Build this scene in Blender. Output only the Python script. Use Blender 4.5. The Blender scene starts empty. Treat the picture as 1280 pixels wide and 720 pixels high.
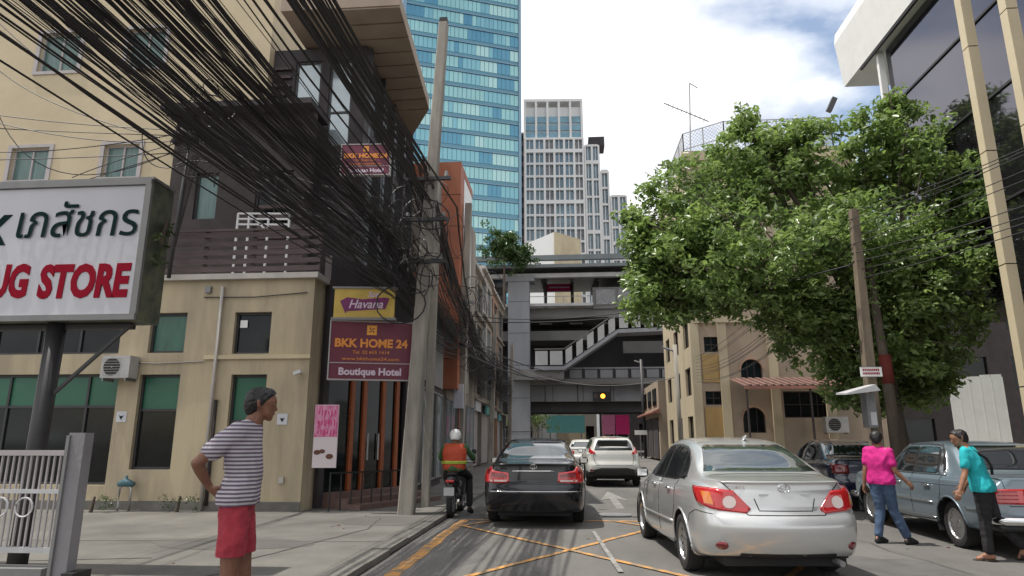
import bpy, bmesh, math, random
from mathutils import Vector, Matrix, noise
from mathutils.bvhtree import BVHTree
random.seed(7)
S = bpy.context.scene
COL = S.collection
PI = math.pi
# ------------------------------------------------------------------ camera
FPX, EYE = 830.0, 1.45
THETA = math.atan(190 / FPX)
PSI = math.atan(70 / FPX * math.cos(THETA))
FW = Vector((-math.sin(PSI) * math.cos(THETA), math.cos(PSI) * math.cos(THETA), math.sin(THETA)))
RT = Vector((math.cos(PSI), math.sin(PSI), 0))
UP = RT.cross(FW)
CC = Vector((0, 0, EYE))
cd = bpy.data.cameras.new('camera')
cam = bpy.data.objects.new('camera', cd)
COL.objects.link(cam)
cd.sensor_width = 36
cd.lens = 36 * FPX / 1280
cd.clip_start = 0.05
cd.clip_end = 5000
m = Matrix((RT, UP, -FW)).transposed().to_4x4()
m.translation = CC
cam.matrix_world = m
S.camera = cam


def ray(px, py):
    return FW + RT * ((px - 640) / FPX) - UP * ((py - 360) / FPX)


def atY(px, py, Y):
    d = ray(px, py); return CC + d * (Y / d.y)


def atX(px, py, X):
    d = ray(px, py); return CC + d * (X / d.x)


def atZ(px, py, z=0.0):
    d = ray(px, py); return CC + d * ((z - EYE) / d.z)


# ------------------------------------------------------------------ sun, sky
SUN = Vector((-0.36, -0.05, 0.93)).normalized()
sl = bpy.data.lights.new('sun', 'SUN')
sl.energy = 4.9
sl.angle = math.radians(0.55)
sl.color = (1.0, 0.95, 0.87)
so = bpy.data.objects.new('sun', sl)
so.rotation_euler = SUN.to_track_quat('Z', 'Y').to_euler()
so.location = (0, 0, 60)
COL.objects.link(so)
W = bpy.data.worlds.new('World')
S.world = W
W.use_nodes = True
nt = W.node_tree
nt.nodes.clear()


def N(t, typ, **kw):
    n = t.nodes.new(typ)
    for k, v in kw.items():
        setattr(n, k, v)
    return n


out = N(nt, 'ShaderNodeOutputWorld')
bg = N(nt, 'ShaderNodeBackground')
bg.inputs[1].default_value = 0.118
sky = N(nt, 'ShaderNodeTexSky', sky_type='NISHITA')
sky.sun_disc = False
sky.sun_elevation = math.asin(SUN.z)
sky.sun_rotation = math.atan2(SUN.x, SUN.y)
sky.air_density = 1.0
sky.dust_density = 1.6
sky.ozone_density = 1.6
geo = N(nt, 'ShaderNodeTexCoord')
mp = N(nt, 'ShaderNodeMapping')
mp.inputs['Scale'].default_value = (1, 1, 2.2)
mp.inputs['Location'].default_value = (0.35, 0.1, 0.0)
nz = N(nt, 'ShaderNodeTexNoise')
nz.inputs['Scale'].default_value = 1.9
nz.inputs['Detail'].default_value = 7
nz.inputs['Roughness'].default_value = 0.52
nz.inputs['Distortion'].default_value = 0.3
rp = N(nt, 'ShaderNodeValToRGB')
rp.color_ramp.elements[0].position = 0.35
rp.color_ramp.elements[1].position = 0.47
nz2 = N(nt, 'ShaderNodeTexNoise')
nz2.inputs['Scale'].default_value = 3.1
nz2.inputs['Detail'].default_value = 5
r2 = N(nt, 'ShaderNodeValToRGB')
r2.color_ramp.elements[0].position = 0.30
r2.color_ramp.elements[0].color = (7.6, 7.8, 8.3, 1)
r2.color_ramp.elements[1].position = 0.60
r2.color_ramp.elements[1].color = (12.5, 12.5, 12.5, 1)
mx = N(nt, 'ShaderNodeMix', data_type='RGBA')
lift = N(nt, 'ShaderNodeMix', data_type='RGBA', blend_type='MULTIPLY')
lift.inputs[0].default_value = 1.0
lift.inputs[7].default_value = (2.4, 2.1, 1.8, 1)
L = nt.links.new
L(geo.outputs['Generated'], mp.inputs[0])
L(mp.outputs[0], nz.inputs[0])
L(mp.outputs[0], nz2.inputs[0])
L(nz.outputs['Fac'], rp.inputs[0])
L(nz2.outputs['Fac'], r2.inputs[0])
L(rp.outputs[0], mx.inputs[0])
L(sky.outputs[0], lift.inputs[6])
L(lift.outputs[2], mx.inputs[6])
L(r2.outputs[0], mx.inputs[7])
L(mx.outputs[2], bg.inputs[0])
L(bg.outputs[0], out.inputs[0])
S.view_settings.view_transform = 'Standard'
S.view_settings.look = 'None'
S.view_settings.exposure = 0.0
S.view_settings.gamma = 1.0
S.cycles.max_bounces = 6
S.cycles.use_denoising = True

# ------------------------------------------------------------------ materials
MATS = {}


def mat(name, col, rough=0.7, metal=0.0, var=0.0, scale=3.0, bump=0.0, bscale=40.0, spec=0.5, coat=0.0,
        emit=None, estr=0.0, col2=None, trans=0.0, stretch=(1, 1, 1), sharp=None, alpha=None):
    if name in MATS:
        return MATS[name]
    M = bpy.data.materials.new(name)
    M.use_nodes = True
    t = M.node_tree
    b = t.nodes['Principled BSDF']
    b.inputs['Base Color'].default_value = (*col, 1)
    b.inputs['Roughness'].default_value = rough
    b.inputs['Metallic'].default_value = metal
    b.inputs['Specular IOR Level'].default_value = spec
    b.inputs['Coat Weight'].default_value = coat
    b.inputs['Transmission Weight'].default_value = trans
    if emit:
        b.inputs['Emission Color'].default_value = (*emit, 1)
        b.inputs['Emission Strength'].default_value = estr
    tc = N(t, 'ShaderNodeTexCoord')
    mp = N(t, 'ShaderNodeMapping')
    mp.inputs['Scale'].default_value = stretch
    t.links.new(tc.outputs['Object'], mp.inputs[0])
    if var or col2:
        n = N(t, 'ShaderNodeTexNoise')
        n.inputs['Scale'].default_value = scale
        n.inputs['Detail'].default_value = 8
        n.inputs['Roughness'].default_value = 0.62
        t.links.new(mp.outputs[0], n.inputs[0])
        r = N(t, 'ShaderNodeValToRGB')
        c2 = col2 if col2 else tuple(c * (1 - var) for c in col)
        c1 = col if col2 else tuple(min(1, c * (1 + var)) for c in col)
        lo, hi = sharp or (0.3, 0.7)
        r.color_ramp.elements[0].position = lo
        r.color_ramp.elements[0].color = (*c2, 1)
        r.color_ramp.elements[1].position = hi
        r.color_ramp.elements[1].color = (*c1, 1)
        t.links.new(n.outputs['Fac'], r.inputs[0])
        t.links.new(r.outputs[0], b.inputs['Base Color'])
    if bump:
        n2 = N(t, 'ShaderNodeTexNoise')
        n2.inputs['Scale'].default_value = bscale
        n2.inputs['Detail'].default_value = 6
        t.links.new(mp.outputs[0], n2.inputs[0])
        bp = N(t, 'ShaderNodeBump')
        bp.inputs['Strength'].default_value = bump
        bp.inputs['Distance'].default_value = 0.02
        t.links.new(n2.outputs['Fac'], bp.inputs['Height'])
        t.links.new(bp.outputs[0], b.inputs['Normal'])
    MATS[name] = M
    return M


mat('asphalt', (0.165, 0.158, 0.148), 0.88, col2=(0.10, 0.096, 0.09), scale=0.9, bump=0.8, bscale=90, stretch=(1, .45, 1))
mat('apron', (0.165, 0.157, 0.14), 0.92, col2=(0.085, 0.081, 0.073), scale=0.8, bump=0.3, bscale=30)
mat('pave', (0.22, 0.2, 0.18), 0.9, var=0.25, scale=1.3, bump=0.3, bscale=30)
mat('kerb', (0.15, 0.142, 0.128), 0.9, var=0.3, scale=2.2, bump=0.3)
mat('earth', (0.12, 0.11, 0.10), 0.95, var=0.2, scale=0.2)
mat('cream', (0.50, 0.42, 0.285), 0.9, var=0.09, scale=0.8, bump=0.25, bscale=25)
mat('cream_lo', (0.48, 0.40, 0.27), 0.9, col2=(0.33, 0.275, 0.195), scale=1.5, bump=0.25, bscale=25, stretch=(1, 1, .18), sharp=(.36, .6))
mat('trim', (0.42, 0.39, 0.36), 0.8, var=0.1)
mat('lilac', (0.40, 0.37, 0.37), 0.8, var=0.1)
mat('frame_dark', (0.035, 0.033, 0.036), 0.5, var=0.2)
mat('frame_grey', (0.2, 0.2, 0.2), 0.5, var=0.1)
mat('glass_dark', (0.010, 0.012, 0.012), 0.06, spec=0.28, var=0.4, scale=2)
mat('glass_green', (0.03, 0.11, 0.075), 0.25, spec=0.5, var=0.25, scale=2, stretch=(6, 6, 1))
mat('blind_green', (0.015, 0.11, 0.06), 0.35, spec=0.5, var=0.15, scale=1.2)
mat('glass_curtain', (0.09, 0.16, 0.145), 0.25, spec=0.6, var=0.35, scale=2.5, stretch=(9, 9, .3))
mat('glass_pale', (0.33, 0.38, 0.40), 0.12, metal=0.35, spec=0.8, var=0.18, scale=1.2)  # mirrored sky is partly put into the pale base colour
mat('dark_wall', (0.045, 0.038, 0.042), 0.85, var=0.35, scale=1.2, bump=0.3)
mat('dark_brown', (0.034, 0.026, 0.026), 0.8, var=0.3, scale=2.0)  # base darkened to carry the cable mass's shade on the annex
mat('slat', (0.065, 0.045, 0.045), 0.75, var=0.35, scale=3, stretch=(1, 8, 8))
mat('soffit', (0.30, 0.235, 0.18), 0.8, var=0.14, scale=1.0)
mat('white_paint', (0.78, 0.78, 0.76), 0.55, var=0.05)
mat('white_metal', (0.50, 0.50, 0.51), 0.45, var=0.08)
mat('steel', (0.5, 0.5, 0.5), 0.35, metal=0.8, var=0.1)
mat('grey_metal', (0.22, 0.22, 0.225), 0.5, metal=0.3, var=0.25, scale=4)
mat('concrete', (0.34, 0.32, 0.285), 0.9, col2=(0.20, 0.185, 0.165), scale=1.4, bump=0.5, bscale=22)
mat('concrete_pole', (0.36, 0.33, 0.28), 0.9, col2=(0.17, 0.155, 0.14), scale=1.3, bump=0.5, bscale=30, stretch=(3, 3, .5))
mat('sta_conc', (0.20, 0.195, 0.19), 0.9, col2=(0.12, 0.117, 0.112), scale=0.25, bump=0.2, bscale=3)
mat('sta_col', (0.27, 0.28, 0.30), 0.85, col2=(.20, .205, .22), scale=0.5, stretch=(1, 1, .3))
mat('sta_panel', (.40, .40, .40), .7, var=.15, scale=.8)
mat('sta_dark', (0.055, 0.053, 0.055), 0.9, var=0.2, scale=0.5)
mat('orange_paint', (0.34, 0.11, 0.055), 0.6, var=0.16, scale=0.8)
mat('rubber', (0.018, 0.018, 0.018), 0.85)
mat('black', (0.012, 0.012, 0.013), 0.6)
mat('cable', (0.026, 0.024, 0.027), 0.55, spec=0.4)
mat('yellow_line', (0.56, 0.27, 0.07), 0.85, col2=(0.20, 0.16, 0.11), scale=5.5, sharp=(0.40, 0.60))
mat('white_line', (0.27, 0.265, 0.25), 0.85, col2=(0.17, 0.165, 0.155), scale=5, sharp=(0.42, 0.62))
mat('maroon', (0.13, 0.012, 0.035), 0.45, var=0.12)
mat('gold_text', (0.75, 0.27, 0.04), 0.5)
mat('pale_text', (0.62, 0.5, 0.6), 0.5)
mat('sign_white', (0.52, 0.52, 0.56), 0.4, var=0.05, scale=1.5)
mat('sign_green', (0.004, 0.022, 0.02), 0.9, spec=.15)
mat('sign_red', (0.27, 0.006, 0.022), 0.9, spec=.15)
mat('sign_side', (0.05, 0.058, 0.05), 0.55, col2=(0.13, 0.14, 0.09), scale=5, sharp=(0.4, 0.65))
mat('brick_soft', (0.38, 0.24, 0.17), 0.9, var=0.2, scale=1.5)
mat('roof_red', (0.28, 0.12, 0.09), 0.8, var=0.25, scale=1.2)
mat('beige', (0.48, 0.41, 0.28), 0.9, col2=(0.36, 0.30, 0.21), scale=0.7, bump=0.25, bscale=15, stretch=(1, 1, .4))
mat('ochre', (0.38, 0.25, 0.10), 0.85, var=0.12, scale=0.8)
mat('beige_dimmed', (0.32, 0.255, 0.19), 0.9, var=0.13, scale=0.8)  # shade on the arched front is put into this darker beige
mat('weathered', (0.33, 0.29, 0.25), 0.92, col2=(0.14, 0.12, 0.10), scale=0.55, stretch=(1, 1, .35))
mat('mirror_glass', (0.10, 0.105, 0.125), 0.06, metal=0.85, spec=0.8, var=0.15, scale=0.5)
mat('bark', (0.09, 0.07, 0.055), 0.95, var=0.35, scale=6, bump=0.6, bscale=14, stretch=(1, 1, .3))
mat('pink_print', (0.6, 0.1, 0.25), 0.5, var=0.2, scale=2)
mat('magenta', (0.55, 0.02, 0.16), 0.6, var=0.15)
mat('teal_print', (0.12, 0.36, 0.37), 0.6, var=0.15)

# ------------------------------------------------------------------ builders


def tag(o, label=None, cat=None, group=None, kind=None):
    if label: o['label'] = label
    if cat: o['category'] = cat
    if group: o['group'] = group
    if kind: o['kind'] = kind
    return o


def empty(name, loc=(0, 0, 0), rz=0.0, label=None, cat=None, group=None, kind=None):
    o = bpy.data.objects.new(name, None)
    o.location = loc
    o.rotation_euler = (0, 0, rz)
    o.empty_display_size = 0.1
    COL.objects.link(o)
    return tag(o, label, cat, group, kind)


def child(name, mesh, parent=None, loc=(0, 0, 0), rot=(0, 0, 0)):
    o = bpy.data.objects.new(name, mesh)
    o.location = loc
    o.rotation_euler = rot
    if parent: o.parent = parent
    COL.objects.link(o)
    return o


def copy_tree(o, parent=None, kids=None):
    kids = kids or {}
    c = o.copy()
    COL.objects.link(c)
    if parent: c.parent = parent
    for ch in list(o.children):
        copy_tree(ch, c)
    return c


def world_origin(o):
    v = Vector((0, 0, 0))
    while o:
        v += o.location; o = o.parent
    return v


class Fr:
    """facade frame: origin, u along the wall (horizontal), z up, n outward"""
    def __init__(s, o, u):
        s.o = Vector(o); s.u = Vector((u[0], u[1], 0)).normalized(); s.n = Vector((s.u.y, -s.u.x, 0))

    def p(s, u, v, d=0.0):
        return s.o + s.u * u + s.n * d + Vector((0, 0, v))

    def uv(s, px, py, d=0.0):
        r = ray(px, py)
        k = ((s.o + s.n * d) - CC).dot(s.n) / r.dot(s.n)
        q = CC + r * k - s.o
        return q.dot(s.u), q.z

    def rect(s, x0, y0, x1, y1, d=0.0):
        """pixel box -> u0,u1,v0,v1 measured through its centre lines"""
        cx, cy = (x0 + x1) / 2, (y0 + y1) / 2
        u0 = s.uv(x0, cy, d)[0]; u1 = s.uv(x1, cy, d)[0]
        v0 = s.uv(cx, y1, d)[1]; v1 = s.uv(cx, y0, d)[1]
        return u0, u1, v0, v1


WORLD = Fr((0, 0, 0), (1, 0))     # u = x, n = -y


class MB:
    def __init__(s):
        s.v = []; s.f = []; s.m = []; s.mats = []

    def mi(s, m):
        if m not in s.mats: s.mats.append(m)
        return s.mats.index(m)

    def face(s, pts, m):
        k = len(s.v)
        s.v += [Vector(p) for p in pts]
        s.f.append(tuple(range(k, k + len(pts)))); s.m.append(s.mi(m))

    def mesh8(s, P, m):
        k = len(s.v); s.v += [Vector(p) for p in P]; i = s.mi(m)
        for q in ((0, 3, 2, 1), (4, 5, 6, 7), (0, 1, 5, 4), (1, 2, 6, 5), (2, 3, 7, 6), (3, 0, 4, 7)):
            s.f.append(tuple(k + a for a in q)); s.m.append(i)

    def box(s, x0, x1, y0, y1, z0, z1, m):
        s.mesh8([(x0, y0, z0), (x1, y0, z0), (x1, y1, z0), (x0, y1, z0), (x0, y0, z1), (x1, y0, z1), (x1, y1, z1), (x0, y1, z1)], m)

    def fbox(s, F, u0, u1, v0, v1, d0, d1, m):
        s.mesh8([F.p(u0, v0, d1), F.p(u1, v0, d1), F.p(u1, v0, d0), F.p(u0, v0, d0),
                 F.p(u0, v1, d1), F.p(u1, v1, d1), F.p(u1, v1, d0), F.p(u0, v1, d0)], m)

    def bar(s, a, b, w, h, m, up=(0, 0, 1)):
        a = Vector(a); b = Vector(b); d = (b - a).normalized()
        x = d.cross(Vector(up))
        if x.length < 1e-4: x = d.cross(Vector((0, 1, 0)))
        x.normalize(); y = x.cross(d)
        x *= w / 2; y *= h / 2
        s.mesh8([a - x - y, a + x - y, b + x - y, b - x - y, a - x + y, a + x + y, b + x + y, b - x + y], m)

    def tube(s, pts, r, m, n=6, cap=True):
        pts = [Vector(p) for p in pts]
        R = r if isinstance(r, (list, tuple)) else [r] * len(pts)
        i0 = len(s.v); mi = s.mi(m)
        up = Vector((0, 0, 1))
        for i, p in enumerate(pts):
            d = (pts[min(i + 1, len(pts) - 1)] - pts[max(i - 1, 0)]).normalized()
            x = d.cross(up)
            if x.length < 0.05: x = d.cross(Vector((1, 0.2, 0)))
            x.normalize(); y = x.cross(d)
            for k in range(n):
                a = 2 * PI * k / n
                s.v.append(p + (x * math.cos(a) + y * math.sin(a)) * R[i])
        for i in range(len(pts) - 1):
            for k in range(n):
                a = i0 + i * n + k; b = i0 + i * n + (k + 1) % n
                s.f.append((a, b, b + n, a + n)); s.m.append(mi)
        if cap:
            s.f.append(tuple(i0 + k for k in range(n))[::-1]); s.m.append(mi)
            e = i0 + (len(pts) - 1) * n
            s.f.append(tuple(e + k for k in range(n))); s.m.append(mi)

    def prism(s, poly, F, d0, d1, m):
        """polygon in (u,v) of frame F extruded between depths"""
        n = len(poly)
        k = len(s.v); mi = s.mi(m)
        s.v += [F.p(u, v, d1) for u, v in poly] + [F.p(u, v, d0) for u, v in poly]
        s.f.append(tuple(k + i for i in range(n))); s.m.append(mi)
        s.f.append(tuple(k + n + i for i in range(n))[::-1]); s.m.append(mi)
        for i in range(n):
            j = (i + 1) % n
            s.f.append((k + j, k + i, k + n + i, k + n + j)); s.m.append(mi)

    def wall(s, F, u0, u1, v0, v1, t, holes, m, rev=None):
        us = sorted({u0, u1, *[h[0] for h in holes], *[h[1] for h in holes]})
        vs = sorted({v0, v1, *[h[2] for h in holes], *[h[3] for h in holes]})
        us = [u for u in us if u0 <= u <= u1]; vs = [v for v in vs if v0 <= v <= v1]
        inh = lambda u, v: any(h[0] < u < h[1] and h[2] < v < h[3] for h in holes)
        for a, b in zip(us, us[1:]):
            for c, d in zip(vs, vs[1:]):
                if not inh((a + b) / 2, (c + d) / 2):
                    s.face([F.p(a, c), F.p(b, c), F.p(b, d), F.p(a, d)], m)
        r = rev or m
        for a, b, c, d in holes:
            a = max(a, u0); b = min(b, u1); c = max(c, v0); d = min(d, v1)
            s.face([F.p(a, c), F.p(a, d), F.p(a, d, -t), F.p(a, c, -t)], r)
            s.face([F.p(b, d), F.p(b, c), F.p(b, c, -t), F.p(b, d, -t)], r)
            s.face([F.p(a, d), F.p(b, d), F.p(b, d, -t), F.p(a, d, -t)], r)
            s.face([F.p(b, c), F.p(a, c), F.p(a, c, -t), F.p(b, c, -t)], r)
        # back and edges, so that the wall is solid
        s.face([F.p(u1, v0, -t), F.p(u0, v0, -t), F.p(u0, v1, -t), F.p(u1, v1, -t)], m)
        s.face([F.p(u0, v0), F.p(u0, v1), F.p(u0, v1, -t), F.p(u0, v0, -t)], m)
        s.face([F.p(u1, v1), F.p(u1, v0), F.p(u1, v0, -t), F.p(u1, v1, -t)], m)
        s.face([F.p(u0, v1), F.p(u1, v1), F.p(u1, v1, -t), F.p(u0, v1, -t)], m)

    def mesh(s, name='m', off=None, smooth=False):
        me = bpy.data.meshes.new(name)
        o = off or Vector((0, 0, 0))
        me.from_pydata([v - o for v in s.v], [], s.f)
        for x in s.mats:
            me.materials.append(MATS[x])
        me.polygons.foreach_set('material_index', s.m)
        if smooth: me.polygons.foreach_set('use_smooth', [True] * len(s.f))
        me.update()
        return me

    def build(s, name, parent=None, smooth=False, label=None, cat=None, group=None, kind=None, world=True):
        off = world_origin(parent) if (parent and world) else None
        me = s.mesh(name, off, smooth)
        o = child(name, me, parent)
        return tag(o, label, cat, group, kind)


def one(name, parent, m, fn, **kw):
    b = MB(); fn(b); return b.build(name, parent, **kw)


def fpart(name, parent, F, u0, u1, v0, v1, d0, d1, m, **kw):
    b = MB(); b.fbox(F, u0, u1, v0, v1, d0, d1, m); return b.build(name, parent, **kw)


FONT = None


def text(name, s, F, u, v, d, size, m, parent, align='CENTER', bold=0.0, depth=0.006, shear=0.0, sx=1.0, space=1.0, fit=None, stagger=False):
    c = bpy.data.curves.new('t', 'FONT')
    c.body = s; c.size = size; c.align_x = align; c.align_y = 'CENTER'
    c.extrude = depth; c.offset = bold; c.shear = shear; c.resolution_u = 3; c.space_character = space
    t = bpy.data.objects.new('t', c)
    COL.objects.link(t)
    bpy.context.view_layer.update()
    me = bpy.data.meshes.new_from_object(t.evaluated_get(bpy.context.evaluated_depsgraph_get()))
    bpy.data.objects.remove(t)
    rot = Matrix((F.u, Vector((0, 0, 1)), F.n)).transposed().to_4x4()
    if stagger:
        bm = bmesh.new(); bm.from_mesh(me); seen = set(); k = 0
        for v0_ in bm.verts:
            if v0_ in seen: continue
            st = [v0_]; seen.add(v0_); isl = []
            while st:
                q = st.pop(); isl.append(q)
                for e in q.link_edges:
                    w_ = e.other_vert(q)
                    if w_ not in seen: seen.add(w_); st.append(w_)
            for q in isl: q.co.z += k * .0012
            k += 1
        bm.to_mesh(me); bm.free()
    if fit:
        xs = [q.co.x for q in me.vertices]; sx = fit / (max(xs) - min(xs))
        for q in me.vertices: q.co.x -= (max(xs) if align == 'RIGHT' else (max(xs) + min(xs)) / 2)
    me.transform(Matrix.Diagonal((sx, 1, 1, 1)))
    me.transform(rot)
    me.transform(Matrix.Translation(F.p(u, v, d) - (world_origin(parent) if parent else Vector((0, 0, 0)))))
    me.materials.clear(); me.materials.append(MATS[m])
    return child(name, me, parent)


def window(parent, F, r, d=-0.12, fm='frame_dark', gm='glass_dark', fw=0.05, mullions=(), transoms=(), name='window', lower=None, sill=None):
    """a framed window set in an opening: window > pane, sill"""
    u0, u1, v0, v1 = r
    b = MB()
    b.fbox(F, u0, u0 + fw, v0, v1, d - .05, d + .03, fm); b.fbox(F, u1 - fw, u1, v0, v1, d - .05, d + .03, fm)
    b.fbox(F, u0 + fw, u1 - fw, v0, v0 + fw, d - .05, d + .03, fm); b.fbox(F, u0 + fw, u1 - fw, v1 - fw, v1, d - .05, d + .03, fm)
    us = [u0] + [u0 + (u1 - u0) * k for k in mullions] + [u1]
    vs = [v0] + [v0 + (v1 - v0) * k for k in transoms] + [v1]
    for u in us[1:-1]: b.fbox(F, u - fw / 2, u + fw / 2, v0 + fw, v1 - fw, d - .04, d + .025, fm)
    for v in vs[1:-1]: b.fbox(F, u0 + fw, u1 - fw, v - fw / 2, v + fw / 2, d - .04, d + .02, fm)
    w = b.build(name, parent)
    for i, (a, c) in enumerate(zip(us, us[1:])):
        for j, (e, g) in enumerate(zip(vs, vs[1:])):
            mm = gm if not (lower and len(vs) > 2 and j < len(vs) - 2) else lower
            p = MB(); p.fbox(F, a + .01, c - .01, e + .01, g - .01, d - .03, d - .012, mm)
            off = world_origin(w)
            p.build('pane', w)
    if sill:
        p = MB(); p.fbox(F, u0 - .06, u1 + .06, v0 - .07, v0, -.1, sill, 'trim'); p.build('sill', w)
    return w
# ================================================================== SETTING
b = MB(); b.face([(-1500, -300, -.02), (1500, -300, -.02), (1500, 2500, -.02), (-1500, 2500, -.02)], 'earth')
b.build('ground', kind='structure')
b = MB(); b.face([(-2.3, -20, 0), (7.6, -20, 0), (7.6, 64, 0), (-2.3, 64, 0)], 'asphalt')
b.face([(-45, 64, 0), (45, 64, 0), (45, 88, 0), (-45, 88, 0)], 'asphalt')
b.build('road', kind='structure')
SW = 0.07
b = MB()
b.mesh8([(-30, -20, -.01), (-2.55, -20, -.01), (-2.55, 63, -.01), (-30, 63, -.01), (-30, -20, SW), (-2.55, -20, SW), (-2.55, 63, SW), (-30, 63, SW)], 'apron')
b.build('left_pavement', kind='structure')
kb = empty('kerb', (-2.45, 0, 0), kind='structure')
kme = None
y = -4.0
random.seed(3)
while y < 40:
    b = MB(); b.box(-.12, .12, 0, .985, 0.0, SW + .004, 'kerb')
    if kme is None: kme = b.mesh('kerb_stone')
    child('kerb_stone', kme, kb, (random.uniform(-.006, .006), y, random.uniform(-.008, .004)), (0, 0, random.uniform(-.004, .004)))
    y += 1.0
b = MB(); b.box(7.6, 60, -20, 62, -.01, .13, 'pave'); b.build('right_pavement', kind='structure')
# cracks / expansion joints in the apron: real thin recesses read as dark mastic strips
b = MB()


def strip(b, a, c, w, z, m, n=10, jit=0.0):
    a = Vector((a[0], a[1], z)); c = Vector((c[0], c[1], z)); d = (c - a).normalized(); s = Vector((-d.y, d.x, 0)) * w / 2
    pts = [a.lerp(c, i / n) + s * random.uniform(-jit, jit) * 2 for i in range(n + 1)]
    for p, q in zip(pts, pts[1:]):
        b.face([p - s, q - s, q + s, p + s], m)


mat('food_brown', (.12, .04, .025), .6)
mat('road_stain', (.075, .072, .07), .8, col2=(.12, .115, .11), scale=3)
mat('mastic', (0.06, 0.058, 0.055), 0.9, var=0.3)
for a, c, w in (((-10, 9.2), (-2.6, 9.6), .022), ((-3.9, 7.6), (-3.2, 10.9), .04), ((-3.2, 10.9), (-3.4, 12.4), .03), ((-7.2, 7.6), (-5.0, 8.1), .03), ((-4.6, 5.6), (-3.6, 7.4), .025)):
    strip(b, a, c, w, SW + .004, 'mastic', 14, .4)
b.build('pavement_joints', kind='structure')
# oil-dark repair patches
mat('patch', (0.11, 0.105, 0.095), 0.9, col2=(0.085, 0.08, 0.073), scale=1.2)
b = MB()
for cx, cy, rx, ry in ((-4.6, 9.3, 1.1, .5), (-6.9, 7.3, 1.0, .45), (-3.3, 12, .7, .7)):
    pts = []
    for k in range(20):
        a = 2 * PI * k / 20; r = 1 + .3 * noise.noise(Vector((cx + math.cos(a), cy + math.sin(a), 0)))
        pts.append((cx + rx * r * math.cos(a), cy + ry * r * math.sin(a), SW + .003))
    b.face(pts, 'patch')
b.build('pavement_patches', kind='structure')
# yellow box junction
b = MB()
X0, X1, Y0, Y1 = -1.95, 3.0, 3.4, 12.9
z = .004
strip(b, (X0, Y0), (X0, Y1), .17, z, 'yellow_line', 30, .12)
z += .003
strip(b, (X0 + .085, Y1), (X1, Y1), .12, z, 'yellow_line', 20, .1)
sl_ = 2.07
for c0 in (-12.6, -9.0, -5.4, -1.8, 1.8):
    # y - 9.6 = +-sl*(x - x0)
    pass


def clipline(px, py, dx, dy, zz, w=.11):
    t = []
    for xx in (X0 + .1, X1):
        k = (xx - px) / dx; yy = py + k * dy
        if Y0 <= yy <= Y1: t.append(k)
    for yy in (Y0, Y1 - .05):
        k = (yy - py) / dy; xx = px + k * dx
        if X0 + .1 <= xx <= X1: t.append(k)
    if len(t) >= 2:
        a, c = min(t), max(t)
        strip(b, (px + a * dx, py + a * dy), (px + c * dx, py + c * dy), w, zz, 'yellow_line', 24, .12)


for k in range(-2, 3):
    clipline(0.12 + k * 3.3, 9.75, 1.77, 3.0, .010, .09)
    clipline(0.12 + k * 3.3, 9.35, 1.42, -1.9, .013, .09)
b.build('box_junction', kind='structure')
b = MB()
rq = random.Random(9)
for cx, cy, rx, ry in ((-1.2, 6.2, .5, .8), (.9, 7.0, .35, .5), (2.4, 5.6, .5, .6), (3.8, 8.4, .6, 1.2), (-.4, 16.9, .5, 1.4), (1.9, 14.5, .35, 1.3), (-1.3, 9.2, .25, .9), (4.3, 6.6, .5, .7), (1.4, 19.5, .4, 1.5), (.1, 5.0, .4, .4), (-.9, 11.1, .3, .3)):
    pts = []
    for k in range(22):
        a = 2 * PI * k / 22; r = 1 + .45 * noise.noise(Vector((cx * 3 + math.cos(a), cy + math.sin(a), 1)))
        pts.append((cx + rx * r * math.cos(a), cy + ry * r * math.sin(a), .0015 + rq.uniform(0, .001)))
    b.face(pts, 'road_stain')
b.build('road_stains', kind='structure')
b = MB()
for a, c in (((2.2, 4.5), (1.7, 9.3)), ((1.7, 9.3), (2.0, 12.5)), ((-1.7, 5.4), (-.6, 6.0)), ((3.2, 7.8), (4.6, 8.0)), ((-.8, 12.9), (1.6, 13.3)), ((4.4, 8), (4.1, 13))):
    n = 14; P = []
    A_ = Vector((*a, .0195)); C_ = Vector((*c, .0195)); d = (C_ - A_).normalized(); s_ = Vector((-d.y, d.x, 0))
    for i in range(n + 1): P.append(A_.lerp(C_, i / n) + s_ * rq.uniform(-.06, .06))
    for p, q in zip(P, P[1:]): b.face([p - s_ * .008, q - s_ * .008, q + s_ * .008, p + s_ * .008], 'mastic')
b.build('road_cracks', kind='structure')
b = MB()
for k in range(60):
    x, y, s = rq.uniform(-6, 6), rq.uniform(4.5, 15), rq.uniform(.008, .03)
    z0 = SW + .001 if x < -2.6 else .001
    if -2.7 < x < -2.2: continue
    b.mesh8([(x - s, y - s, z0), (x + s, y - s * .6, z0), (x + s * .8, y + s, z0), (x - s, y + s * .8, z0), (x - s * .8, y - s * .7, z0 + s * .6), (x + s * .6, y - s * .5, z0 + s * .5), (x + s * .5, y + s * .7, z0 + s * .6), (x - s * .7, y + s * .5, z0 + s * .4)], 'kerb' if k % 3 else 'food_brown')
b.build('litter', kind='stuff', label='small scraps of grit and dry leaves scattered on the road and pavement')
b = MB()
strip(b, (.38, 11.4), (.56, 8.0), .06, .017, 'white_line', 10, .1)
strip(b, (.2, 16), (-.05, 40), .1, .004, 'white_line', 10, .1)
# arrow: shaft and head
b.face([(1.02, 15.2, .004), (1.2, 15.2, .004), (1.2, 18.6, .004), (1.02, 18.6, .004)], 'white_line')
b.face([(.78, 17.2, .008), (1.11, 20.2, .008), (1.44, 17.2, .008), (1.2, 17.7, .008), (1.02, 17.7, .008)], 'white_line')
for k in range(8):
    b.face([(-2 + k * 1.2, 58, .004), (-1.4 + k * 1.2, 58, .004), (-1.4 + k * 1.2, 61, .004), (-2 + k * 1.2, 61, .004)], 'white_line')
b.build('road_markings', kind='structure')
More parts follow.
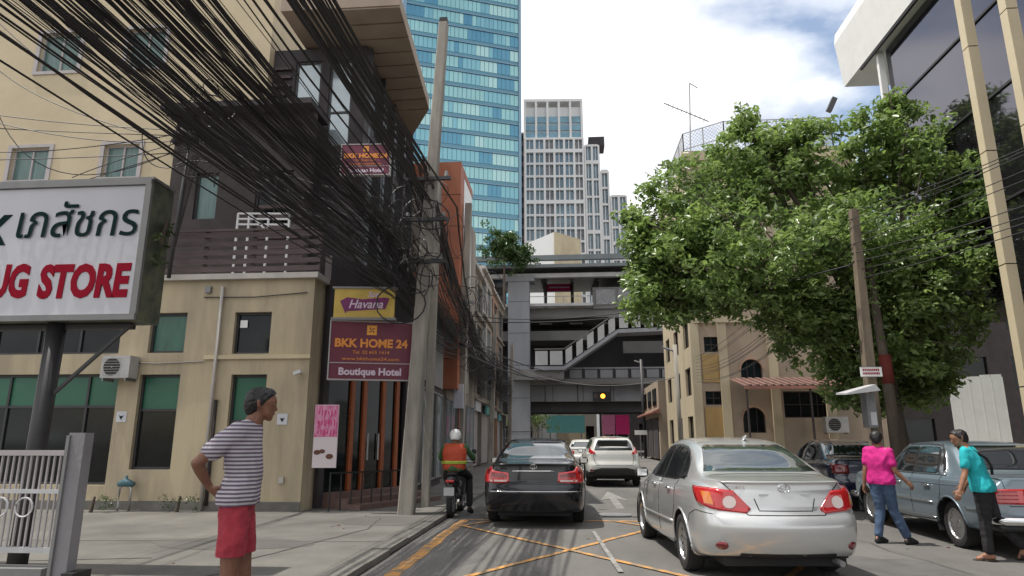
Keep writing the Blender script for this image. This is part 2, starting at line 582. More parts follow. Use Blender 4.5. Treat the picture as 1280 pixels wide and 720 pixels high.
# manhole
mh = empty('manhole_cover', (.9, 13.9, .004), label='round iron manhole cover set in the road behind the black saloon', cat='manhole')
b = MB(); b.tube([(0, 0, 0), (0, 0, .012)], .33, 'grey_metal', 24); b.build('lid', mh, world=False)

# ================================================================== LEFT: cream building
FC = Fr((0, 13.4, 0), (1, 0))
cb = empty('cream_building', (-9, 13.4, 0), label='cream two storey corner building with tall narrow windows and a slat fenced terrace on top', cat='building')
xr = -5.32
holes = {}
holes['bandwin'] = FC.rect(-60, 408, 150, 443)
holes['shop'] = FC.rect(-60, 468, 140, 606)
holes['w1'] = FC.rect(187, 391, 232, 441)
holes['w2'] = FC.rect(168, 468, 219, 587)
holes['w3'] = FC.rect(292, 390, 338, 442)
holes['w4'] = FC.rect(284, 468, 329, 587)
ztop = FC.uv(300, 350)[1]
b = MB(); b.wall(FC, -16, xr, SW, ztop, .25, list(holes.values()), 'cream_lo')
FCs = Fr((xr, 13.4, 0), (0, 1))
b.fbox(FCs, .25, 3.2, SW, ztop, -.25, 0, 'cream_lo')
b.build('wall', cb)
b = MB(); b.fbox(FC, -16, xr + .1, ztop, ztop + .12, -3.2, .12, 'trim'); b.build('cornice', cb)
b = MB(); b.fbox(FC, FC.uv(256, 446)[0], xr + .02, FC.uv(300, 449)[1], FC.uv(300, 444)[1], 0, .05, 'cream'); b.build('string_course', cb)
b = MB(); b.fbox(FC, -16, xr + .0, SW, SW + .18, 0, .03, 'kerb'); b.build('plinth', cb)
window(cb, FC, holes['bandwin'], mullions=(.25, .5, .75), name='window')
window(cb, FC, holes['shop'], mullions=(.3, .55, .8), transoms=(.70,), gm='blind_green', lower='glass_dark', name='shop_window')
window(cb, FC, holes['w1'], gm='glass_green', name='window')
w = window(cb, FC, holes['w2'], gm='blind_green', lower='glass_dark', transoms=(.62,), name='window')
w = window(cb, FC, holes['w3'], gm='glass_dark', name='window')
u, v = FC.uv(301, 404)
fpart('paper_notice', w, FC, u - .06, u + .1, v - .08, v + .08, -.11, -.1, 'white_paint')
window(cb, FC, holes['w4'], gm='blind_green', lower='glass_dark', transoms=(.5,), name='window')
# drain pipe
u0, v0 = FC.uv(262, 365); b = MB()
b.tube([FC.p(-7.33, ztop - .15, .06), FC.p(-7.33, SW + .02, .06)], .035, 'trim', 8)
b.build('drain_pipe', cb, smooth=True)
b = MB(); b.tube([FC.p(-7.24, FC.uv(240, 500)[1], .05), FC.p(-7.24, SW + .1, .05)], .04, 'dark_brown', 8); b.build('drain_pipe', cb, smooth=True)
for px, py in ((152, 521), (353, 524)):
    u, v = FC.uv(px, py)
    s = fpart('wall_notice', cb, FC, u - .11, u + .11, v - .11, v + .11, 0, .012, 'sign_white')
    b = MB(); b.prism([(u - .05, v + .03), (u, v - .06), (u + .05, v + .03), (u, v + .01)], FC, .013, .018, 'sign_green'); b.build('printed_mark', cb)
# conduits and wall boxes on the cream front
for (x0_, y0_, x1_, y1_) in ((256, 372, 385, 366), (140, 452, 255, 452)):
    a_, c_ = FC.uv(x0_, y0_), FC.uv(x1_, y1_); b = MB(); b.tube([FC.p(a_[0], a_[1], .03), FC.p((a_[0] + c_[0]) / 2, (a_[1] + c_[1]) / 2 - .05, .04), FC.p(c_[0], c_[1], .03)], .012, 'frame_dark', 5); b.build('conduit', cb)
u, v = FC.uv(262, 362); fpart('junction_box', cb, FC, u - .06, u + .06, v - .08, v + .06, 0, .08, 'frame_grey')
u, v = FC.uv(352, 600); fpart('hose_bib_box', cb, FC, u - .05, u + .05, v - .06, v + .06, 0, .05, 'trim')
# camera
u, v = FC.uv(376, 466)
o = empty('security_camera', FC.p(u, v, 0), label='small pale security camera bracketed high on the cream wall right of the man', cat='camera')
b = MB(); b.tube([FC.p(u, v, 0), FC.p(u, v, .12)], .02, 'white_metal'); b.build('bracket', o)
b = MB(); b.bar(FC.p(u - .09, v - .03, .12), FC.p(u + .07, v + .02, .16), .07, .07, 'white_metal'); b.build('housing', o)
# standpipe
u, v = FC.uv(163, 600)
o = empty('water_standpipe', (u, 13.3, SW), label='teal water valve on short pipes against the cream wall by the shopfront', cat='water meter')
mat('teal_paint', (.07, .15, .18), .6)
b = MB(); b.tube([(u - .08, 13.22, SW), (u - .08, 13.22, .5), (u - .02, 13.22, .58), (u + .1, 13.22, .58), (u + .16, 13.22, .5), (u + .16, 13.22, SW)], .025, 'steel', 8); b.build('pipe', o, smooth=True)
b = MB(); b.tube([(u - .12, 13.22, .58), (u + .02, 13.22, .62), (u + .2, 13.22, .58)], [.05, .09, .05], 'teal_paint', 10); b.tube([(u + .03, 13.22, .62), (u + .03, 13.22, .75)], .03, 'teal_paint', 8); b.build('valve', o, smooth=True)
# air conditioner helper


def ac_unit(loc, fdir, w, h, d, label, grp=None, name='air_conditioner'):
    F = Fr(loc, fdir)
    o = empty(name, loc, label=label, cat='air conditioner', group=grp)
    b = MB(); b.fbox(F, -w / 2, w / 2, 0, h, 0, d, 'ac_case'); b.build('casing', o)
    b = MB()
    n = 14
    for k in range(n):
        a = 2 * PI * k / n; a2 = 2 * PI * (k + 1) / n
        r = h * .40; c = (-w * .12, h / 2)
        b.face([F.p(c[0] + r * math.cos(a), c[1] + r * math.sin(a), d + .004), F.p(c[0] + r * math.cos(a2), c[1] + r * math.sin(a2), d + .004), F.p(c[0] + .02 * math.cos(a2), c[1] + .02 * math.sin(a2), d + .004), F.p(c[0] + .02 * math.cos(a), c[1] + .02 * math.sin(a), d + .004)], 'black')
    b.build('fan_opening', o)
    b = MB()
    for k in range(7):
        vv = h * (.14 + .12 * k); b.fbox(F, -w * .44, w * .2, vv, vv + .008, d + .006, d + .016, 'ac_case')
    b.build('grille', o)
    b = MB(); b.fbox(F, -w / 2 + .05, -w / 2 + .08, -.06, -.002, -.05, d, 'grey_metal'); b.fbox(F, w / 2 - .08, w / 2 - .05, -.06, -.002, -.05, d, 'grey_metal'); b.build('bracket', o)
    return o


mat('ac_case', (.42, .41, .40), .6, var=.15)
u, v = FC.uv(155, 474)
ac_unit(FC.p(u, v, .03), (1, 0), .62, .46, .3, 'air conditioner box on the cream wall above the man-high green window')
# terrace fence
tf = empty('terrace_fence', (-9, 13.45, ztop + .12), label='dark brown horizontal slat fence along the cream building terrace', cat='fence')
uL, uR = -12.4, xr + .05
zt = FC.uv(300, 289)[1]
for k, py in enumerate((292, 303, 314, 325, 335)):
    v = FC.uv(300, py)[1]
    b = MB(); b.fbox(FC, uL, uR, v - .055, v + .055, -.12, -.08, 'slat'); b.build('slat', tf)
for u in (-12.3, -11.2, -10.1, -9.0, -7.9, -6.8, xr):
    b = MB(); b.fbox(FC, u - .04, u + .04, ztop + .12, zt + .03, -.18, -.122, 'slat'); b.build('post', tf)
b = MB(); b.fbox(FC, uL, uR, zt + .03, zt + .08, -.2, -.06, 'slat'); b.build('top_rail', tf)
# white rail behind
Y2 = 15.0
F2 = Fr((0, Y2, 0), (1, 0))
ra = empty('terrace_railing', (-7.5, Y2, ztop + .12), label='white painted steel railing standing on the terrace behind the slat fence', cat='railing')
u0, v1 = F2.uv(298, 267); u1, _ = F2.uv(362, 268)
b = MB()
for v in (v1, v1 - .14, v1 - .28): b.bar(F2.p(u0, v), F2.p(u1, v - .04), .04, .04, 'white_metal')
b.build('rail', ra)
for t_ in (0, .22, .6, 1):
    b = MB(); u = u0 + (u1 - u0) * t_; b.bar(F2.p(u, ztop + .12), F2.p(u, v1), .045, .045, 'white_metal'); b.build('post', ra)
b = MB(); b.bar(F2.p(u0 + .3, v1 - .02), F2.p(u0 + .9, v1 - .6), .04, .04, 'white_metal'); b.build('brace', ra)
# terrace roof block to carry depth of the building behind
b = MB(); b.box(-16, xr - .02, 13.7, 16.2, ztop - .3, ztop - .004, 'trim'); b.build('roof_slab', cb)

# ---------------- upper cream building
YU = 17.0
FU = Fr((0, YU, 0), (1, 0))
ub = empty('tall_cream_building', (-14, YU, 0), label='tall cream building with curtained windows rising behind the terrace', cat='building')
hs = [FU.rect(51, 38, 100, 88), FU.rect(160, 40, 206, 85), FU.rect(13, 183, 60, 226), FU.rect(129, 183, 173, 221)]
# lean straightened: real windows share storey lines
hs = [(h[0], h[1], (hs[0][2] + hs[1][2]) / 2, (hs[0][3] + hs[1][3]) / 2) for h in hs[:2]] + [(h[0], h[1], (hs[2][2] + hs[3][2]) / 2, (hs[2][3] + hs[3][3]) / 2) for h in hs[2:]]
extra = [(h[0] - 3.9, h[1] - 3.9, h[2], h[3]) for h in hs[::2]] + [(h[0], h[1], h[2] + 3.4, h[3] + 3.4) for h in hs[:2]]
b = MB(); b.wall(FU, -24, -8.6, SW, 22, .3, hs + extra, 'cream')
FUs = Fr((-8.6, YU, 0), (0, 1)); b.fbox(FUs, .3, 10, SW, 22, -.3, 0, 'cream')
b.build('wall', ub)
for h in hs + extra:
    b = MB()
    for q in ((h[0] - .12, h[0], h[2] - .1, h[3] + .1), (h[1], h[1] + .12, h[2] - .1, h[3] + .1), (h[0], h[1], h[3], h[3] + .1), (h[0], h[1], h[2] - .1, h[2])):
        b.fbox(FU, q[0], q[1], q[2], q[3], -.01, .04, 'lilac')
    b.build('surround', ub)
    window(ub, FU, h, gm='glass_curtain', fm='lilac', mullions=(.5,))
b = MB(); b.box(-24.1, -8.5, YU - .15, 27, 22, 22.4, 'trim'); b.build('roof', ub)
# ---------------- dark annex
YA = 16.2
FA = Fr((0, YA, 0), (1, 0))
an = empty('dark_annex', (-9, YA, 0), label='dark brown upper room with a slanting roof edge beside the louvred block', cat='building')
u0 = FA.uv(222, 150)[0]; vt = FA.uv(300, 142)[1]
hw = FA.rect(243, 216, 271, 274); hw2 = (hw[0] + 1.7, hw[1] + 2.1, hw[2] - .3, hw[3])
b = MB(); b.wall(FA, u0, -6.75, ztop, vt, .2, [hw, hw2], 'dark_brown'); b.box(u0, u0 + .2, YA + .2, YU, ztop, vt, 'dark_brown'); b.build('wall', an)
b = MB(); b.fbox(FA, u0 - .25, -6.7, vt, vt + .16, -.9, .45, 'dark_wall'); b.build('roof', an)
window(an, FA, hw, gm='glass_curtain'); window(an, FA, hw2, gm='glass_dark', mullions=(.5,))
for k in range(9):
    v = ztop + .4 + k * .28
    b = MB(); b.fbox(FA, u0 + 2.6, -6.8, v, v + .09, 0, .06, 'slat'); b.build('slat', an)

# ---------------- louvred block with the wide eave (hotel)
A = Vector((-5.75, 17.3)); Bp = Vector((-6.1, 24.4))
hb = empty('louvred_building', (-8, 20, 0), label='dark building with pale glass bays and a wide brown eave above the hotel entrance', cat='building')
ZT = 12.9
FS = Fr((A.x, A.y, 0), (Bp.x - A.x, Bp.y - A.y))   # street side, u along +Y, n to the street
LN = (Bp - A).length
FF = Fr((-16, 17.3, 0), (1, 0))
b = MB()
bays = []
z0s = [(5.6, 7.9), (8.3, 10.3), (10.6, 12.6)]
nb = 4
for (za, zb) in z0s:
    for k in range(nb):
        bays.append((.25 + k * (LN - .3) / nb, .25 + (k + 1) * (LN - .3) / nb - .3, za, zb))
b.wall(FS, 0, LN, SW, ZT, .25, bays, 'dark_wall')
fb = [(8.1, 8.9, 9.7, 12.5), (9.15, 9.85, 9.7, 12.5)]
b.wall(FF, 7.4, 10.25, SW, ZT, .25, fb, 'dark_wall')
b.fbox(FF, 7.4, 7.65, SW, ZT, -8, -.25, 'dark_wall')
b.build('wall', hb)
for i, h in enumerate(bays):
    window(hb, FS, h, gm='glass_pale', mullions=(.33, .66) if i % 2 else (.5,), transoms=(.35, .7), fw=.06, d=-.08)
for h in fb:
    window(hb, FF, h, gm='glass_pale', transoms=(.4,), fw=.06, d=-.08)
for k in range(7):
    u = 7.5 + k * .09
for k in range(26):
    v = 5.2 + k * .28
    if v > 12.5: break
    b = MB(); b.fbox(FF, 7.5, 8.0, v, v + .08, 0, .1, 'slat'); b.build('louvre', hb)
for k in range(nb + 1):
    u = .1 + k * (LN - .25) / nb
    b = MB(); b.fbox(FS, u - .09, u + .09, 5.2, ZT - .05, .003, .16, 'frame_dark'); b.build('fin', hb)
# eave: separate soffit panels
o1 = Vector((-4.35, 15.6)); o2 = Vector((-4.72, 21.3)); o3 = Vector((-5.7, 23.2))
ZE = ZT + .05
b = MB()
poly = [(-7.7, 15.6), (o1.x, o1.y), (o2.x, o2.y), (o3.x, o3.y), (-6.1, 24.5), (-7.7, 24.5)]
k0 = len(b.v)
bt = [Vector((x, y, ZE + .05)) for x, y in poly]; tp = [Vector((x, y, ZE + .4)) for x, y in poly]
b.face(bt[::-1], 'soffit'); b.face(tp, 'soffit')
for i in range(len(poly)):
    j = (i + 1) % len(poly); b.face([bt[i], bt[j], tp[j], tp[i]], 'soffit')
b.build('eave', hb)
i1 = Vector((-6.0, 15.6)); i2 = Vector((-6.15, 21.4))
n = 8
for k in range(n):
    a, c = k / n + .006, (k + 1) / n - .006
    P = [o1.lerp(o2, a), o1.lerp(o2, c), i1.lerp(i2, c), i1.lerp(i2, a)]
    b = MB(); b.mesh8([(p.x, p.y, ZE + .0) for p in P] + [(p.x, p.y, ZE + .046) for p in P], 'soffit'); b.build('soffit_panel', hb)
b = MB(); P = [o2.lerp(o2, 0), o3, Vector((-6.1, 24.4)), i2]; P[0] = o2 + Vector((0, .04))
b.mesh8([(p.x, p.y, ZE) for p in P] + [(p.x, p.y, ZE + .046) for p in P], 'soffit'); b.build('soffit_panel', hb)

# ---------------- hotel entrance (chamfered corner)
ha = Vector((-5.2, 14.0)); hc = Vector((-3.95, 16.6))
FH = Fr((ha.x, ha.y, 0), (hc.x - ha.x, hc.y - ha.y))
LH = (hc - ha).length
he = empty('hotel_entrance', (-4.6, 15, SW), label='dark glazed hotel entrance with orange timber posts and steps under the maroon sign', cat='entrance')
mat('timber_orange', (.30, .075, .02), .5, var=.3, scale=3, stretch=(6, 6, .6))
mat('tile_step', (.16, .10, .085), .5, var=.2, scale=3)
b = MB(); b.wall(FH, 0, LH, SW, 5.5, .2, [(.15, LH - .15, SW, 3.0)], 'dark_wall')
FHs = Fr((hc.x, hc.y, 0), (-.35, 7.6))
b.fbox(FHs, 0, 5.8, SW, 5.5, -.2, 0, 'dark_wall')
b.build('wall', he)
for i, u in enumerate((.95, 1.35, 2.0, 2.5)):
    b = MB(); b.fbox(FH, u - .06, u + .06, SW + .3, 2.95, -.16, -.04, 'timber_orange'); b.build('door_post', he)
b = MB(); b.fbox(FH, .15, LH - .15, 2.88, 3.0, -.18, -.03, 'timber_orange'); b.build('lintel', he)
for a, c in ((.15, .89), (.95 + .06, 1.29), (1.41, 1.94), (2.06, 2.44), (2.56, LH - .15)):
    b = MB(); b.fbox(FH, a, c, SW + .3, 2.88, -.12, -.1, 'glass_dark'); b.build('door_pane', he)
for u in (1.5, 1.86):
    b = MB(); b.bar(FH.p(u, 1.0, -.05), FH.p(u, 1.6, -.05), .03, .03, 'steel'); b.build('door_handle', he)
for k in range(3):
    b = MB(); b.fbox(FH, .15, LH, SW, SW + .10 * (3 - k), .35 * k + .0 if k else -.03, .35 * (k + 1) + (0.0), 'tile_step'); b.build('step', he)
b = MB(); b.fbox(FHs, .2, 5.6, 3.1, 4.9, .003, .05, 'frame_grey'); b.build('fascia', he)
for k in range(4):
    window(he, FHs, (.3 + k * 1.35, 1.5 + k * 1.35, .3, 2.9), d=.05, gm='glass_pale' if k % 2 else 'glass_dark', fm='frame_grey', name='shopfront')
# balustrade of small posts on the step
bl = empty('entrance_balustrade', (-4.7, 13.9, SW), label='low black metal balustrade on the edge of the hotel steps', cat='railing')
p0 = Vector((-4.75, 13.45)); p1 = Vector((-3.55, 15.2))
for k in range(9):
    p = p0.lerp(p1, k / 8)
    b = MB(); b.bar((p.x, p.y, SW), (p.x, p.y, .78), .025, .025, 'black'); b.build('post', bl)
b = MB(); b.bar((p0.x, p0.y, .8), (p1.x, p1.y, .8), .04, .03, 'black'); b.build('rail', bl)
# hotel signboards
mat('orange_logo', (.8, .35, .04), .5)


def hotel_sign(F, w, h, label):
    o = empty('hotel_sign', F.p(0, 0, 0), label=label, cat='sign', group='maroon hotel signboards')
    b = MB(); b.fbox(F, -w / 2, w / 2, 0, h, -.1, 0, 'maroon'); b.build('panel', o)
    b = MB(); f = .025
    for q in ((-w / 2 - f, w / 2 + f, h, h + f), (-w / 2 - f, w / 2 + f, -f, 0), (-w / 2 - f, -w / 2, 0, h), (w / 2, w / 2 + f, 0, h)):
        b.fbox(F, *q, -.11, .02, 'lilac')
    b.fbox(F, -w / 2, w / 2, h * .27, h * .285, .0, .012, 'lilac')
    b.build('frame', o)
    b = MB(); c = (0, h * .86); r = h * .085
    b.fbox(F, -r, r, c[1] - r, c[1] + r, .001, .008, 'orange_logo'); b.build('logo', o)
    b = MB()
    for i in range(4):
        a = PI / 4 + i * PI / 2; a2 = a + PI / 4
        b.face([F.p(0, c[1], .011), F.p(r * .85 * math.cos(a - .3), c[1] + r * .85 * math.sin(a - .3), .011), F.p(r * .5 * math.cos(a + .4), c[1] + r * .5 * math.sin(a + .4), .011)], 'maroon')
    b.build('logo_petal', o)
    s = h * .2
    text('lettering', 'BKK HOME 24', F, 0, h * .62, .006, s * 1.0, 'gold_text', o, bold=.009, sx=w / h * .98 / 1.5 * 1.1)
    text('lettering', 'Tel. 02 655 1414', F, 0, h * .465, .006, s * .42, 'gold_text', o, sx=1.1)
    text('lettering', 'www.bkkhome24.com', F, 0, h * .35, .006, s * .4, 'gold_text', o, sx=1.35)
    text('lettering', 'Boutique Hotel', F, 0, h * .125, .006, s * .86, 'pale_text', o, bold=.007, sx=w / h * .72)
    return o


p = atY(409, 472, 12.95)
ang = math.radians(16)
FB = Fr((p.x + .80, p.y + .22, p.z - .02), (math.cos(ang), math.sin(ang)))
hotel_sign(FB, 1.62, 1.16, 'large maroon hotel signboard with orange logo hanging over the entrance steps')
b_ = MB()
p = atY(456, 218, 16.0)
FB2 = Fr(p, (1, .05))
hotel_sign(FB2, 1.28, .84, 'smaller maroon hotel signboard high up among the overhead cables')
b = MB(); b.bar(FB2.p(0, .4, -.11), FB2.p(-1.2, .4, -.5), .05, .05, 'frame_dark'); b.bar(FB2.p(0, .8, -.11), FB2.p(-1.0, 1.2, -1.3), .03, .03, 'frame_dark'); b.build('bracket', S.objects['hotel_sign.001'])
# spa sign above
p = atY(455, 397, 13.0)
FP = Fr(p, (1, .12))
mat('sign_yellow', (.52, .36, .07), .5, var=.15)
mat('purple_ribbon', (.16, .012, .10), .5, var=.15)
o = empty('spa_sign', p, label='yellow signboard with a purple ribbon and white script above the large maroon sign', cat='sign')
b = MB(); b.fbox(FP, -.62, .60, 0, .60, -.12, 0, 'sign_yellow'); b.build('panel', o)
b = MB(); b.fbox(FP, -.66, .64, -.05, 0, -.14, .03, 'frame_grey'); b.fbox(FP, -.66, .64, .60, .64, -.14, .03, 'frame_grey'); b.build('frame', o)
b = MB(); b.prism([(-.50, .34), (-.38, .08), (-.36, .13), (.42, .18), (.50, .40), (.40, .42), (-.05, .38), (-.36, .42)], FP, .001, .008, 'purple_ribbon'); b.build('ribbon', o)
text('lettering', 'Havana', FP, .02, .27, .01, .25, 'pale_text', o, bold=.003, shear=.3, sx=.95)
text('lettering', 'Spa', FP, .16, .48, .006, .16, 'pale_text', o, bold=.002, shear=.3)
# pink poster
p = atY(407, 545, 13.35)
FPo = Fr(p, (1, .1))
o = empty('pink_poster', p, label='upright white and pink food poster fixed at the left edge of the hotel entrance', cat='poster')
mat('poster_pink', (.62, .28, .42), .5, col2=(.5, .08, .22), scale=14, sharp=(.45, .55), stretch=(2, 2, .4))
mat('poster_white', (.62, .55, .57), .5)
mat('food_brown', (.12, .04, .025), .6)
b = MB(); b.fbox(FPo, -.24, .24, -.62, .62, -.03, 0, 'poster_white'); b.build('board', o)
b = MB(); b.fbox(FPo, -.235, .235, -.02, .61, .0005, .004, 'poster_pink'); b.build('printed_panel', o)
for (u, v, r) in ((-.15, -.32, .07), (-.05, -.30, .06), (.1, -.4, .075)):
    b = MB()
    b.face([FPo.p(u + r * math.cos(k * PI / 6), v + r * .7 * math.sin(k * PI / 6), .004) for k in range(12)], 'food_brown'); b.build('food_picture', o)
b = MB()
for row in range(3):
    for k in range(6):
        u_ = -.17 + k * .065; h_ = .05 + .02 * ((k * 7 + row * 3) % 3)
        b.fbox(FPo, u_, u_ + .022, .47 - row * .19 - h_, .47 - row * .19 + h_ * .5, .0045, .007, 'magenta')
b.build('lettering', o, kind='stuff')
# white sandwich box at the foot
p = atZ(411, 632, SW)
o = empty('white_light_box', (p.x, p.y + .3, SW), label='small white slotted block standing on the pavement left of the hotel steps', cat='block')
b = MB(); b.box(p.x - .2, p.x + .2, p.y + .1, p.y + .4, SW, SW + .26, 'ac_case'); b.build('base', o)
b = MB(); b.box(p.x - .18, p.x - .03, p.y + .12, p.y + .38, SW + .262, SW + .33, 'ac_case'); b.box(p.x + .03, p.x + .18, p.y + .12, p.y + .38, SW + .262, SW + .33, 'ac_case'); b.build('lug', o)
# ================================================================== LEFT: street facades further on
# orange framed shophouse
YO = 24.5
FO = Fr((0, YO, 0), (1, 0))
ob = empty('orange_shophouse', (-5, YO, 0), label='shophouse with a projecting orange box frame behind the tall concrete pole', cat='building')
b = MB(); b.box(-14, -4.6, YO + .3, 33, SW, 11.9, 'weathered'); b.build('body', ob)
zO = 12.3; xo0, xo1 = -7.1, -4.05
FOs = Fr((xo1, YO, 0), (0, 1))
b = MB()
b.fbox(FO, xo0, xo1, zO - .75, zO, -.9, 0, 'orange_paint')
b.fbox(FO, xo1 - 1.15, xo1, 3.3, zO - .752, -.9, 0, 'orange_paint')
b.fbox(FO, xo0, xo0 + .8, 3.3, zO - .752, -.9, 0, 'orange_paint')
b.fbox(FO, xo0 + .8, xo1 - 1.15, 3.3, 4.3, -.9, 0, 'orange_paint')
b.fbox(FO, xo0 + .8, xo1 - 1.15, 7.2, 7.8, -.7, -.05, 'orange_paint')
b.build('frame', ob)
for k in range(6):
    v = 4.4 + k * 1.3
    b = MB(); b.fbox(FO, xo1 - .852, xo1 + .002, v, v + .025, -.5, .004, 'dark_brown'); b.build('panel_joint', ob)
window(ob, FO, (xo0 + .8, xo1 - 1.15, 7.8, zO - .75), d=-.45, gm='glass_pale', mullions=(.5,), transoms=(.5,), fm='frame_grey')
window(ob, FO, (xo0 + .8, xo1 - 1.15, 4.3, 7.2), d=-.45, gm='glass_dark', mullions=(.5,), transoms=(.4,), fm='frame_grey')
b = MB(); b.fbox(FOs, .95, 3.2, 7.8, zO - .3, -.6, -.02, 'white_paint'); b.build('side_panel', ob)
b = MB(); b.fbox(FOs, .95, 3.3, zO - .3, zO, -.6, .0, 'orange_paint'); b.build('side_band', ob)
b = MB(); b.fbox(FOs, .95, 3.2, 3.3, 7.7, -.5, -.05, 'weathered'); b.build('bay', ob)
for k in range(3):
    window(ob, Fr((-4.6, YO + .3, 0), (0, 1)), (.2 + k * 2.6, 2.6 + k * 2.6, .3, 3.0), d=.05, gm='glass_pale' if k != 1 else 'glass_dark', fm='frame_grey', mullions=(.5,), name='shopfront')
# white shop hoarding between hotel and orange building
wb = empty('white_shopfront', (-4.4, 18, SW), label='tall pale grey shopfront panels along the pavement behind the concrete pole', cat='shopfront')
FW_ = Fr((-4.3, 17.0, 0), (-.04, 1))
for k in range(4):
    fpart('panel', wb, FW_, k * 1.5 + .2, k * 1.5 + 1.62, 3.2, 5.3, -.06, .02, 'sign_white' if k % 2 == 0 else 'glass_pale')
for k in range(4):
    fpart('shutter', wb, FW_, k * 1.5 + .2, k * 1.5 + 1.62, SW, 3.1, -.06, .04, 'lilac')
    b = MB()
    for j in range(12): b.fbox(FW_, k * 1.5 + .22, k * 1.5 + 1.6, .3 + j * .23, .315 + j * .23, .041, .05, 'frame_grey')
    b.build('shutter_rib', wb, kind='stuff')
# row of weathered shophouses receding to the station


def shophouse(y0, y1, x, z, m, label, jut=0, nfl=3, gm='glass_dark', top=None, nwin=2):
    o = empty('shophouse', (x, y0, 0), label=label, cat='building', group='shophouses receding along the left pavement')
    F = Fr((x, y0, 0), (0, 1)); Lw = y1 - y0
    hs = []
    fh = (z - 3.6) / nfl
    for k in range(nfl):
        for j in range(nwin):
            w = Lw / nwin
            hs.append((.3 + j * w, w * (j + 1) - .3, 3.9 + k * fh, 3.6 + (k + 1) * fh - .5))
    b = MB(); b.wall(F, 0, Lw, SW, z, .25, hs + [(.3, Lw - .3, SW, 3.0)], m)
    b.fbox(Fr((x - 9, y0, 0), (1, 0)), 0, 8.75, SW, z, -.25, 0, m)
    b.build('wall', o)
    b = MB(); b.box(x - 9.1, x + .2, y0, y1, z, z + .18, 'trim'); b.build('roof', o)
    for h in hs: window(o, F, h, gm=gm, mullions=(.5,), transoms=(.4,), d=-.1, fm='frame_grey')
    b = MB(); b.fbox(F, .3, Lw - .3, SW, 3.0, -.3, -.2, 'lilac'); b.build('shutter', o)
    for k in range(nfl):
        b = MB(); b.fbox(F, .1, Lw - .1, 3.4 + k * fh, 3.5 + k * fh, .0, .45 if k == 0 else .18, 'weathered'); b.build('ledge', o)
    b = MB(); b.fbox(F, .4, 2.4, 2.9, 3.5, .2, .32, 'teal_print' if jut else 'sign_white'); b.build('shop_sign', o)
    return o


shophouse(33.2, 38.5, -4.9, 10.6, 'weathered', 'weathered grey shophouse just past the orange framed one', nfl=3)
shophouse(38.7, 44, -5.0, 11.6, 'trim', 'pale shophouse second past the orange frame, with white upper panels', jut=1, gm='glass_pale')
shophouse(44.2, 50, -5.2, 11.8, 'brick_soft', 'brownish shophouse third past the orange frame along the pavement')
shophouse(50.2, 57, -5.5, 12.5, 'weathered', 'last weathered shophouse before the elevated station', jut=1)
b = MB()

# ================================================================== STATION
ST = empty('elevated_station', (0, 65, 0), label='grey concrete elevated railway station spanning the street on several decks', cat='station')
FT = Fr((0, 65, 0), (1, 0))


def sv(py, d=0): return FT.uv(735, py, d)[1]
def su(px, py, d=0): return FT.uv(px, py, d)[0]


XL, XR = -34, 46
zr = sv(332)
b = MB(); b.prism([(XL, zr), (XR, zr), (XR, zr + .5), (XR, sv(322)), (XL, sv(322))], FT, -18, 2.2, 'sta_dark2') if False else None
mat('roof_sheet', (.13, .145, .15), .5, metal=.3, var=.2, scale=.4)
b = MB(); b.mesh8([(XL, 62.6, sv(333, 2.4)), (XR, 62.6, sv(333, 2.4)), (XR, 84, sv(333) + 1.6), (XL, 84, sv(333) + 1.6),
                   (XL, 62.6, sv(329, 2.4)), (XR, 62.6, sv(329, 2.4)), (XR, 84, sv(333) + 2), (XL, 84, sv(333) + 2)], 'roof_sheet'); b.build('roof', ST)
b = MB(); b.box(XL, XR, 64, 64.5, sv(327), sv(321), 'roof_sheet'); b.build('roof_parapet', ST)
b = MB(); b.fbox(FT, XL, XR, sv(346, 1.5), sv(341, 1.5), 1.0, 1.6, 'sta_panel'); b.build('gutter', ST)
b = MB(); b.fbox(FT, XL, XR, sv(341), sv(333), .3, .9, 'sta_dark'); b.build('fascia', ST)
for k in range(14):
    x = XL + 2 + k * 5.9
    b = MB(); b.bar((x, 63.4, zr - .3), (x, 83, zr + 1.1), .3, .5, 'sta_conc'); b.build('roof_beam', ST)
# interior dark decks
zpl = sv(385)
b = MB(); b.box(XL, XR, 64.6, 83, zpl - 1.0, zpl, 'sta_conc'); b.build('platform_deck', ST)
b = MB(); b.fbox(FT, XL, su(741, 383), zpl, zpl + .28, .45, 1.3, 'sta_panel'); b.build('deck_edge', ST)
b = MB(); b.fbox(FT, su(741, 383), XR, zpl - .2, sv(361), .4, .6, 'sta_conc'); b.build('parapet', ST)
for k in range(5):
    x = su(745, 383) + k * 2.2
    b = MB(); b.fbox(FT, x, x + 1.9, zpl + .2, sv(364), .62, .68, 'grey_metal'); b.build('parapet_panel', ST)
# far wall of platform with open strips of sky
for x0, x1 in ((XL, -9), (4.3, 9), (11.5, XR)):
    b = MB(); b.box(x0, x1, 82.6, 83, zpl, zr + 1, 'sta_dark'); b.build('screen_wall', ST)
for x in (-2.4, .6, 3.4, 7, 10, 14):
    b = MB(); b.box(x, x + .35, 73, 73.4, zpl, zr + .3, 'sta_conc'); b.build('platform_column', ST)
b = MB(); b.box(XL, XR, 82, 82.4, zpl, zpl + 1.3, 'sta_conc'); b.build('parapet', ST)
# mid deck between (concourse roof) and dark back wall
zc = sv(470)
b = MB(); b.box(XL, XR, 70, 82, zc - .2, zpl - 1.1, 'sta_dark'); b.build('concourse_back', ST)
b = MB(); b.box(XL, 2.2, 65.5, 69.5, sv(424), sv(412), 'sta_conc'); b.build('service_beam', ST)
b = MB(); b.box(su(780, 425), XR, 66.2, 66.5, sv(440), sv(425), 'sta_conc'); b.build('service_beam', ST)
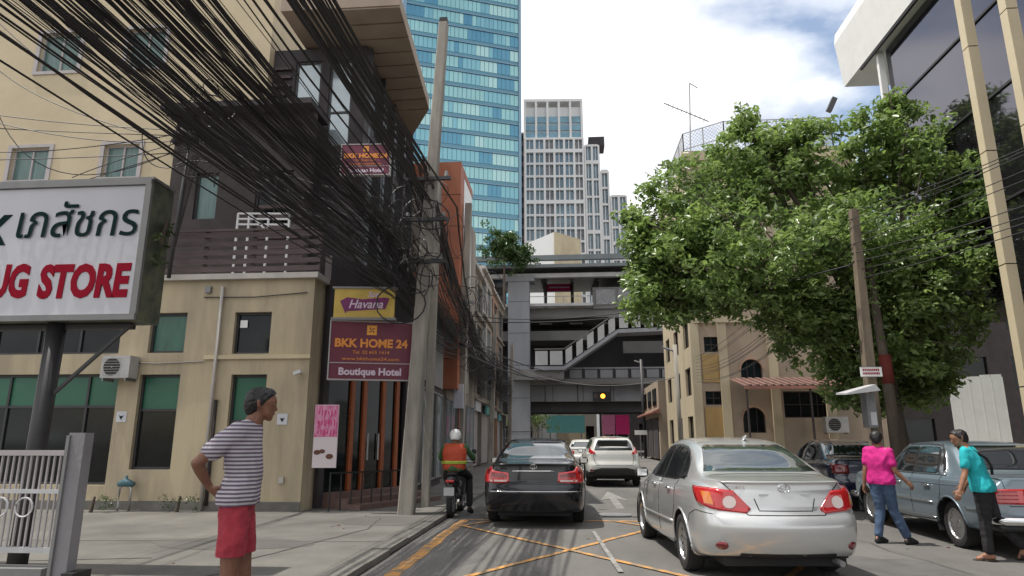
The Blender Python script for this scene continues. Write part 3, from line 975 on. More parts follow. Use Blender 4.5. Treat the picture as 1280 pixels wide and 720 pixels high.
# concourse slab and ledge
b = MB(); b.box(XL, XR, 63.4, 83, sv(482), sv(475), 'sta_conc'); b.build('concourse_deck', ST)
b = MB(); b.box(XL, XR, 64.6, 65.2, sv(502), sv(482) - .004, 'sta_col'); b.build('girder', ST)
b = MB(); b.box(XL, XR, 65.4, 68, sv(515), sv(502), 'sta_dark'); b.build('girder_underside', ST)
b = MB(); b.box(XL, XR, 74, 75, sv(513), sv(482), 'sta_conc'); b.build('girder', ST)
x = -13.0
while x < 16:
    fpart('girder_joint', ST, FT, x, x + .05, sv(501.5), sv(482.5), .41, .43, 'sta_dark')
    x += 2.9
for k in range(9):
    x = -12 + k * 3.1
    b = MB(); b.box(x, x + 1.3, 67, 67.25, zpl - 1.25, zpl - 1.1, 'sta_panel'); b.build('ceiling_lamp', ST)
    b = MB(); b.tube([(x + .6, 64.3, sv(482)), (x + .6, 64.3, sv(503))], .05, 'sta_dark', 6); b.build('downpipe', ST)
for k in range(5):
    fpart('column_joint', ST, FT, FT.uv(635, 440, 1.7)[0] - .01, FT.uv(662, 440, 1.7)[0] + .01, 2.2 + k * 3.1, 2.24 + k * 3.1, 1.69, 1.715, 'sta_dark')
for k in range(7):
    x = -4 + k * 1.9
    b = MB(); b.box(x, x + .05, 64.5, 64.55, zpl + .0, zpl + 1.1, 'grey_metal'); b.build('railing_post', ST)
b = MB(); b.box(-12, 6, 64.48, 64.53, zpl + 1.1, zpl + 1.15, 'grey_metal'); b.build('railing_bar', ST)
x = su(712, 466)
while x < 12:
    b = MB(); b.fbox(FT, x, x + 1.15, sv(474), sv(464), 1.2, 1.3, 'sta_col'); b.build('parapet_panel', ST)
    b = MB(); b.fbox(FT, x + 1.2, x + 1.3, sv(475), sv(462), 1.15, 1.35, 'sta_dark'); b.build('parapet_post', ST)
    x += 1.45
b = MB(); b.fbox(FT, su(712, 466), XR, sv(463), sv(461), 1.15, 1.35, 'sta_col'); b.build('handrail', ST)
# stairs
P0 = (su(668, 447, 3), sv(447, 3)); P1 = (su(705, 447, 3), sv(447, 3)); P2 = (su(772, 402, 3), sv(402, 3)); P3 = (su(835, 400, 3), sv(400, 3))
hh = sv(434, 3) - sv(455, 3)
prof = [P0, P1, P2, P3]
for i, (p, q) in enumerate(zip(prof, prof[1:])):
    L_ = math.hypot(q[0] - p[0], q[1] - p[1]); n = max(2, round(L_ / 1.25))
    for k in range(n):
        a = k / n + .03; c = (k + 1) / n - .05
        pa = (p[0] + (q[0] - p[0]) * a, p[1] + (q[1] - p[1]) * a); pc = (p[0] + (q[0] - p[0]) * c, p[1] + (q[1] - p[1]) * c)
        h = hh * .42
        b = MB(); b.prism([(pa[0], pa[1] - h), (pc[0], pc[1] - h), (pc[0], pc[1] + h), (pa[0], pa[1] + h)], FT, 2.95, 3.05, 'sta_panel'); b.build('stair_panel', ST)
    b = MB(); h = hh * .5
    b.prism([(p[0], p[1] - h - .35), (q[0], q[1] - h - .35), (q[0], q[1] - h), (p[0], p[1] - h)], FT, .8, 3.15, 'sta_col'); b.build('stair_stringer', ST)
    b = MB(); b.prism([(p[0], p[1] + h), (q[0], q[1] + h), (q[0], q[1] + h + .1), (p[0], p[1] + h + .1)], FT, 2.9, 3.12, 'sta_conc'); b.build('stair_rail', ST)
    if i == 1:
        for k in range(16):
            a = k / 16; xx = p[0] + (q[0] - p[0]) * a; zz = p[1] + (q[1] - p[1]) * a - h
            b = MB(); b.fbox(FT, xx, xx + .35, zz, zz + .2, .9, 2.9, 'sta_conc'); b.build('stair_step', ST)
# landing soffit wedge (light)
b = MB(); b.prism([(su(640, 470, 3), sv(474, 3)), (su(705, 470, 3), sv(474, 3)), (su(705, 455, 3), sv(461, 3)), (su(640, 455, 3), sv(461, 3))], FT, .8, 2.9, 'sta_conc'); b.build('landing', ST)
# columns
for px0, px1, py0, py1 in ((635, 662, 345, 545),):
    u0 = FT.uv(px0, 440, 1.7)[0]; u1 = FT.uv(px1, 440, 1.7)[0]
    b = MB(); b.fbox(FT, u0, u1, SW, sv(345, 1.7), .2, 1.7, 'sta_col'); b.build('column', ST)
    b = MB(); b.fbox(FT, u0 - .5, u1 + .5, sv(350, 1.7), sv(343, 1.7), .1, 1.8, 'sta_col'); b.build('column_head', ST)
b = MB(); b.box(11.4, 13.2, 64.9, 66.8, SW, zr, 'sta_col'); b.build('column', ST)
b = MB(); b.box(-8.2, -6.9, 74, 76, SW, zr, 'sta_col'); b.build('column', ST)
b = MB(); b.box(8.6, 9.8, 74, 76, SW, 6, 'sta_dark'); b.build('column', ST)
# red banner on platform
u0, u1, v0, v1 = FT.rect(683, 355, 715, 364, -8)
o = empty('red_banner', FT.p(u0, v0, -8), label='red banner seen through the open upper platform of the station', cat='banner')
b = MB(); b.fbox(FT, u0, u1, v0, v1, -8.1, -8, 'magenta'); b.build('cloth', o)
b = MB(); b.fbox(FT, u0 + .3, u1 - .3, (v0 + v1) / 2 - .05, (v0 + v1) / 2 + .1, -7.99, -7.97, 'poster_white'); b.build('lettering', o)
# parapet white boxes near banner
# signal
u, v = FT.uv(752, 495, 1.6)
o = empty('traffic_signal', FT.p(u, v, .5), label='black traffic signal with one lit amber lamp fixed on the station girder', cat='traffic light')
b = MB(); b.fbox(FT, u - .8, u + .8, v - .42, v + .42, 1.0, 1.5, 'black'); b.build('housing', o)
b = MB(); b.fbox(FT, u - .1, u + .1, v - .1, v + .1, .4, 1.0, 'grey_metal'); b.build('bracket', o)
mat('amber_lamp', (.9, .45, .05), .3, emit=(1, .42, .04), estr=3)
mat('lens_dark', (.05, .02, .02), .2)


def disc(b, F, u, v, d, r, m, n=16):
    b.face([F.p(u + r * math.cos(2 * PI * k / n), v + r * math.sin(2 * PI * k / n), d) for k in range(n)], m)


b = MB(); disc(b, FT, u + .12, v, 1.51, .22, 'amber_lamp'); b.build('lit_lamp', o)
b = MB(); disc(b, FT, u - .52, v, 1.51, .2, 'lens_dark'); b.build('unlit_lamp', o)
b = MB()
for k in range(8):
    a = k * PI / 8
    p = FT.p(u + .12 + .33 * math.cos(a), v + .33 * math.sin(a), 1.5); q = FT.p(u + .12 + .33 * math.cos(a), v + .33 * math.sin(a), 1.75)
    a2 = (k + 1) * PI / 8
    b.face([p, q, FT.p(u + .12 + .33 * math.cos(a2), v + .33 * math.sin(a2), 1.75), FT.p(u + .12 + .33 * math.cos(a2), v + .33 * math.sin(a2), 1.5)], 'black')
b.build('visor', o)

# ---- beyond the station
o = empty('teal_hoarding', (0, 92, 0), label='pale teal billboard low beyond the station underpass', cat='billboard')
F9 = Fr((0, 92, 0), (1, 0))
r = F9.rect(683, 519, 731, 541); b = MB(); b.fbox(F9, *r, -.2, 0, 'teal_print'); b.build('panel', o)
for u in (r[0] + .5, r[1] - .5):
    b = MB(); b.fbox(F9, u - .1, u + .1, 0, r[2], -.2, 0, 'grey_metal'); b.build('leg', o)
for i, (x0, x1, mm, lb) in enumerate(((752, 768, 'poster_pink', 'pale pink vertical banner beyond the underpass, left of the deep pink one'), (769, 786, 'magenta', 'deep pink vertical banner beyond the underpass'))):
    r = F9.rect(x0, 519, x1, 543); o = empty('pink_banner', F9.p(r[0], 0, 1), label=lb, cat='banner', group='pink banners beyond the underpass')
    b = MB(); b.fbox(F9, *r, .9, 1, mm); b.build('cloth', o)
    b = MB(); b.fbox(F9, r[0] + .1, r[0] + .2, 0, r[2], .9, 1, 'grey_metal'); b.build('pole', o)
    b = MB(); b.fbox(F9, r[1] - .2, r[1] - .1, 0, r[2], .9, 1, 'grey_metal'); b.build('pole', o)
# backdrop street buildings across the junction


def block(name, x0, x1, y, z, m, label, nx, nz, gm='glass_dark', depth=14, base=0.0, wf=.6, hf=.55, grp=None, cat='building', fm='frame_grey'):
    o = empty(name, ((x0 + x1) / 2, y, 0), label=label, cat=cat, group=grp)
    F = Fr((0, y, 0), (1, 0))
    hs = []
    w = (x1 - x0) / nx; h = (z - base) / nz
    for i in range(nx):
        for j in range(nz):
            hs.append((x0 + w * (i + (1 - wf) / 2), x0 + w * (i + (1 + wf) / 2), base + h * (j + .25), base + h * (j + .25 + hf)))
    b = MB(); b.wall(F, x0, x1, 0, z, .3, hs, m); b.box(x0, x0 + .3, y + .3, y + depth, 0, z, m); b.box(x1 - .3, x1, y + .3, y + depth, 0, z, m)
    b.build('wall', o)
    b = MB(); b.box(x0 - .2, x1 + .2, y - .2, y + depth, z, z + .4, 'trim'); b.build('roof', o)
    for q in hs:
        b = MB(); b.fbox(F, *q, -.25, -.15, gm); b.build('window', o)
    return o


block('far_shop_building', -26, -4.5, 100, 13, 'weathered', 'dim grey shop building across the junction left of the teal billboard', 6, 3)
block('far_shop_building', 5.2, 30, 98, 14, 'dark_wall', 'dark shop building across the junction behind the pink banners', 6, 3)
block('far_white_building', -4.4, 5, 118, 9.5, 'trim', 'low pale building filling the gap beyond the underpass', 4, 2)
o = empty('white_fence', (-8, 80, 0), label='low white railing fence by the left end of the underpass', cat='fence')
for k in range(16):
    b = MB(); x = -7.6 + k * .32; b.box(x, x + .09, 72, 72.08, SW, 2.6, 'white_metal'); b.build('picket', o)
for z_ in (.6, 1.6, 2.5):
    b = MB(); b.box(-7.7, -2.6, 71.92, 71.99, z_, z_ + .1, 'white_metal'); b.build('rail', o)

# ================================================================== pale low building, towers
o = empty('pale_gabled_building', (0, 95, 0), label='pale low building with a shallow gable showing just above the station roof', cat='building')
F0 = Fr((0, 105, 0), (1, 0))
gu = lambda px, py: F0.uv(px, py)
a0, a1 = gu(655, 318), gu(726, 318)
pk = gu(690, 290)
b = MB(); b.prism([(a0[0], 0), (gu(693, 318)[0], 0), (gu(693, 318)[0], gu(691, 290)[1]), (a0[0], gu(655, 306)[1])], F0, -10, 0, 'beige_pale' if False else 'white_paint'); b.build('left_wall', o)
b = MB(); b.prism([(gu(693, 318)[0] + .01, 0), (a1[0], 0), (a1[0], gu(725, 300)[1]), (gu(693, 318)[0] + .01, gu(691, 290)[1])], F0, -12, .3, 'beige'); b.build('right_wall', o)
# teal glass tower
mat('tower_spandrel', (.07, .23, .32), .25, spec=.7, var=.15, scale=.05)
mat('tower_glass_a', (.25, .50, .52), .12, metal=.25, spec=.8, var=.12, scale=.08)
mat('tower_glass_b', (.17, .40, .47), .12, metal=.35, spec=.8)
mat('tower_glass_c', (.36, .60, .60), .15, metal=.15, spec=.8)
mat('tower_glass_d', (.07, .25, .37), .12, metal=.35, spec=.8)
mat('tower_edge', (.18, .28, .36), .3, metal=.4)
tr = atY(651, 200, 150)
uvec = Vector((math.sin(math.radians(69)), math.cos(math.radians(69))))
FTw = Fr((tr.x, tr.y, 0), (uvec.x, uvec.y))
TT = empty('teal_glass_tower', (tr.x - 15, tr.y, 0), label='very tall teal glass tower rising beyond the left rooftops', cat='tower')
TW = 29.5; NFL = 36; fh = 4.05; TZ = NFL * fh
b = MB(); b.fbox(FTw, -TW, 0, 0, TZ, -22, 0, 'tower_spandrel'); b.build('core', TT)
b = MB(); b.fbox(FTw, -TW - .4, -TW + .5, 0, TZ, -22.2, .5, 'tower_edge'); b.fbox(FTw, -.6, .05, 0, TZ, -22.2, .4, 'tower_edge'); b.build('corner_fin', TT, kind='stuff')
rnd = random.Random(5)
NP = 26
for f in range(8, NFL):
    b = MB(); z0 = f * fh + .9; z1 = (f + 1) * fh - .35
    run = 0; cur = 0
    for k in range(NP):
        if run <= 0:
            zone = noise.noise(Vector((k * .22, f * .35, 3)))
            cur = ('tower_glass_c' if zone > .18 else 'tower_glass_a' if zone > -.12 else 'tower_glass_b' if zone > -.35 else 'tower_glass_d')
            if rnd.random() < .25: cur = rnd.choice(('tower_glass_a', 'tower_glass_d', 'tower_glass_b'))
            run = rnd.randint(1, 4)
        run -= 1
        w = (TW - 1.1) / NP; u = -TW + .5 + k * w
        t_ = rnd.uniform(-.012, .012)
        b.mesh8([FTw.p(u + .07, z0, .1 + t_), FTw.p(u + w - .07, z0, .1 - t_), FTw.p(u + w - .07, z0, .0), FTw.p(u + .07, z0, 0),
                 FTw.p(u + .07, z1, .1 + t_), FTw.p(u + w - .07, z1, .1 - t_), FTw.p(u + w - .07, z1, 0), FTw.p(u + .07, z1, 0)], cur)
    b.build('window_band', TT, kind='stuff')
    fpart('floor_ledge', TT, FTw, -TW + .5, -.6, z1 + .1, z1 + .3, .1, .35, 'tower_edge')
FTl = Fr(FTw.p(-TW, 0, -22), tuple((FTw.p(-TW, 0, 0) - FTw.p(-TW, 0, -22))[:2]))
for f in range(8, NFL):
    fpart('side_window_band', TT, FTl, .5, 21, f * fh + .9, (f + 1) * fh - .35, .4, .46, 'tower_glass_b')
# white condominium
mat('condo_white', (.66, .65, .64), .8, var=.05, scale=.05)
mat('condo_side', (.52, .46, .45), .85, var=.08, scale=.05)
mat('condo_glass', (.13, .19, .22), .15, metal=.2, spec=.7, var=.5, scale=.12)
mat('condo_glass_blue', (.17, .30, .36), .15, metal=.3, spec=.7, var=.3, scale=.15)
mat('condo_balcony', (.17, .175, .18), .4, var=.4, scale=.3)
CN = empty('white_condominium', (0, 200, 0), label='white stepped condominium tower with grids of windows beside the teal glass tower', cat='tower')


def condo_block(x0, x1, y0, z1, bays, rows, top=0, side=True, zbase=36):
    F = Fr((x0, y0, 0), (1, .06)); W_ = x1 - x0
    b = MB(); b.fbox(F, 0, W_, 0, z1, -20, -1.2, 'condo_white')
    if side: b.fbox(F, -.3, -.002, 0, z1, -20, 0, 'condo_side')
    b.build('body', CN)
    zz = z1 - top
    rh = (zz - zbase) / rows
    b = MB()
    for i in range(bays + 1):
        w = 1.1 if i in (0, bays) else .7
        u = W_ * i / bays
        b.fbox(F, max(0, u - w / 2), min(W_, u + w / 2), zbase, z1, -1.19, .12, 'condo_white')
    b.build('pier', CN, kind='stuff')
    for j in range(rows + 1):
        v = zbase + rh * j
        big = j % 4 == 1
        fpart('floor_band', CN, F, .38, W_ - .38, v - (.6 if big else .35), v + (.6 if big else .35), -1.18, .16 if big else -.05, 'condo_white')
    for i in range(bays):
        for j in range(rows):
            u0 = W_ * i / bays + .3; u1 = W_ * (i + 1) / bays - .3; v = zbase + rh * j
            gm = 'condo_balcony' if (i % 3 == 2) else 'condo_glass'
            b = MB(); b.fbox(F, u0, u1, v + .2, v + rh - .2, -1.1, -.8, gm)
            b.fbox(F, u0 + (u1 - u0) * .42, u0 + (u1 - u0) * .54, v + .2, v + rh - .2, -.8, -.5, 'condo_white')
            b.build('window', CN, kind='stuff')
    return F


x_ = lambda px, py: atY(px, py, 200)
ztp = x_(690, 125).z
xa = x_(656, 220).x; xb = x_(731, 220).x
z2 = x_(690, 172).z
F = condo_block(xa, xb, 200, z2, 6, 14)
# crown
Fk = Fr((xa, 200.5, 0), (1, .06)); Wk = xb - xa - .4
b = MB(); b.fbox(Fk, 0, Wk, z2, ztp - 1.6, -16, -1.0, 'condo_white'); b.build('crown_body', CN)
for i in range(6):
    fpart('crown_pier', CN, Fk, Wk * i / 5 - .35, Wk * i / 5 + .35, z2 + .3, ztp, -1, .1, 'condo_white')
fpart('crown_beam', CN, Fk, -.35, Wk + .35, ztp, ztp + .9, -8, .12, 'condo_white')
for i in range(5):
    for j in range(3):
        h = (ztp - 5 - z2) / 3
        fpart('crown_window', CN, Fk, Wk * i / 5 + .4, Wk * (i + 1) / 5 - .4, z2 + .5 + j * h, z2 + (j + 1) * h - .1, -.98, -.6, 'condo_glass_blue')
condo_block(xb + .1, x_(752, 260).x, 202, x_(740, 178).z, 2, 10, side=False)
condo_block(x_(752, 260).x + .1, x_(764, 260).x, 204, x_(760, 208).z, 1, 9, side=False)
condo_block(x_(765, 260).x, x_(787, 260).x, 206, x_(776, 236).z, 2, 8, side=False)
fpart('plant_room', CN, Fr((x_(736, 180).x, 203, 0), (1, 0)), 0, 5.2, x_(740, 178).z, x_(740, 166).z, -6, 0, 'dark_wall')
# dark narrow slab between towers
block('dark_slab_block', x_(652, 250).x - 3, x_(652, 250).x + .8, 215, x_(650, 152).z + 3, 'dark_wall', 'narrow dark slab block squeezed between the teal tower and the white condominium', 1, 20, base=30, fm='black')

# ================================================================== RIGHT
# mirrored office building
XM = 9.15
FM = Fr((XM, 18.1, 0), (0, -1))     # u runs towards the camera, n = -x (to the street)
mb_ = empty('mirrored_office_building', (XM + 5, 14, 0), label='modern building with mirrored glass facade, white roof fascia and beige columns at upper right', cat='building')
zM = 12.45
b = MB()
b.box(XM + .3, XM + 12, -6, 17.8, 4.4, zM, 'dark_wall'); b.box(XM + 3, XM + 12, 3, 17, .13, 4.4, 'dark_wall'); b.build('body', mb_)
mat('mirror_pane', (.13, .127, .15), .06, metal=.9, spec=.8)
PW = 3.45
lv = [4.4, 6.4, 8.75, 10.65, zM]
for i in range(8):
    for j in range(4):
        u0 = .1 + i * PW; u1 = u0 + PW - .02
        b = MB(); b.fbox(FM, u0, u1, lv[j] + .03, lv[j + 1] - .03, -.29, -.2, 'mirror_pane'); b.build('pane', mb_)
for v in lv[1:4]:
    fpart('glazing_bar', mb_, FM, 0, 27.5, v - .028, v + .028, -.2, -.16, 'frame_dark')
for i in range(1, 8):
    fpart('glazing_bar', mb_, FM, .1 + i * PW - .02, .1 + i * PW + .01, 4.42, zM, -.2, -.185, 'frame_dark')
# far return face with teal glass
FMr = Fr((XM + .28, 20.42, 0), (1, 0))
b = MB(); b.box(XM + .02, XM + .2, 18.11, 18.23, 4.3, zM, 'white_paint'); b.build('corner_post', mb_)
b = MB(); b.box(XM + .31, XM + 12, 17.82, 17.88, 4.5, zM, 'tower_glass_a'); b.build('end_glass', mb_)
b = MB(); b.box(XM + .31, XM + 12, 17.89, 19.0, 10.0, 10.3, 'white_paint'); b.build('balcony_slab', mb_)
fpart('balcony_glass', mb_, Fr((XM + .35, 18.95, 0), (1, 0)), 0, 8, 10.31, 11.5, -.03, 0, 'tower_glass_c')
b = MB()
xo = XM - .12
b.prism([(xo, zM + .02), (XM + 12, zM + .02), (XM + 12, zM + 1.9), (xo - .1, zM + 1.9), (xo - .16, zM + 1.55)], Fr((0, -6, 0), (1, 0)), -26.1, 0, 'white_paint')
b.build('roof_fascia', mb_)
fpart('soffit_edge', mb_, FM, -.9, 25, zM - .05, zM + .018, .03, .1, 'frame_dark')
mat('beige_metal', (.56, .48, .33), .5, var=.08, scale=1)
for (px, py, hx) in ((1237, 200, .0), (1262, 20, 0)):
    X = XM - .75
    q = atX(px, py, X)
    for k in range(5):
        z0 = 2.2 + k * 2.3
    seg = [.13, 2.4, 4.7, 7.0, 9.3, 11.6, zM]
    b0 = q.y
    for a_, c_ in zip(seg, seg[1:]):
        b = MB(); b.box(X - .10, X + .10, b0 - .10, b0 + .10, a_ + .012, c_ - .012, 'beige_metal'); b.build('column_segment', mb_)
    b = MB(); b.box(X - .08, X + .08, b0 - .08, b0 + .08, .13, zM, 'frame_dark'); b.build('column_core', mb_)
# canopy and dark undercroft
# white panel wall
ww = empty('white_panel_wall', (9.6, 17, .13), label='white metal panel hoarding standing under the tree at right', cat='wall')
FWp = Fr((0, 26, 0), (1, -.42))
a = FWp.uv(1192, 530)[0]; c = FWp.uv(1262, 530)[0]; zt_ = FWp.uv(1225, 472)[1]
n = 5
for k in range(n):
    w = (c - a) / n
    fpart('panel', ww, FWp, a + k * w + .012, a + (k + 1) * w - .012, .2, zt_ + .02 * (k % 2) + k * .02, -.06, 0, 'white_paint')
    fpart('seam_rib', ww, FWp, a + (k + 1) * w - .012, a + (k + 1) * w + .012, .2, zt_, -.05, .004, 'white_paint')
fpart('base_rail', ww, FWp, a, c, .13, .2, -.06, .03, 'grey_metal')

# beige building with arched windows
BB = empty('beige_arched_building', (12, 35, 0), label='beige building with arched windows, ochre panels and a red awning behind the tree', cat='building')
FBf = Fr((6.65, 35, 0), (1, 0)); FBs = Fr((6.65, 46, 0), (0, -1))
zB = 16.6


def buv(px, py): return FBf.uv(px, py)
def brect(*r): return FBf.rect(*r)


# wing left part is the narrow ochre-panel bay, main wall recessed to its right
arch = [brect(926, 449, 953, 476), brect(929, 509, 957, 541)]
wins = [brect(880, 421, 899, 440), brect(882, 489, 903, 506), brect(974, 415, 1012, 432), brect(980, 489, 1045, 522)]
ups = []
for k in range(4):
    zz = 8.3 + k * 2.15
    if zz + 1.3 < zB:
        ups += [(.6, 1.5, zz, zz + 1.2), (2.6, 3.8, zz, zz + 1.2), (5, 6.4, zz, zz + 1.2), (8, 9.4, zz, zz + 1.2), (10.6, 12, zz, zz + 1.2)]
b = MB(); b.wall(FBf, 0, 9.2, .13, zB, .3, [h for h in arch + wins + ups if h[1] < 9.2], 'beige_dimmed')
b.build('wall', BB)
side_h = []
for k in range(6):
    for j in range(3):
        zz = 1.2 + k * 2.6
        side_h.append((1.0 + j * 3.4, 2.6 + j * 3.4, zz, zz + 1.5))
b = MB(); b.wall(FBs, 0, 10.7, .13, zB, .3, side_h, 'beige'); b.build('side_wall', BB)
for h in side_h: window(BB, FBs, h, d=-.15, gm='glass_dark', mullions=(.5,), fm='dark_brown')
for h in [h for h in wins + ups if h[1] < 9.2]: window(BB, FBf, h, d=-.15, gm='glass_dark', mullions=(.33, .66) if h[1] - h[0] > 1.6 else (.5,), transoms=(.5,), fm='dark_brown')
for h in arch:
    window(BB, FBf, h, d=-.2, gm='glass_dark', mullions=(.33, .66), fm='dark_brown')
    cx = (h[0] + h[1]) / 2; r = (h[1] - h[0]) / 2; b = MB(); n = 12
    # spandrels that round the head of the opening
    for sg in (-1, 1):
        pts = [(cx + sg * r, h[3] - r)] + [(cx + sg * r * math.cos(k * PI / 2 / n), h[3] - r + r * math.sin(k * PI / 2 / n)) for k in range(1, n + 1)] + [(cx + sg * r, h[3])]
        if sg < 0: pts = pts[::-1]
        b.prism(pts, FBf, -.15, -.002, 'beige_dimmed')
    b.build('arch_head', BB)
    b = MB(); ring = [(cx + r * math.cos(k * PI / n), h[3] - r + r * math.sin(k * PI / n)) for k in range(n + 1)]
    for p, q in zip(ring, ring[1:]):
        s = 1.16; pp = (cx + (p[0] - cx) * s, h[3] - r + (p[1] - h[3] + r) * s); qq = (cx + (q[0] - cx) * s, h[3] - r + (q[1] - h[3] + r) * s)
        b.prism([p, pp, qq, q], FBf, 0, .05, 'brick_soft')
    b.build('arch_trim', BB)
for r in (brect(878, 443, 901, 478), brect(882, 509, 905, 546)):
    fpart('ochre_panel', BB, FBf, *r, .003, .05, 'ochre')
for px in (871, 906, 968, 1035):
    u = FBf.uv(px, 480)[0]; fpart('pilaster', BB, FBf, u - .22, u + .22, .13, 8, .002, .16, 'beige')
fpart('string_course', BB, FBf, 0, 9.2, 7.4, 7.7, .165, .25, 'beige')
# awning of corrugated sheet
u0 = FBf.uv(911, 478)[0]; u1 = FBf.uv(1062, 478)[0]; v0 = FBf.uv(980, 476)[1]
mat('awning_red', (.17, .095, .08), .6, var=.2, scale=1.5)
aw = []
n = 34
for k in range(n):
    w = (u1 - u0) / n; u = u0 + k * w; dz = .06 if k % 2 else 0
    b = MB(); b.mesh8([FBf.p(u, v0 - .5 + dz, 3), FBf.p(u + w, v0 - .5 + dz, 3), FBf.p(u + w, v0 + .05 + dz, .26), FBf.p(u, v0 + .05 + dz, .26), FBf.p(u, v0 - .45 + dz, 3), FBf.p(u + w, v0 - .45 + dz, 3), FBf.p(u + w, v0 + .10 + dz, .26), FBf.p(u, v0 + .10 + dz, .26)], 'awning_red')
    b.build('awning_sheet', BB)
fpart('awning_gutter', BB, FBf, u0, u1, v0 - .62, v0 - .5, 3, 3.08, 'roof_red')
for u in (u0 + .1, (u0 + u1) / 2, u1 - .1):
    b = MB(); b.bar(FBf.p(u, .13, 2.9), FBf.p(u, v0 - .52, 2.9), .08, .08, 'dark_brown'); b.build('awning_post', BB)
b = MB(); b.box(6.65, 15.8, 35.3, 46, zB, zB + .25, 'trim'); b.box(15.55, 15.85, 35.3, 46, .13, zB - .003, 'beige_dimmed'); b.build('roof', BB)
b = MB(); b.fbox(FBf, -.15, 9.3, zB - .25, zB + .3, .3, .5, 'beige'); b.build('cornice', BB)
block('tree_shade_block', 16.2, 34, 36, 12.5, 'dark_brown', 'added dark block standing in for the shade behind the big tree trunk', 6, 4, depth=10)  # added block; its dark colour stands in for shade under the tree
ac_unit(FBf.p(FBf.uv(1037, 541)[0], FBf.uv(1037, 541)[1], .6), (1, 0), 1.05, .75, .5, 'outdoor air conditioner unit under the red awning of the beige building', name='air_conditioner')
# rooftop mesh fence
rf = empty('rooftop_mesh_fence', (10, 35, zB + .25), label='wire mesh fence panels round the flat roof above the tree', cat='fence')
mat('mesh_wire', (.30, .29, .29), .5, metal=.5)
def rt(px, py, Y): return atY(px, py, Y)
zf0, zf1 = zB + .3, rt(950, 148, 34.9).z
corners = [Vector((7.0, 45.5, 0)), Vector((7.0, 36.5, 0)), Vector((9.0, 35.1, 0)), Vector((14.8, 35.1, 0)), Vector((15, 45, 0))]
for p, q in zip(corners, corners[1:]):
    n = max(2, int((q - p).length / 1.3))
    for k in range(n + 1):
        c_ = p.lerp(q, k / n)
        b = MB(); b.bar((c_.x, c_.y, zf0), (c_.x, c_.y, zf1), .05, .05, 'mesh_wire'); b.build('post', rf)
    b = MB()
    for z_ in (zf0, zf1, (zf0 + zf1) / 2): b.bar((p.x, p.y, z_), (q.x, q.y, z_), .04, .04, 'mesh_wire')
    b.build('rail', rf, kind='stuff')
    b = MB(); Ld = (q - p).length; m_ = int(Ld / .22); H_ = zf1 - zf0
    for k in range(-int(H_ / .22), m_ + 1):
        for sg in (0, 1):
            a = k * .22 / Ld; c2 = (k * .22 + H_) / Ld
            ta, tb = max(0, a), min(1, c2)
            if tb <= ta: continue
            za = zf0 + (ta - a) * Ld; zb_ = zf0 + (tb - a) * Ld
            if sg: za, zb_ = zf1 - (za - zf0), zf1 - (zb_ - zf0)
            P = p.lerp(q, ta); Q = p.lerp(q, tb)
            b.tube([(P.x, P.y, za), (Q.x, Q.y, zb_)], .009, 'mesh_wire', 3, cap=False)
    b.build('wire_mesh', rf, kind='stuff')
# antennas
p = rt(862, 182, 35.4)
o = empty('television_antenna', (p.x, p.y, zB), label='thin television aerial mast with a slanting boom on the beige building roof', cat='antenna')
tp = rt(862, 104, 35.4)
b = MB(); b.tube([(p.x, p.y, zB), tp], .04, 'mesh_wire', 5); b.build('mast', o)
b = MB(); a, c = rt(830, 129, 35.4), rt(886, 152, 35.4); b.tube([a, c], .035, 'mesh_wire', 5); b.build('boom', o)
for k in range(9):
    q = a.lerp(c, .1 + k * .1); b = MB(); b.tube([q + Vector((0, -.35, 0)), q + Vector((0, .35, 0))], .015, 'mesh_wire', 4); b.build('element', o)
b = MB(); b.tube([tp, rt(872, 110, 35.4)], .03, 'mesh_wire', 5); b.build('tip_arm', o)
p = rt(846, 209, 36.5)
o = empty('roof_floodlight_arm', p, label='short horizontal bar sticking out left from the beige building roof edge', cat='antenna')
b = MB(); b.tube([rt(822, 206, 36.5), p + Vector((.5, 0, 0))], .06, 'grey_metal', 6); b.build('bar', o)
p = rt(1037, 140, 35.2)
o = empty('roof_spotlight', (p.x, p.y, zf1), label='small dark spotlight tilted on the right corner of the rooftop mesh fence', cat='lamp')
b = MB(); b.bar(rt(1036, 139, 35.2), rt(1043, 123, 35.2), .28, .28, 'frame_dark'); b.build('housing', o)
# lower rough building beyond, right
shed = empty('pink_grey_house', (8.5, 50, 0), label='small pinkish grey house with a sagging roof between beige building and station', cat='building')
b = MB(); b.box(6.4, 15, 48, 58, .13, 5.6, 'beige_dimmed'); b.build('wall', shed)
b = MB(); b.mesh8([(5.9, 47.5, 3.3), (6.39, 47.5, 3.3), (6.39, 58, 3.3), (5.9, 58, 3.3), (5.9, 47.5, 3.4), (6.39, 47.5, 3.6), (6.39, 58, 3.6), (5.9, 58, 3.4)], 'roof_red'); b.build('awning', shed)
for k in range(3):
    b = MB(); b.box(6.34, 6.39, 49 + k * 3, 51 + k * 3, 3.9, 5.1, 'glass_dark'); b.build('window', shed)
for k in range(3):
    b = MB(); b.box(6.34, 6.39, 48.6 + k * 3, 51 + k * 3, .2, 3.0, 'dark_wall'); b.build('shutter', shed)
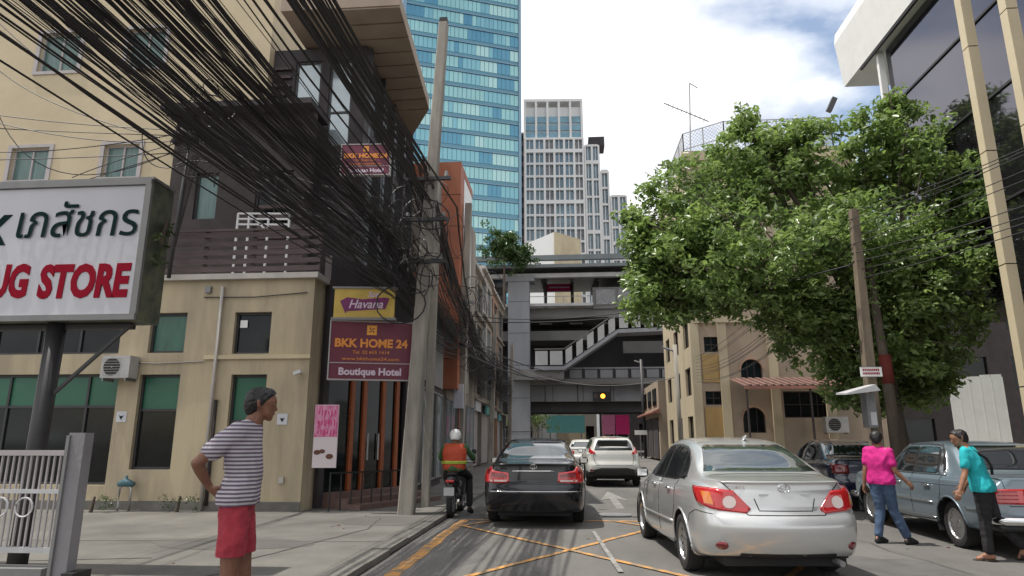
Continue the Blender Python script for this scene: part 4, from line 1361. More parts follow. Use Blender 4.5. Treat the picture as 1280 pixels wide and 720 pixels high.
# ================================================================== VEHICLES
def crom(keys, t):
    """smooth interpolation through (t, value) keys, monotone between keys"""
    n = len(keys)
    if t <= keys[0][0]: return keys[0][1]
    if t >= keys[-1][0]: return keys[-1][1]
    for i in range(n - 1):
        if t <= keys[i + 1][0]: break
    t0, v0 = keys[i]; t1, v1 = keys[i + 1]; h = t1 - t0
    s1 = (v1 - v0) / h

    def tan(j):
        if j == 0: return (keys[1][1] - keys[0][1]) / (keys[1][0] - keys[0][0])
        if j == n - 1: return (keys[-1][1] - keys[-2][1]) / (keys[-1][0] - keys[-2][0])
        a = (keys[j][1] - keys[j - 1][1]) / (keys[j][0] - keys[j - 1][0]); c = (keys[j + 1][1] - keys[j][1]) / (keys[j + 1][0] - keys[j][0])
        return 0 if a * c <= 0 else 2 * a * c / (a + c)
    m0, m1 = tan(i), tan(i + 1)
    x = (t - t0) / h
    return (2 * x ** 3 - 3 * x * x + 1) * v0 + (x ** 3 - 2 * x * x + x) * h * m0 + (-2 * x ** 3 + 3 * x * x) * v1 + (x ** 3 - x * x) * h * m1


def cr_pts(P, per):
    out = []
    n = len(P)
    for i in range(n - 1):
        p0 = P[max(i - 1, 0)]; p1 = P[i]; p2 = P[i + 1]; p3 = P[min(i + 2, n - 1)]
        for k in range(per):
            t = k / per
            out.append(tuple(.5 * ((2 * p1[a]) + (-p0[a] + p2[a]) * t + (2 * p0[a] - 5 * p1[a] + 4 * p2[a] - p3[a]) * t * t + (-p0[a] + 3 * p1[a] - 3 * p2[a] + p3[a]) * t ** 3) for a in range(2)))
    out.append(tuple(P[-1]))
    return out


mat('car_under', (.012, .012, .013), .8)
mat('silver_paint', (.54, .55, .55), .30, metal=.55, coat=1.0)
mat('black_paint', (.006, .007, .010), .18, metal=.0, coat=.5, spec=.4)
mat('white_car_paint', (.66, .66, .62), .25, coat=.8)
mat('bluegrey_paint', (.155, .20, .235), .30, metal=.35, coat=.8)
mat('navy_paint', (.01, .014, .035), .2, coat=1.0)
mat('car_glass', (.012, .015, .017), .03, spec=.9, coat=1.0)
mat('car_glass_light', (.035, .045, .045), .04, spec=.9, coat=1.0)
mat('red_lens', (.36, .012, .015), .12, coat=1.0, emit=(.5, .01, .01), estr=.12)
mat('red_lens_dark', (.16, .006, .01), .15, coat=1.0)
mat('amber_lens', (.55, .16, .02), .15, coat=1.0)
mat('clear_lens', (.55, .45, .43), .12, coat=1.0)
mat('chrome', (.72, .72, .72), .12, metal=1.0)
mat('plate_white', (.42, .42, .43), .5)
mat('black_plastic', (.02, .02, .021), .5)
mat('tyre', (.017, .017, .017), .85, bump=.3, bscale=50)
mat('rim_alloy', (.42, .42, .42), .3, metal=.9)
mat('rim_dark', (.10, .10, .10), .4, metal=.8)


def car_shell(K):
    """K: dict of key tables against y. returns verts, faces (whole width)"""
    ys = []
    y0, y1 = K['y0'], K['y1']
    n = 96
    for i in range(n + 1):
        t = i / n
        s = .5 - .5 * math.cos(PI * t); t2 = .35 * s + .65 * t
        ys.append(y0 + (y1 - y0) * t2)
    rings = []
    for y in ys:
        zb = crom(K['zb'], y); w = crom(K['w'], y); zs = crom(K['zs'], y); zt = crom(K['zt'], y); wr = crom(K['wr'], y)
        wr = min(wr, w * .93)
        cab = zt - zs
        cr = min(.06, max(.012, cab * .16))
        P = [(0, zb), (w * .6, zb), (w * .90, zb + .015), (w * .975, zb + .10), (w, zb + (zs - zb) * .45), (w * .992, zs - (zs - zb) * .22), (w * .965, zs - .03), (w * .925, zs + .012),
             (w * .925 + (wr - w * .925) * .35, zs + cab * .33), (w * .925 + (wr - w * .925) * .74, zs + cab * .72), (wr, zt - cr), (wr * .86, zt - cr * .42), (wr * .5, zt - cr * .1), (0, zt)]
        if cab < .12:
            k_ = max(0, cab) / .12
            flat = [(w * .84, zs + cab * .45), (w * .76, zs + cab * .7)]
            P[8] = tuple(P[8][a] * k_ + flat[0][a] * (1 - k_) for a in (0, 1)); P[9] = tuple(P[9][a] * k_ + flat[1][a] * (1 - k_) for a in (0, 1))
        rings.append(cr_pts(P, 4))
    yr, yf = K['yrear'], K['yfront']
    V = []; Fc = []
    nr = len(rings[0])
    for y, R in zip(ys, rings):
        tt = (y - y0) / (y1 - y0)
        row = []
        for x, z in R:
            dr = crom(yr, z); df = crom(yf, z)
            k = max(0, 1 - (y - y0) / .55) ** 1.0; k2 = max(0, 1 - (y1 - y) / .55)
            row.append((x, y + dr * k - df * k2, z))
        V.append(row)
    verts = []; idx = []
    for row in V:
        r = []
        for j, p in enumerate(row):
            verts.append(Vector(p)); r.append(len(verts) - 1)
        for j in range(nr - 2, 0, -1):
            p = row[j]; verts.append(Vector((-p[0], p[1], p[2]))); r.append(len(verts) - 1)
        idx.append(r)
    m_ = len(idx[0])
    faces = []
    for i in range(len(idx) - 1):
        for j in range(m_):
            j2 = (j + 1) % m_
            faces.append((idx[i][j], idx[i][j2], idx[i + 1][j2], idx[i + 1][j]))
    # end caps: rows across
    for end, sgn, bul in ((0, -1, K.get('bulr', .05)), (len(idx) - 1, 1, K.get('bulf', .10))):
        prev = None
        cols = 12
        for j in range(nr):
            a = V[end][j]
            if j in (0, nr - 1):
                row = [idx[end][j]] * (cols + 1)
            else:
                row = []
                for c in range(cols + 1):
                    f = c / cols * 2 - 1
                    if c == cols: row.append(idx[end][j])
                    elif c == 0: row.append(idx[end][m_ - j])
                    else:
                        verts.append(Vector((a[0] * f, a[1] + sgn * bul * (1 - f * f) * min(1, a[0] / .5), a[2]))); row.append(len(verts) - 1)
            if prev:
                for c in range(cols):
                    q = [prev[c], prev[c + 1], row[c + 1], row[c]]
                    q = [v for k, v in enumerate(q) if v not in q[:k]]
                    if len(q) >= 3: faces.append(tuple(q if sgn < 0 else q[::-1]))
            prev = row
    bm = bmesh.new()
    vs = [bm.verts.new(v) for v in verts]
    for f in faces:
        try: bm.faces.new([vs[i] for i in f])
        except ValueError: pass
    bmesh.ops.recalc_face_normals(bm, faces=bm.faces[:])
    bm.verts.index_update()
    faces = [tuple(v.index for v in f.verts) for f in bm.faces]
    bm.free()
    return verts, faces


def ring_pts(cx, cz, r, a0=0, a1=2 * PI, n=24):
    return [(cx + r * math.cos(a0 + (a1 - a0) * k / n), cz + r * math.sin(a0 + (a1 - a0) * k / n)) for k in range(n + 1)]


class Car:
    def __init__(s, name, label, cat, K, paint, wheels, group=None):
        s.root = empty(name, (0, 0, 0), label=label, cat=cat, group=group)
        s.K = K; s.paint = paint
        V, Fc = car_shell(K)
        s.bvh = BVHTree.FromPolygons(V, Fc)
        (yrw, yfw), R, tr = wheels
        AR = R + .05
        V2 = [v.copy() for v in V]
        s.arch = []
        for v in V2:
            if abs(v.x) > .55 and v.z < R + AR * .75:
                for cy in (yrw, yfw):
                    dy, dz = v.y - cy, v.z - R; d = math.hypot(dy, dz)
                    if AR - .045 < d < AR + .022 and d > 0:
                        v.y = cy + dy / d * AR; v.z = R + dz / d * AR
        F2 = []
        for f in Fc:
            c = sum((V2[i] for i in f), Vector()) / len(f)
            if abs(c.x) > .5 and any(math.hypot(c.y - cy, c.z - R) < AR for cy in (yrw, yfw)) and c.z < R + AR: continue
            F2.append(f)
        me = bpy.data.meshes.new('body')
        me.from_pydata(V2, [], F2)
        me.materials.append(MATS[paint]); me.materials.append(MATS['car_under']); me.materials.append(MATS['black_plastic'])
        lowz = K.get('clad', 0)
        for p in me.polygons:
            p.use_smooth = True
            c = p.center
            zb = crom(K['zb'], c.y)
            if c.z < zb + .022: p.material_index = 1
            elif lowz and c.z < lowz + .1 * max(0, 1 - abs(abs(c.y) - abs(yfw)) / .5): p.material_index = 2
        me.update()
        s.body = child('body', me, s.root)
        # wheel wells, arch lips, wheels
        for cy in (yrw, yfw):
            for sg in (-1, 1):
                b = MB(); pts = ring_pts(cy, R, AR + .004, -.35, PI + .35, 18)
                for p, q in zip(pts, pts[1:]):
                    b.face([(sg * .52, p[0], p[1]), (sg * .52, q[0], q[1]), (sg * .87, q[0], q[1]), (sg * .87, p[0], p[1])], 'car_under')
                b.face([(sg * .52, p[0], p[1]) for p in pts], 'car_under')
                b.build('wheel_well', s.root, world=False)
                pts = ring_pts(cy, R, AR, -.12, PI + .12, 26); P3 = []
                for a, z in pts:
                    if z < crom(K['zb'], a) + .02: continue
                    h = s.bvh.ray_cast(Vector((sg * 2, a, z)), Vector((-sg, 0, 0)))[0]
                    P3.append((h.x + sg * .0 if h else sg * .86, a, z))
                if len(P3) > 3:
                    b = MB(); b.tube(P3, .014, 'black_plastic' if lowz else paint, 6); b.build('wheel_arch', s.root, smooth=True, world=False)
        if not hasattr(Car, 'wheelmesh'): Car.wheelmesh = {}
        key = (R, tr)
        if key not in Car.wheelmesh:
            Car.wheelmesh[key] = wheel_meshes(R, tr)
        for cy in (yrw, yfw):
            for sg in (-1, 1):
                w = child('wheel', None, s.root, (sg * (K['track']), cy, R), (0, 0, 0 if sg > 0 else PI))
                for nm, me_ in Car.wheelmesh[key]: child(nm, me_, w)

    def cast(s, o, d):
        h, nrm, _, _ = s.bvh.ray_cast(o, d)
        return h, nrm

    def patch(s, name, poly, view, m, off=.004, parent=None, cuts=3, rim=.012, rnd=0, label=None, smooth_n=True):
        """polygon in the plane of a view conformed on to the shell. view: 'L','R' (y,z); 'B','F' (x,z); ('D',angle) diagonal"""
        if rnd:
            for _ in range(rnd):
                q = []
                for i in range(len(poly)):
                    a = poly[i]; c = poly[(i + 1) % len(poly)]
                    q += [(a[0] * .8 + c[0] * .2, a[1] * .8 + c[1] * .2), (a[0] * .2 + c[0] * .8, a[1] * .2 + c[1] * .8)]
                poly = q
        if view in ('L', 'R'):
            sg = -1 if view == 'L' else 1
            mp = lambda a, z: (Vector((sg * 3, a, z)), Vector((-sg, 0, 0)))
        elif view in ('B', 'F'):
            sg = -1 if view == 'B' else 1
            mp = lambda a, z: (Vector((a, sg * 5, z)), Vector((0, -sg, 0)))
        elif view == 'T':
            mp = lambda a, z: (Vector((a, z, 3)), Vector((0, 0, -1)))
        else:
            ang = view[1]   # heading of the ray in plan
            d = Vector((math.sin(ang), math.cos(ang), 0)); pv = Vector((math.cos(ang), -math.sin(ang), 0)); c0 = Vector(view[2])
            mp = lambda a, z: (c0 + pv * a - d * 4 + Vector((0, 0, z - c0.z)), d)
        bm = bmesh.new()
        vs = [bm.verts.new((a, z, 0)) for a, z in poly]
        f = bm.faces.new(vs)
        bmesh.ops.triangulate(bm, faces=[f])
        for _ in range(cuts):
            bmesh.ops.subdivide_edges(bm, edges=bm.edges[:], cuts=1, use_grid_fill=True)
        bmesh.ops.triangulate(bm, faces=bm.faces[:])
        bm.normal_update()
        be = [e for e in bm.edges if e.is_boundary]
        bv = {v for e in be for v in e.verts}
        nrm = {}
        for v in bm.verts:
            o, d = mp(v.co.x, v.co.y)
            h, n_ = s.cast(o, d)
            if h is None:
                h, n_, _, _ = s.bvh.find_nearest(o + d * 4.2)
            if n_.dot(d) > 0: n_ = -n_
            nrm[v] = n_; v.co = h + n_ * off
        bmesh.ops.recalc_face_normals(bm, faces=bm.faces[:])
        if bm.faces and sum(f.normal.dot(nrm[f.verts[0]]) for f in bm.faces) < 0:
            bmesh.ops.reverse_faces(bm, faces=bm.faces[:])
        if rim:
            ret = bmesh.ops.extrude_edge_only(bm, edges=be)
            nv = [g for g in ret['geom'] if isinstance(g, bmesh.types.BMVert)]
            for v in nv:
                # nearest boundary source
                h, n_, _, _ = s.bvh.find_nearest(v.co)
                v.co = h - n_ * rim if n_.dot(v.co - h) > 0 else h + n_ * rim
        me = bpy.data.meshes.new(name)
        bm.to_mesh(me); bm.free()
        me.materials.append(MATS[m])
        for p in me.polygons: p.use_smooth = True
        o = child(name, me, parent or s.root)
        return tag(o, label)

    def line(s, name, pts, view, m='car_under', r=.005, parent=None, off=.0, sub=8, n=5):
        P = []
        for a, c in zip(pts, pts[1:]):
            for k in range(sub): P.append((a[0] + (c[0] - a[0]) * k / sub, a[1] + (c[1] - a[1]) * k / sub))
        P.append(pts[-1]); out_ = []
        for a, z in P:
            if view in ('L', 'R'):
                sg = -1 if view == 'L' else 1; o, d = Vector((sg * 3, a, z)), Vector((-sg, 0, 0))
            elif view in ('B', 'F'):
                sg = -1 if view == 'B' else 1; o, d = Vector((a, sg * 5, z)), Vector((0, -sg, 0))
            else: o, d = Vector((a, z, 3)), Vector((0, 0, -1))
            h, n_ = s.cast(o, d)
            if h is not None:
                if n_.dot(d) > 0: n_ = -n_
                out_.append(h + n_ * off)
        if len(out_) < 2: return None
        b = MB(); b.tube(out_, r, m, n)
        return b.build(name, parent or s.root, smooth=True, world=False)

    def both(s, fn):
        for sg, v in ((-1, 'L'), (1, 'R')): fn(sg, v)


def wheel_meshes(R, kind):
    b = MB(); n = 40
    prof = [(-.09, R * .66), (-.10, R * .80), (-.095, R * .93), (-.06, R * .99), (0, R), (.06, R * .99), (.095, R * .93), (.10, R * .80), (.09, R * .66), (0, R * .64)]
    for i in range(n):
        a, c = 2 * PI * i / n, 2 * PI * (i + 1) / n
        for p, q in zip(prof, prof[1:] + prof[:1]):
            b.face([(p[0], p[1] * math.cos(a), p[1] * math.sin(a)), (q[0], q[1] * math.cos(a), q[1] * math.sin(a)), (q[0], q[1] * math.cos(c), q[1] * math.sin(c)), (p[0], p[1] * math.cos(c), p[1] * math.sin(c))], 'tyre')
    ty = b.mesh('tyre', smooth=True)
    b = MB(); mr = 'rim_alloy'
    prof = [(.06, R * .64), (.088, R * .66), (.088, R * .62), (.06, R * .58), (-.03, R * .56)]
    for i in range(n):
        a, c = 2 * PI * i / n, 2 * PI * (i + 1) / n
        for p, q in zip(prof, prof[1:]):
            b.face([(p[0], p[1] * math.cos(a), p[1] * math.sin(a)), (q[0], q[1] * math.cos(a), q[1] * math.sin(a)), (q[0], q[1] * math.cos(c), q[1] * math.sin(c)), (p[0], p[1] * math.cos(c), p[1] * math.sin(c))], mr)
        b.face([(-.03, 0, 0), (-.03, R * .57 * math.cos(a), R * .57 * math.sin(a)), (-.03, R * .57 * math.cos(c), R * .57 * math.sin(c))], 'rim_dark')
    ns = {'alloy': 10, 'plain': 5, 'disc': 15, 'bike': 6}[kind]
    for k in range(ns):
        a = 2 * PI * k / ns
        d = Vector((0, math.cos(a), math.sin(a))); t = Vector((0, -math.sin(a), math.cos(a)))
        w0, w1 = (.022, .030) if ns > 8 else (.035, .055)
        p0 = d * R * .12 + Vector((.05, 0, 0)); p1 = d * R * .62 + Vector((.07, 0, 0))
        b.mesh8([p0 - t * w0 - Vector((.04, 0, 0)), p0 + t * w0 - Vector((.04, 0, 0)), p1 + t * w1 - Vector((.05, 0, 0)), p1 - t * w1 - Vector((.05, 0, 0)), p0 - t * w0, p0 + t * w0, p1 + t * w1, p1 - t * w1], mr)
    for i in range(16):
        a, c = 2 * PI * i / 16, 2 * PI * (i + 1) / 16; r = R * .17
        b.face([(.062, 0, 0), (.055, r * math.cos(a), r * math.sin(a)), (.055, r * math.cos(c), r * math.sin(c))], mr)
        b.face([(.055, r * math.cos(a), r * math.sin(a)), (.0, r * math.cos(a), r * math.sin(a)), (.0, r * math.cos(c), r * math.sin(c)), (.055, r * math.cos(c), r * math.sin(c))], mr)
    return [('tyre', ty), ('rim', b.mesh('rim'))]


def mirror(car, y, z, x, paint):
    for sg in (-1, 1):
        b = MB()
        c = Vector((sg * (x + .09), y, z))
        n = 10
        # rounded housing: lathe-like rings along x
        prof = [(0, .035), (.03, .07), (.09, .078), (.15, .07), (.19, .035)]
        k0 = len(b.v); mi = b.mi(paint)
        for dx, r in prof:
            for k in range(n):
                a = 2 * PI * k / n
                b.v.append(Vector((sg * (x + dx), y + r * .75 * math.cos(a), z + r * math.sin(a))))
        for i in range(len(prof) - 1):
            for k in range(n):
                b.f.append((k0 + i * n + k, k0 + i * n + (k + 1) % n, k0 + (i + 1) * n + (k + 1) % n, k0 + (i + 1) * n + k)); b.m.append(mi)
        b.f.append(tuple(k0 + k for k in range(n))); b.m.append(mi); b.f.append(tuple(k0 + (len(prof) - 1) * n + k for k in range(n))); b.m.append(mi)
        o = b.build('wing_mirror', car.root, smooth=True, world=False)
        p = MB(); p.box(*sorted((sg * (x + .03), sg * (x + .165))), y - .066, y - .055, z - .045, z + .045, 'chrome'); p.build('mirror_glass', o, world=False)


def plate(car, y, z, w=.34, h=.15):
    b = MB(); b.box(-w / 2, w / 2, y - .012, y, z - h / 2, z + h / 2, 'plate_white'); b.box(-w / 2 - .012, w / 2 + .012, y - .006, y + .02, z - h / 2 - .012, z + h / 2 + .012, 'black_plastic')
    b.build('licence_plate', car.root, world=False)


def place(car, x, y, rz):
    car.root.location = (x, y, 0); car.root.rotation_euler = (0, 0, rz)


# ---------------- silver saloon
KS = dict(y0=-2.20, y1=2.22, track=.765,
          zb=[(-2.3, .30), (-1.9, .24), (-1.2, .20), (1.4, .19), (2.3, .22)],
          w=[(-2.20, .50), (-2.188, .58), (-2.155, .665), (-2.09, .74), (-1.97, .80), (-1.78, .845), (-1.3, .872), (0, .88), (1.3, .868), (1.8, .82), (2.05, .74), (2.22, .58)],
          zs=[(-2.2, .93), (-1.7, .955), (-.8, .94), (.4, .90), (1.2, .85), (1.9, .74), (2.22, .60)],
          zt=[(-2.2, 1.035), (-1.95, 1.06), (-1.72, 1.075), (-1.55, 1.12), (-1.05, 1.37), (-.7, 1.455), (-.2, 1.49), (.25, 1.465), (.55, 1.36), (1.05, 1.07), (1.2, 1.0), (1.5, .95), (1.95, .84), (2.22, .66)],
          wr=[(-2.2, .60), (-1.8, .66), (-1.5, .655), (-1.0, .56), (-.3, .55), (.3, .555), (.7, .60), (1.1, .68), (1.6, .70), (2.22, .5)],
          yrear=[(.2, .10), (.30, .02), (.45, -.05), (.60, -.065), (.68, -.03), (.71, .02), (.8, .035), (1.0, .05), (1.04, .03), (1.2, .0)],
          yfront=[(.2, .12), (.4, .0), (.6, .02), (.8, .1), (1, .2)], bulr=.07)
c = Car('parked_car', 'silver saloon car with red and clear tail lights in the nearest right lane', 'car', KS, 'silver_paint', ((-1.26, 1.34), .315, 'alloy'))
c.root.name = 'silver_saloon_car'


def sedan_glass(c, side, q_gap=True, m='car_glass'):
    """side: polygon of the whole side glass area in (y,z), split at the pillar positions"""
    for sg, v in ((-1, 'L'), (1, 'R')):
        c.patch('window_surround', side['dlo'], v, 'black_plastic', off=.002, cuts=3, rnd=1, rim=.004)
        for p in side['panes']:
            c.patch('side_window', p, v, m, off=.005, cuts=3, rim=.0)


sedan_glass(c, dict(dlo=[(-1.30, .985), (1.02, .945), (.62, 1.20), (.28, 1.375), (-.3, 1.405), (-.78, 1.365), (-1.12, 1.20)],
                    panes=[[(-1.22, 1.0), (-.98, 1.0), (-.86, 1.315), (-1.06, 1.19)], [(-.93, 1.0), (-.16, .985), (-.14, 1.385), (-.74, 1.345), (-.82, 1.31)], [(-.06, .985), (.90, .965), (.58, 1.185), (.25, 1.355), (-.05, 1.385)]]))
c.patch('rear_window', [(-.64, 1.10), (.64, 1.10), (.60, 1.16), (.50, 1.36), (.45, 1.392), (-.45, 1.392), (-.50, 1.36), (-.60, 1.16)], 'B', 'car_glass_light', off=.004, cuts=3)
c.patch('windscreen', [(-.66, 1.05), (.66, 1.05), (.53, 1.38), (-.53, 1.38)], 'F', 'car_glass', off=.004, cuts=3)
# tail lamps: seen diagonally so that they wrap round the corner
for sg in (-1, 1):
    ang = .62 * -sg
    vw = ('D', ang, (sg * .72, -2.1, .85))
    def mk(pts): return [(a * -sg, z) for a, z in pts]   # a>0 to the outside
    L_ = lambda pts: [(-sg * -a if False else sg * a, z) for a, z in pts]
    c.patch('tail_lamp', L_([(.30, .955), (-.06, .95), (-.20, .935), (-.36, .76), (-.33, .715), (-.02, .74), (.20, .80)]), vw, 'red_lens', off=.014, cuts=3, rim=.03)
    c.patch('indicator_lens', L_([(.14, .915), (.02, .91), (-.02, .79), (.08, .80)]), vw, 'amber_lens', off=.018, cuts=2, rim=0)
    ctr = (-.165, .82)
    c.patch('reversing_lens', L_([(ctr[0] + .062 * math.cos(k * PI / 6), ctr[1] + .062 * math.sin(k * PI / 6)) for k in range(12)]), vw, 'clear_lens', off=.018, cuts=1, rim=0)
    cx = sg * .66
    c.patch('reflector', [(cx + .055 * math.cos(k * PI / 6), .40 + .04 * math.sin(k * PI / 6)) for k in range(12)], 'B', 'red_lens_dark', off=.006, cuts=1, rim=.01)
    v = 'L' if sg < 0 else 'R'
    for pts in ([(-.98, 1.0), (-1.0, .70), (-.90, .5), (-.86, .27), (-.10, .23), (-.10, .98)], [(-.10, .98), (-.10, .23), (1.02, .22), (1.06, .60), (.98, .94)]):
        c.line('door_seam', pts, v, r=.005)
    for yy in (-.78, .12):
        h = c.line('door_handle', [(yy, .865), (yy + .17, .862)], v, m='chrome', r=.014, off=.022, sub=3, n=6)
    c.line('rub_strip', [(-.92, .50), (.98, .47)], v, m='silver_paint', r=.016, off=.004)
    c.line('bumper_seam', [(-2.12, .70), (-1.85, .72), (-1.66, .66), (-1.62, .58)], v, r=.004)
    c.line('fuel_flap', [(-1.52, .86), (-1.38, .86), (-1.38, .72), (-1.52, .72), (-1.52, .86)], 'R', r=.003) if sg > 0 else None
    c.line('mudflap', [(-1.62, .33), (-1.60, .2)], v, m='silver_paint', r=.02)
c.line('boot_seam', [(-.60, 1.01), (-.52, .93), (-.43, .74), (-.39, .70), (.39, .70), (.43, .74), (.52, .93), (.60, 1.01)], 'B', r=.006)
c.line('boot_seam', [(-.62, -1.70), (-.3, -1.66), (.3, -1.66), (.62, -1.70)], 'T', r=.004)
c.line('number_recess', [(-.31, .86), (-.27, .74), (.27, .74), (.31, .86)], 'B', m='car_under', r=.006)
b = MB(); b.box(-.26, .26, -2.215, -2.17, .885, .905, 'silver_paint'); b.build('boot_handle', c.root, world=False)
plate(c, -2.175, .80, .34, .16)
# oval emblem
for rx, rz in ((.062, .042), (.022, .040), (.058, .016)):
    dz = .012 if rx > .05 and rz < .03 else 0
    pts = [(rx * math.cos(k * PI / 8), .962 + dz + rz * math.sin(k * PI / 8)) for k in range(17)]
    c.line('emblem_ring', pts, 'B', m='chrome', r=.005, off=.006, sub=1)
text('lettering', 'COROLLA', Fr((0, -2.168, 0), (1, 0)), -.44, .965, 0, .05, 'chrome', c.root, depth=.003, sx=1.1)
mirror(c, .78, .99, .84, 'black_plastic')
b = MB(); b.tube([(.1, -.72, 1.435), (.1, -.78, 1.475), (.1, -.86, 1.50)], [.035, .025, .008], 'silver_paint', 8); b.build('roof_aerial', c.root, smooth=True, world=False)
b = MB(); b.tube([(.5, -2.28, .24), (.5, -2.0, .25)], .03, 'grey_metal', 8); b.build('exhaust', c.root, world=False)
b = MB(); b.box(-.62, .62, -2.1, 2.0, .19, .5, 'car_under'); b.build('underbody', c.root, world=False)
c.patch('rear_lower_panel', [(-.52, .24), (.52, .24), (.48, .33), (-.48, .33)], 'B', 'black_plastic', off=.004, cuts=2, rim=.0)
place(c, 2.06, 9.57, math.radians(4.0))

# ---------------- black saloon
KB = dict(y0=-2.34, y1=2.38, track=.77,
          zb=[(-2.4, .27), (-1.9, .22), (-1.2, .19), (1.4, .19), (2.4, .22)],
          w=[(-2.34, .60), (-2.325, .68), (-2.28, .76), (-2.2, .82), (-2.0, .868), (-1.3, .895), (0, .90), (1.3, .885), (1.9, .84), (2.2, .76), (2.38, .6)],
          zs=[(-2.34, .93), (-1.7, .96), (-.8, .95), (.4, .92), (1.2, .87), (2.0, .76), (2.38, .60)],
          zt=[(-2.34, 1.06), (-2.1, 1.075), (-1.75, 1.095), (-1.55, 1.14), (-1.05, 1.37), (-.7, 1.45), (-.1, 1.485), (.3, 1.46), (.6, 1.38), (1.15, 1.08), (1.3, 1.02), (1.7, .96), (2.1, .85), (2.38, .66)],
          wr=[(-2.34, .66), (-1.9, .70), (-1.5, .68), (-1.0, .585), (-.3, .57), (.3, .575), (.7, .62), (1.2, .70), (1.6, .72), (2.38, .5)],
          yrear=[(.2, .08), (.28, .01), (.42, -.045), (.62, -.055), (.68, -.02), (.71, .015), (.8, .02), (1.02, .03), (1.06, .01), (1.2, 0)],
          yfront=KS['yfront'])
c = Car('black_saloon_car', 'black saloon car with wide red tail lights waiting in the left lane', 'car', KB, 'black_paint', ((-1.3, 1.42), .325, 'alloy'))
sedan_glass(c, dict(dlo=[(-1.40, 1.0), (1.08, .965), (.66, 1.23), (.30, 1.39), (-.3, 1.42), (-.82, 1.375), (-1.2, 1.2)],
                    panes=[[(-1.28, 1.02), (-1.02, 1.015), (-.90, 1.325), (-1.12, 1.20)], [(-.97, 1.015), (-.16, 1.0), (-.14, 1.40), (-.78, 1.36), (-.86, 1.32)], [(-.06, 1.0), (.96, .98), (.62, 1.21), (.27, 1.375), (-.05, 1.40)]]))
c.patch('rear_window', [(-.67, 1.115), (.67, 1.115), (.62, 1.19), (.52, 1.37), (.46, 1.405), (-.46, 1.405), (-.52, 1.37), (-.62, 1.19)], 'B', 'car_glass_light', off=.004, cuts=3)
c.patch('windscreen', [(-.68, 1.08), (.68, 1.08), (.55, 1.40), (-.55, 1.40)], 'F', 'car_glass', off=.004, cuts=3)
for sg in (-1, 1):
    L_ = lambda pts: [(sg * a, z) for a, z in pts]
    vw = ('D', .5 * -sg, (sg * .74, -2.2, .85))
    c.patch('tail_lamp', L_([(.20, .99), (.02, 1.0), (-.10, .93), (-.34, .90), (-.36, .76), (-.30, .735), (.18, .74)]), vw, 'red_lens', off=.012, cuts=3, rim=.03)
    c.patch('brake_lens', L_([(-.06, .905), (-.31, .88), (-.32, .83), (-.06, .835)]), vw, 'red_lens_dark', off=.017, cuts=1, rim=0)
    c.patch('reversing_lens', L_([(-.04, .785), (-.32, .785), (-.32, .755), (-.04, .755)]), vw, 'clear_lens', off=.017, cuts=1, rim=0)
    c.patch('indicator_lens', L_([(.10, .96), (.0, .96), (.0, .88), (.10, .88)]), vw, 'red_lens_dark', off=.017, cuts=1, rim=0)
    v = 'L' if sg < 0 else 'R'
    for pts in ([(-1.05, 1.0), (-1.06, .70), (-.95, .5), (-.90, .27), (-.10, .23), (-.10, .99)], [(-.10, .99), (-.10, .23), (1.06, .22), (1.10, .60), (1.04, .95)]):
        c.line('door_seam', pts, v, r=.005)
    for yy in (-.82, .12): c.line('door_handle', [(yy, .885), (yy + .17, .88)], v, m='chrome', r=.013, off=.02, sub=3, n=6)
c.line('boot_seam', [(-.66, 1.03), (-.62, .9), (-.50, .72), (.50, .72), (.62, .9), (.66, 1.03)], 'B', r=.005)
c.line('boot_chrome_strip', [(-.36, .93), (.36, .93)], 'B', m='chrome', r=.014, off=.01)
for rx, rz in ((.06, .042), (.022, .040)):
    c.line('emblem_ring', [(rx * math.cos(k * PI / 8), 1.005 + rz * math.sin(k * PI / 8)) for k in range(17)], 'B', m='chrome', r=.005, off=.006, sub=1)
c.line('bumper_strip', [(-.80, .60), (.80, .60)], 'B', m='chrome', r=.008, off=.004, sub=16)
plate(c, -2.30, .80, .34, .2)
b = MB(); b.box(-.62, .62, -2.2, 2.1, .19, .5, 'car_under'); b.build('underbody', c.root, world=False)
mirror(c, .84, 1.02, .86, 'black_paint')
place(c, -.62, 14.1, math.radians(.5))

# ---------------- pale hatchback SUV
KV = dict(y0=-2.02, y1=2.08, track=.765,
          zb=[(-2.1, .36), (-1.7, .28), (-1.2, .24), (1.4, .24), (2.1, .30)],
          w=[(-2.02, .70), (-1.95, .77), (-1.84, .82), (-1.6, .86), (-1.2, .885), (0, .875), (1.2, .885), (1.7, .83), (1.95, .74), (2.08, .6)],
          zs=[(-2.02, 1.02), (-1.5, 1.06), (-.5, 1.02), (.5, .98), (1.2, .98), (1.8, .88), (2.08, .75)],
          zt=[(-2.02, 1.25), (-1.92, 1.44), (-1.8, 1.515), (-1.4, 1.55), (-.6, 1.575), (.1, 1.56), (.5, 1.48), (1.1, 1.14), (1.25, 1.08), (1.7, 1.02), (1.95, .92), (2.08, .8)],
          wr=[(-2.02, .58), (-1.8, .55), (-1.2, .565), (0, .58), (.6, .62), (1.1, .70), (1.6, .70), (2.08, .5)],
          yrear=[(.2, .1), (.36, .0), (.5, -.07), (.68, -.08), (.8, -.02), (1.0, -.01), (1.2, .05), (1.5, .16), (1.6, .1)],
          yfront=[(.2, .1), (.5, .0), (.8, .04), (1, .1)], clad=.48, bulr=.04)
c = Car('white_crossover', 'white crossover car with small high red tail lights ahead in the right lane', 'car', KV, 'white_car_paint', ((-1.23, 1.30), .335, 'alloy'))
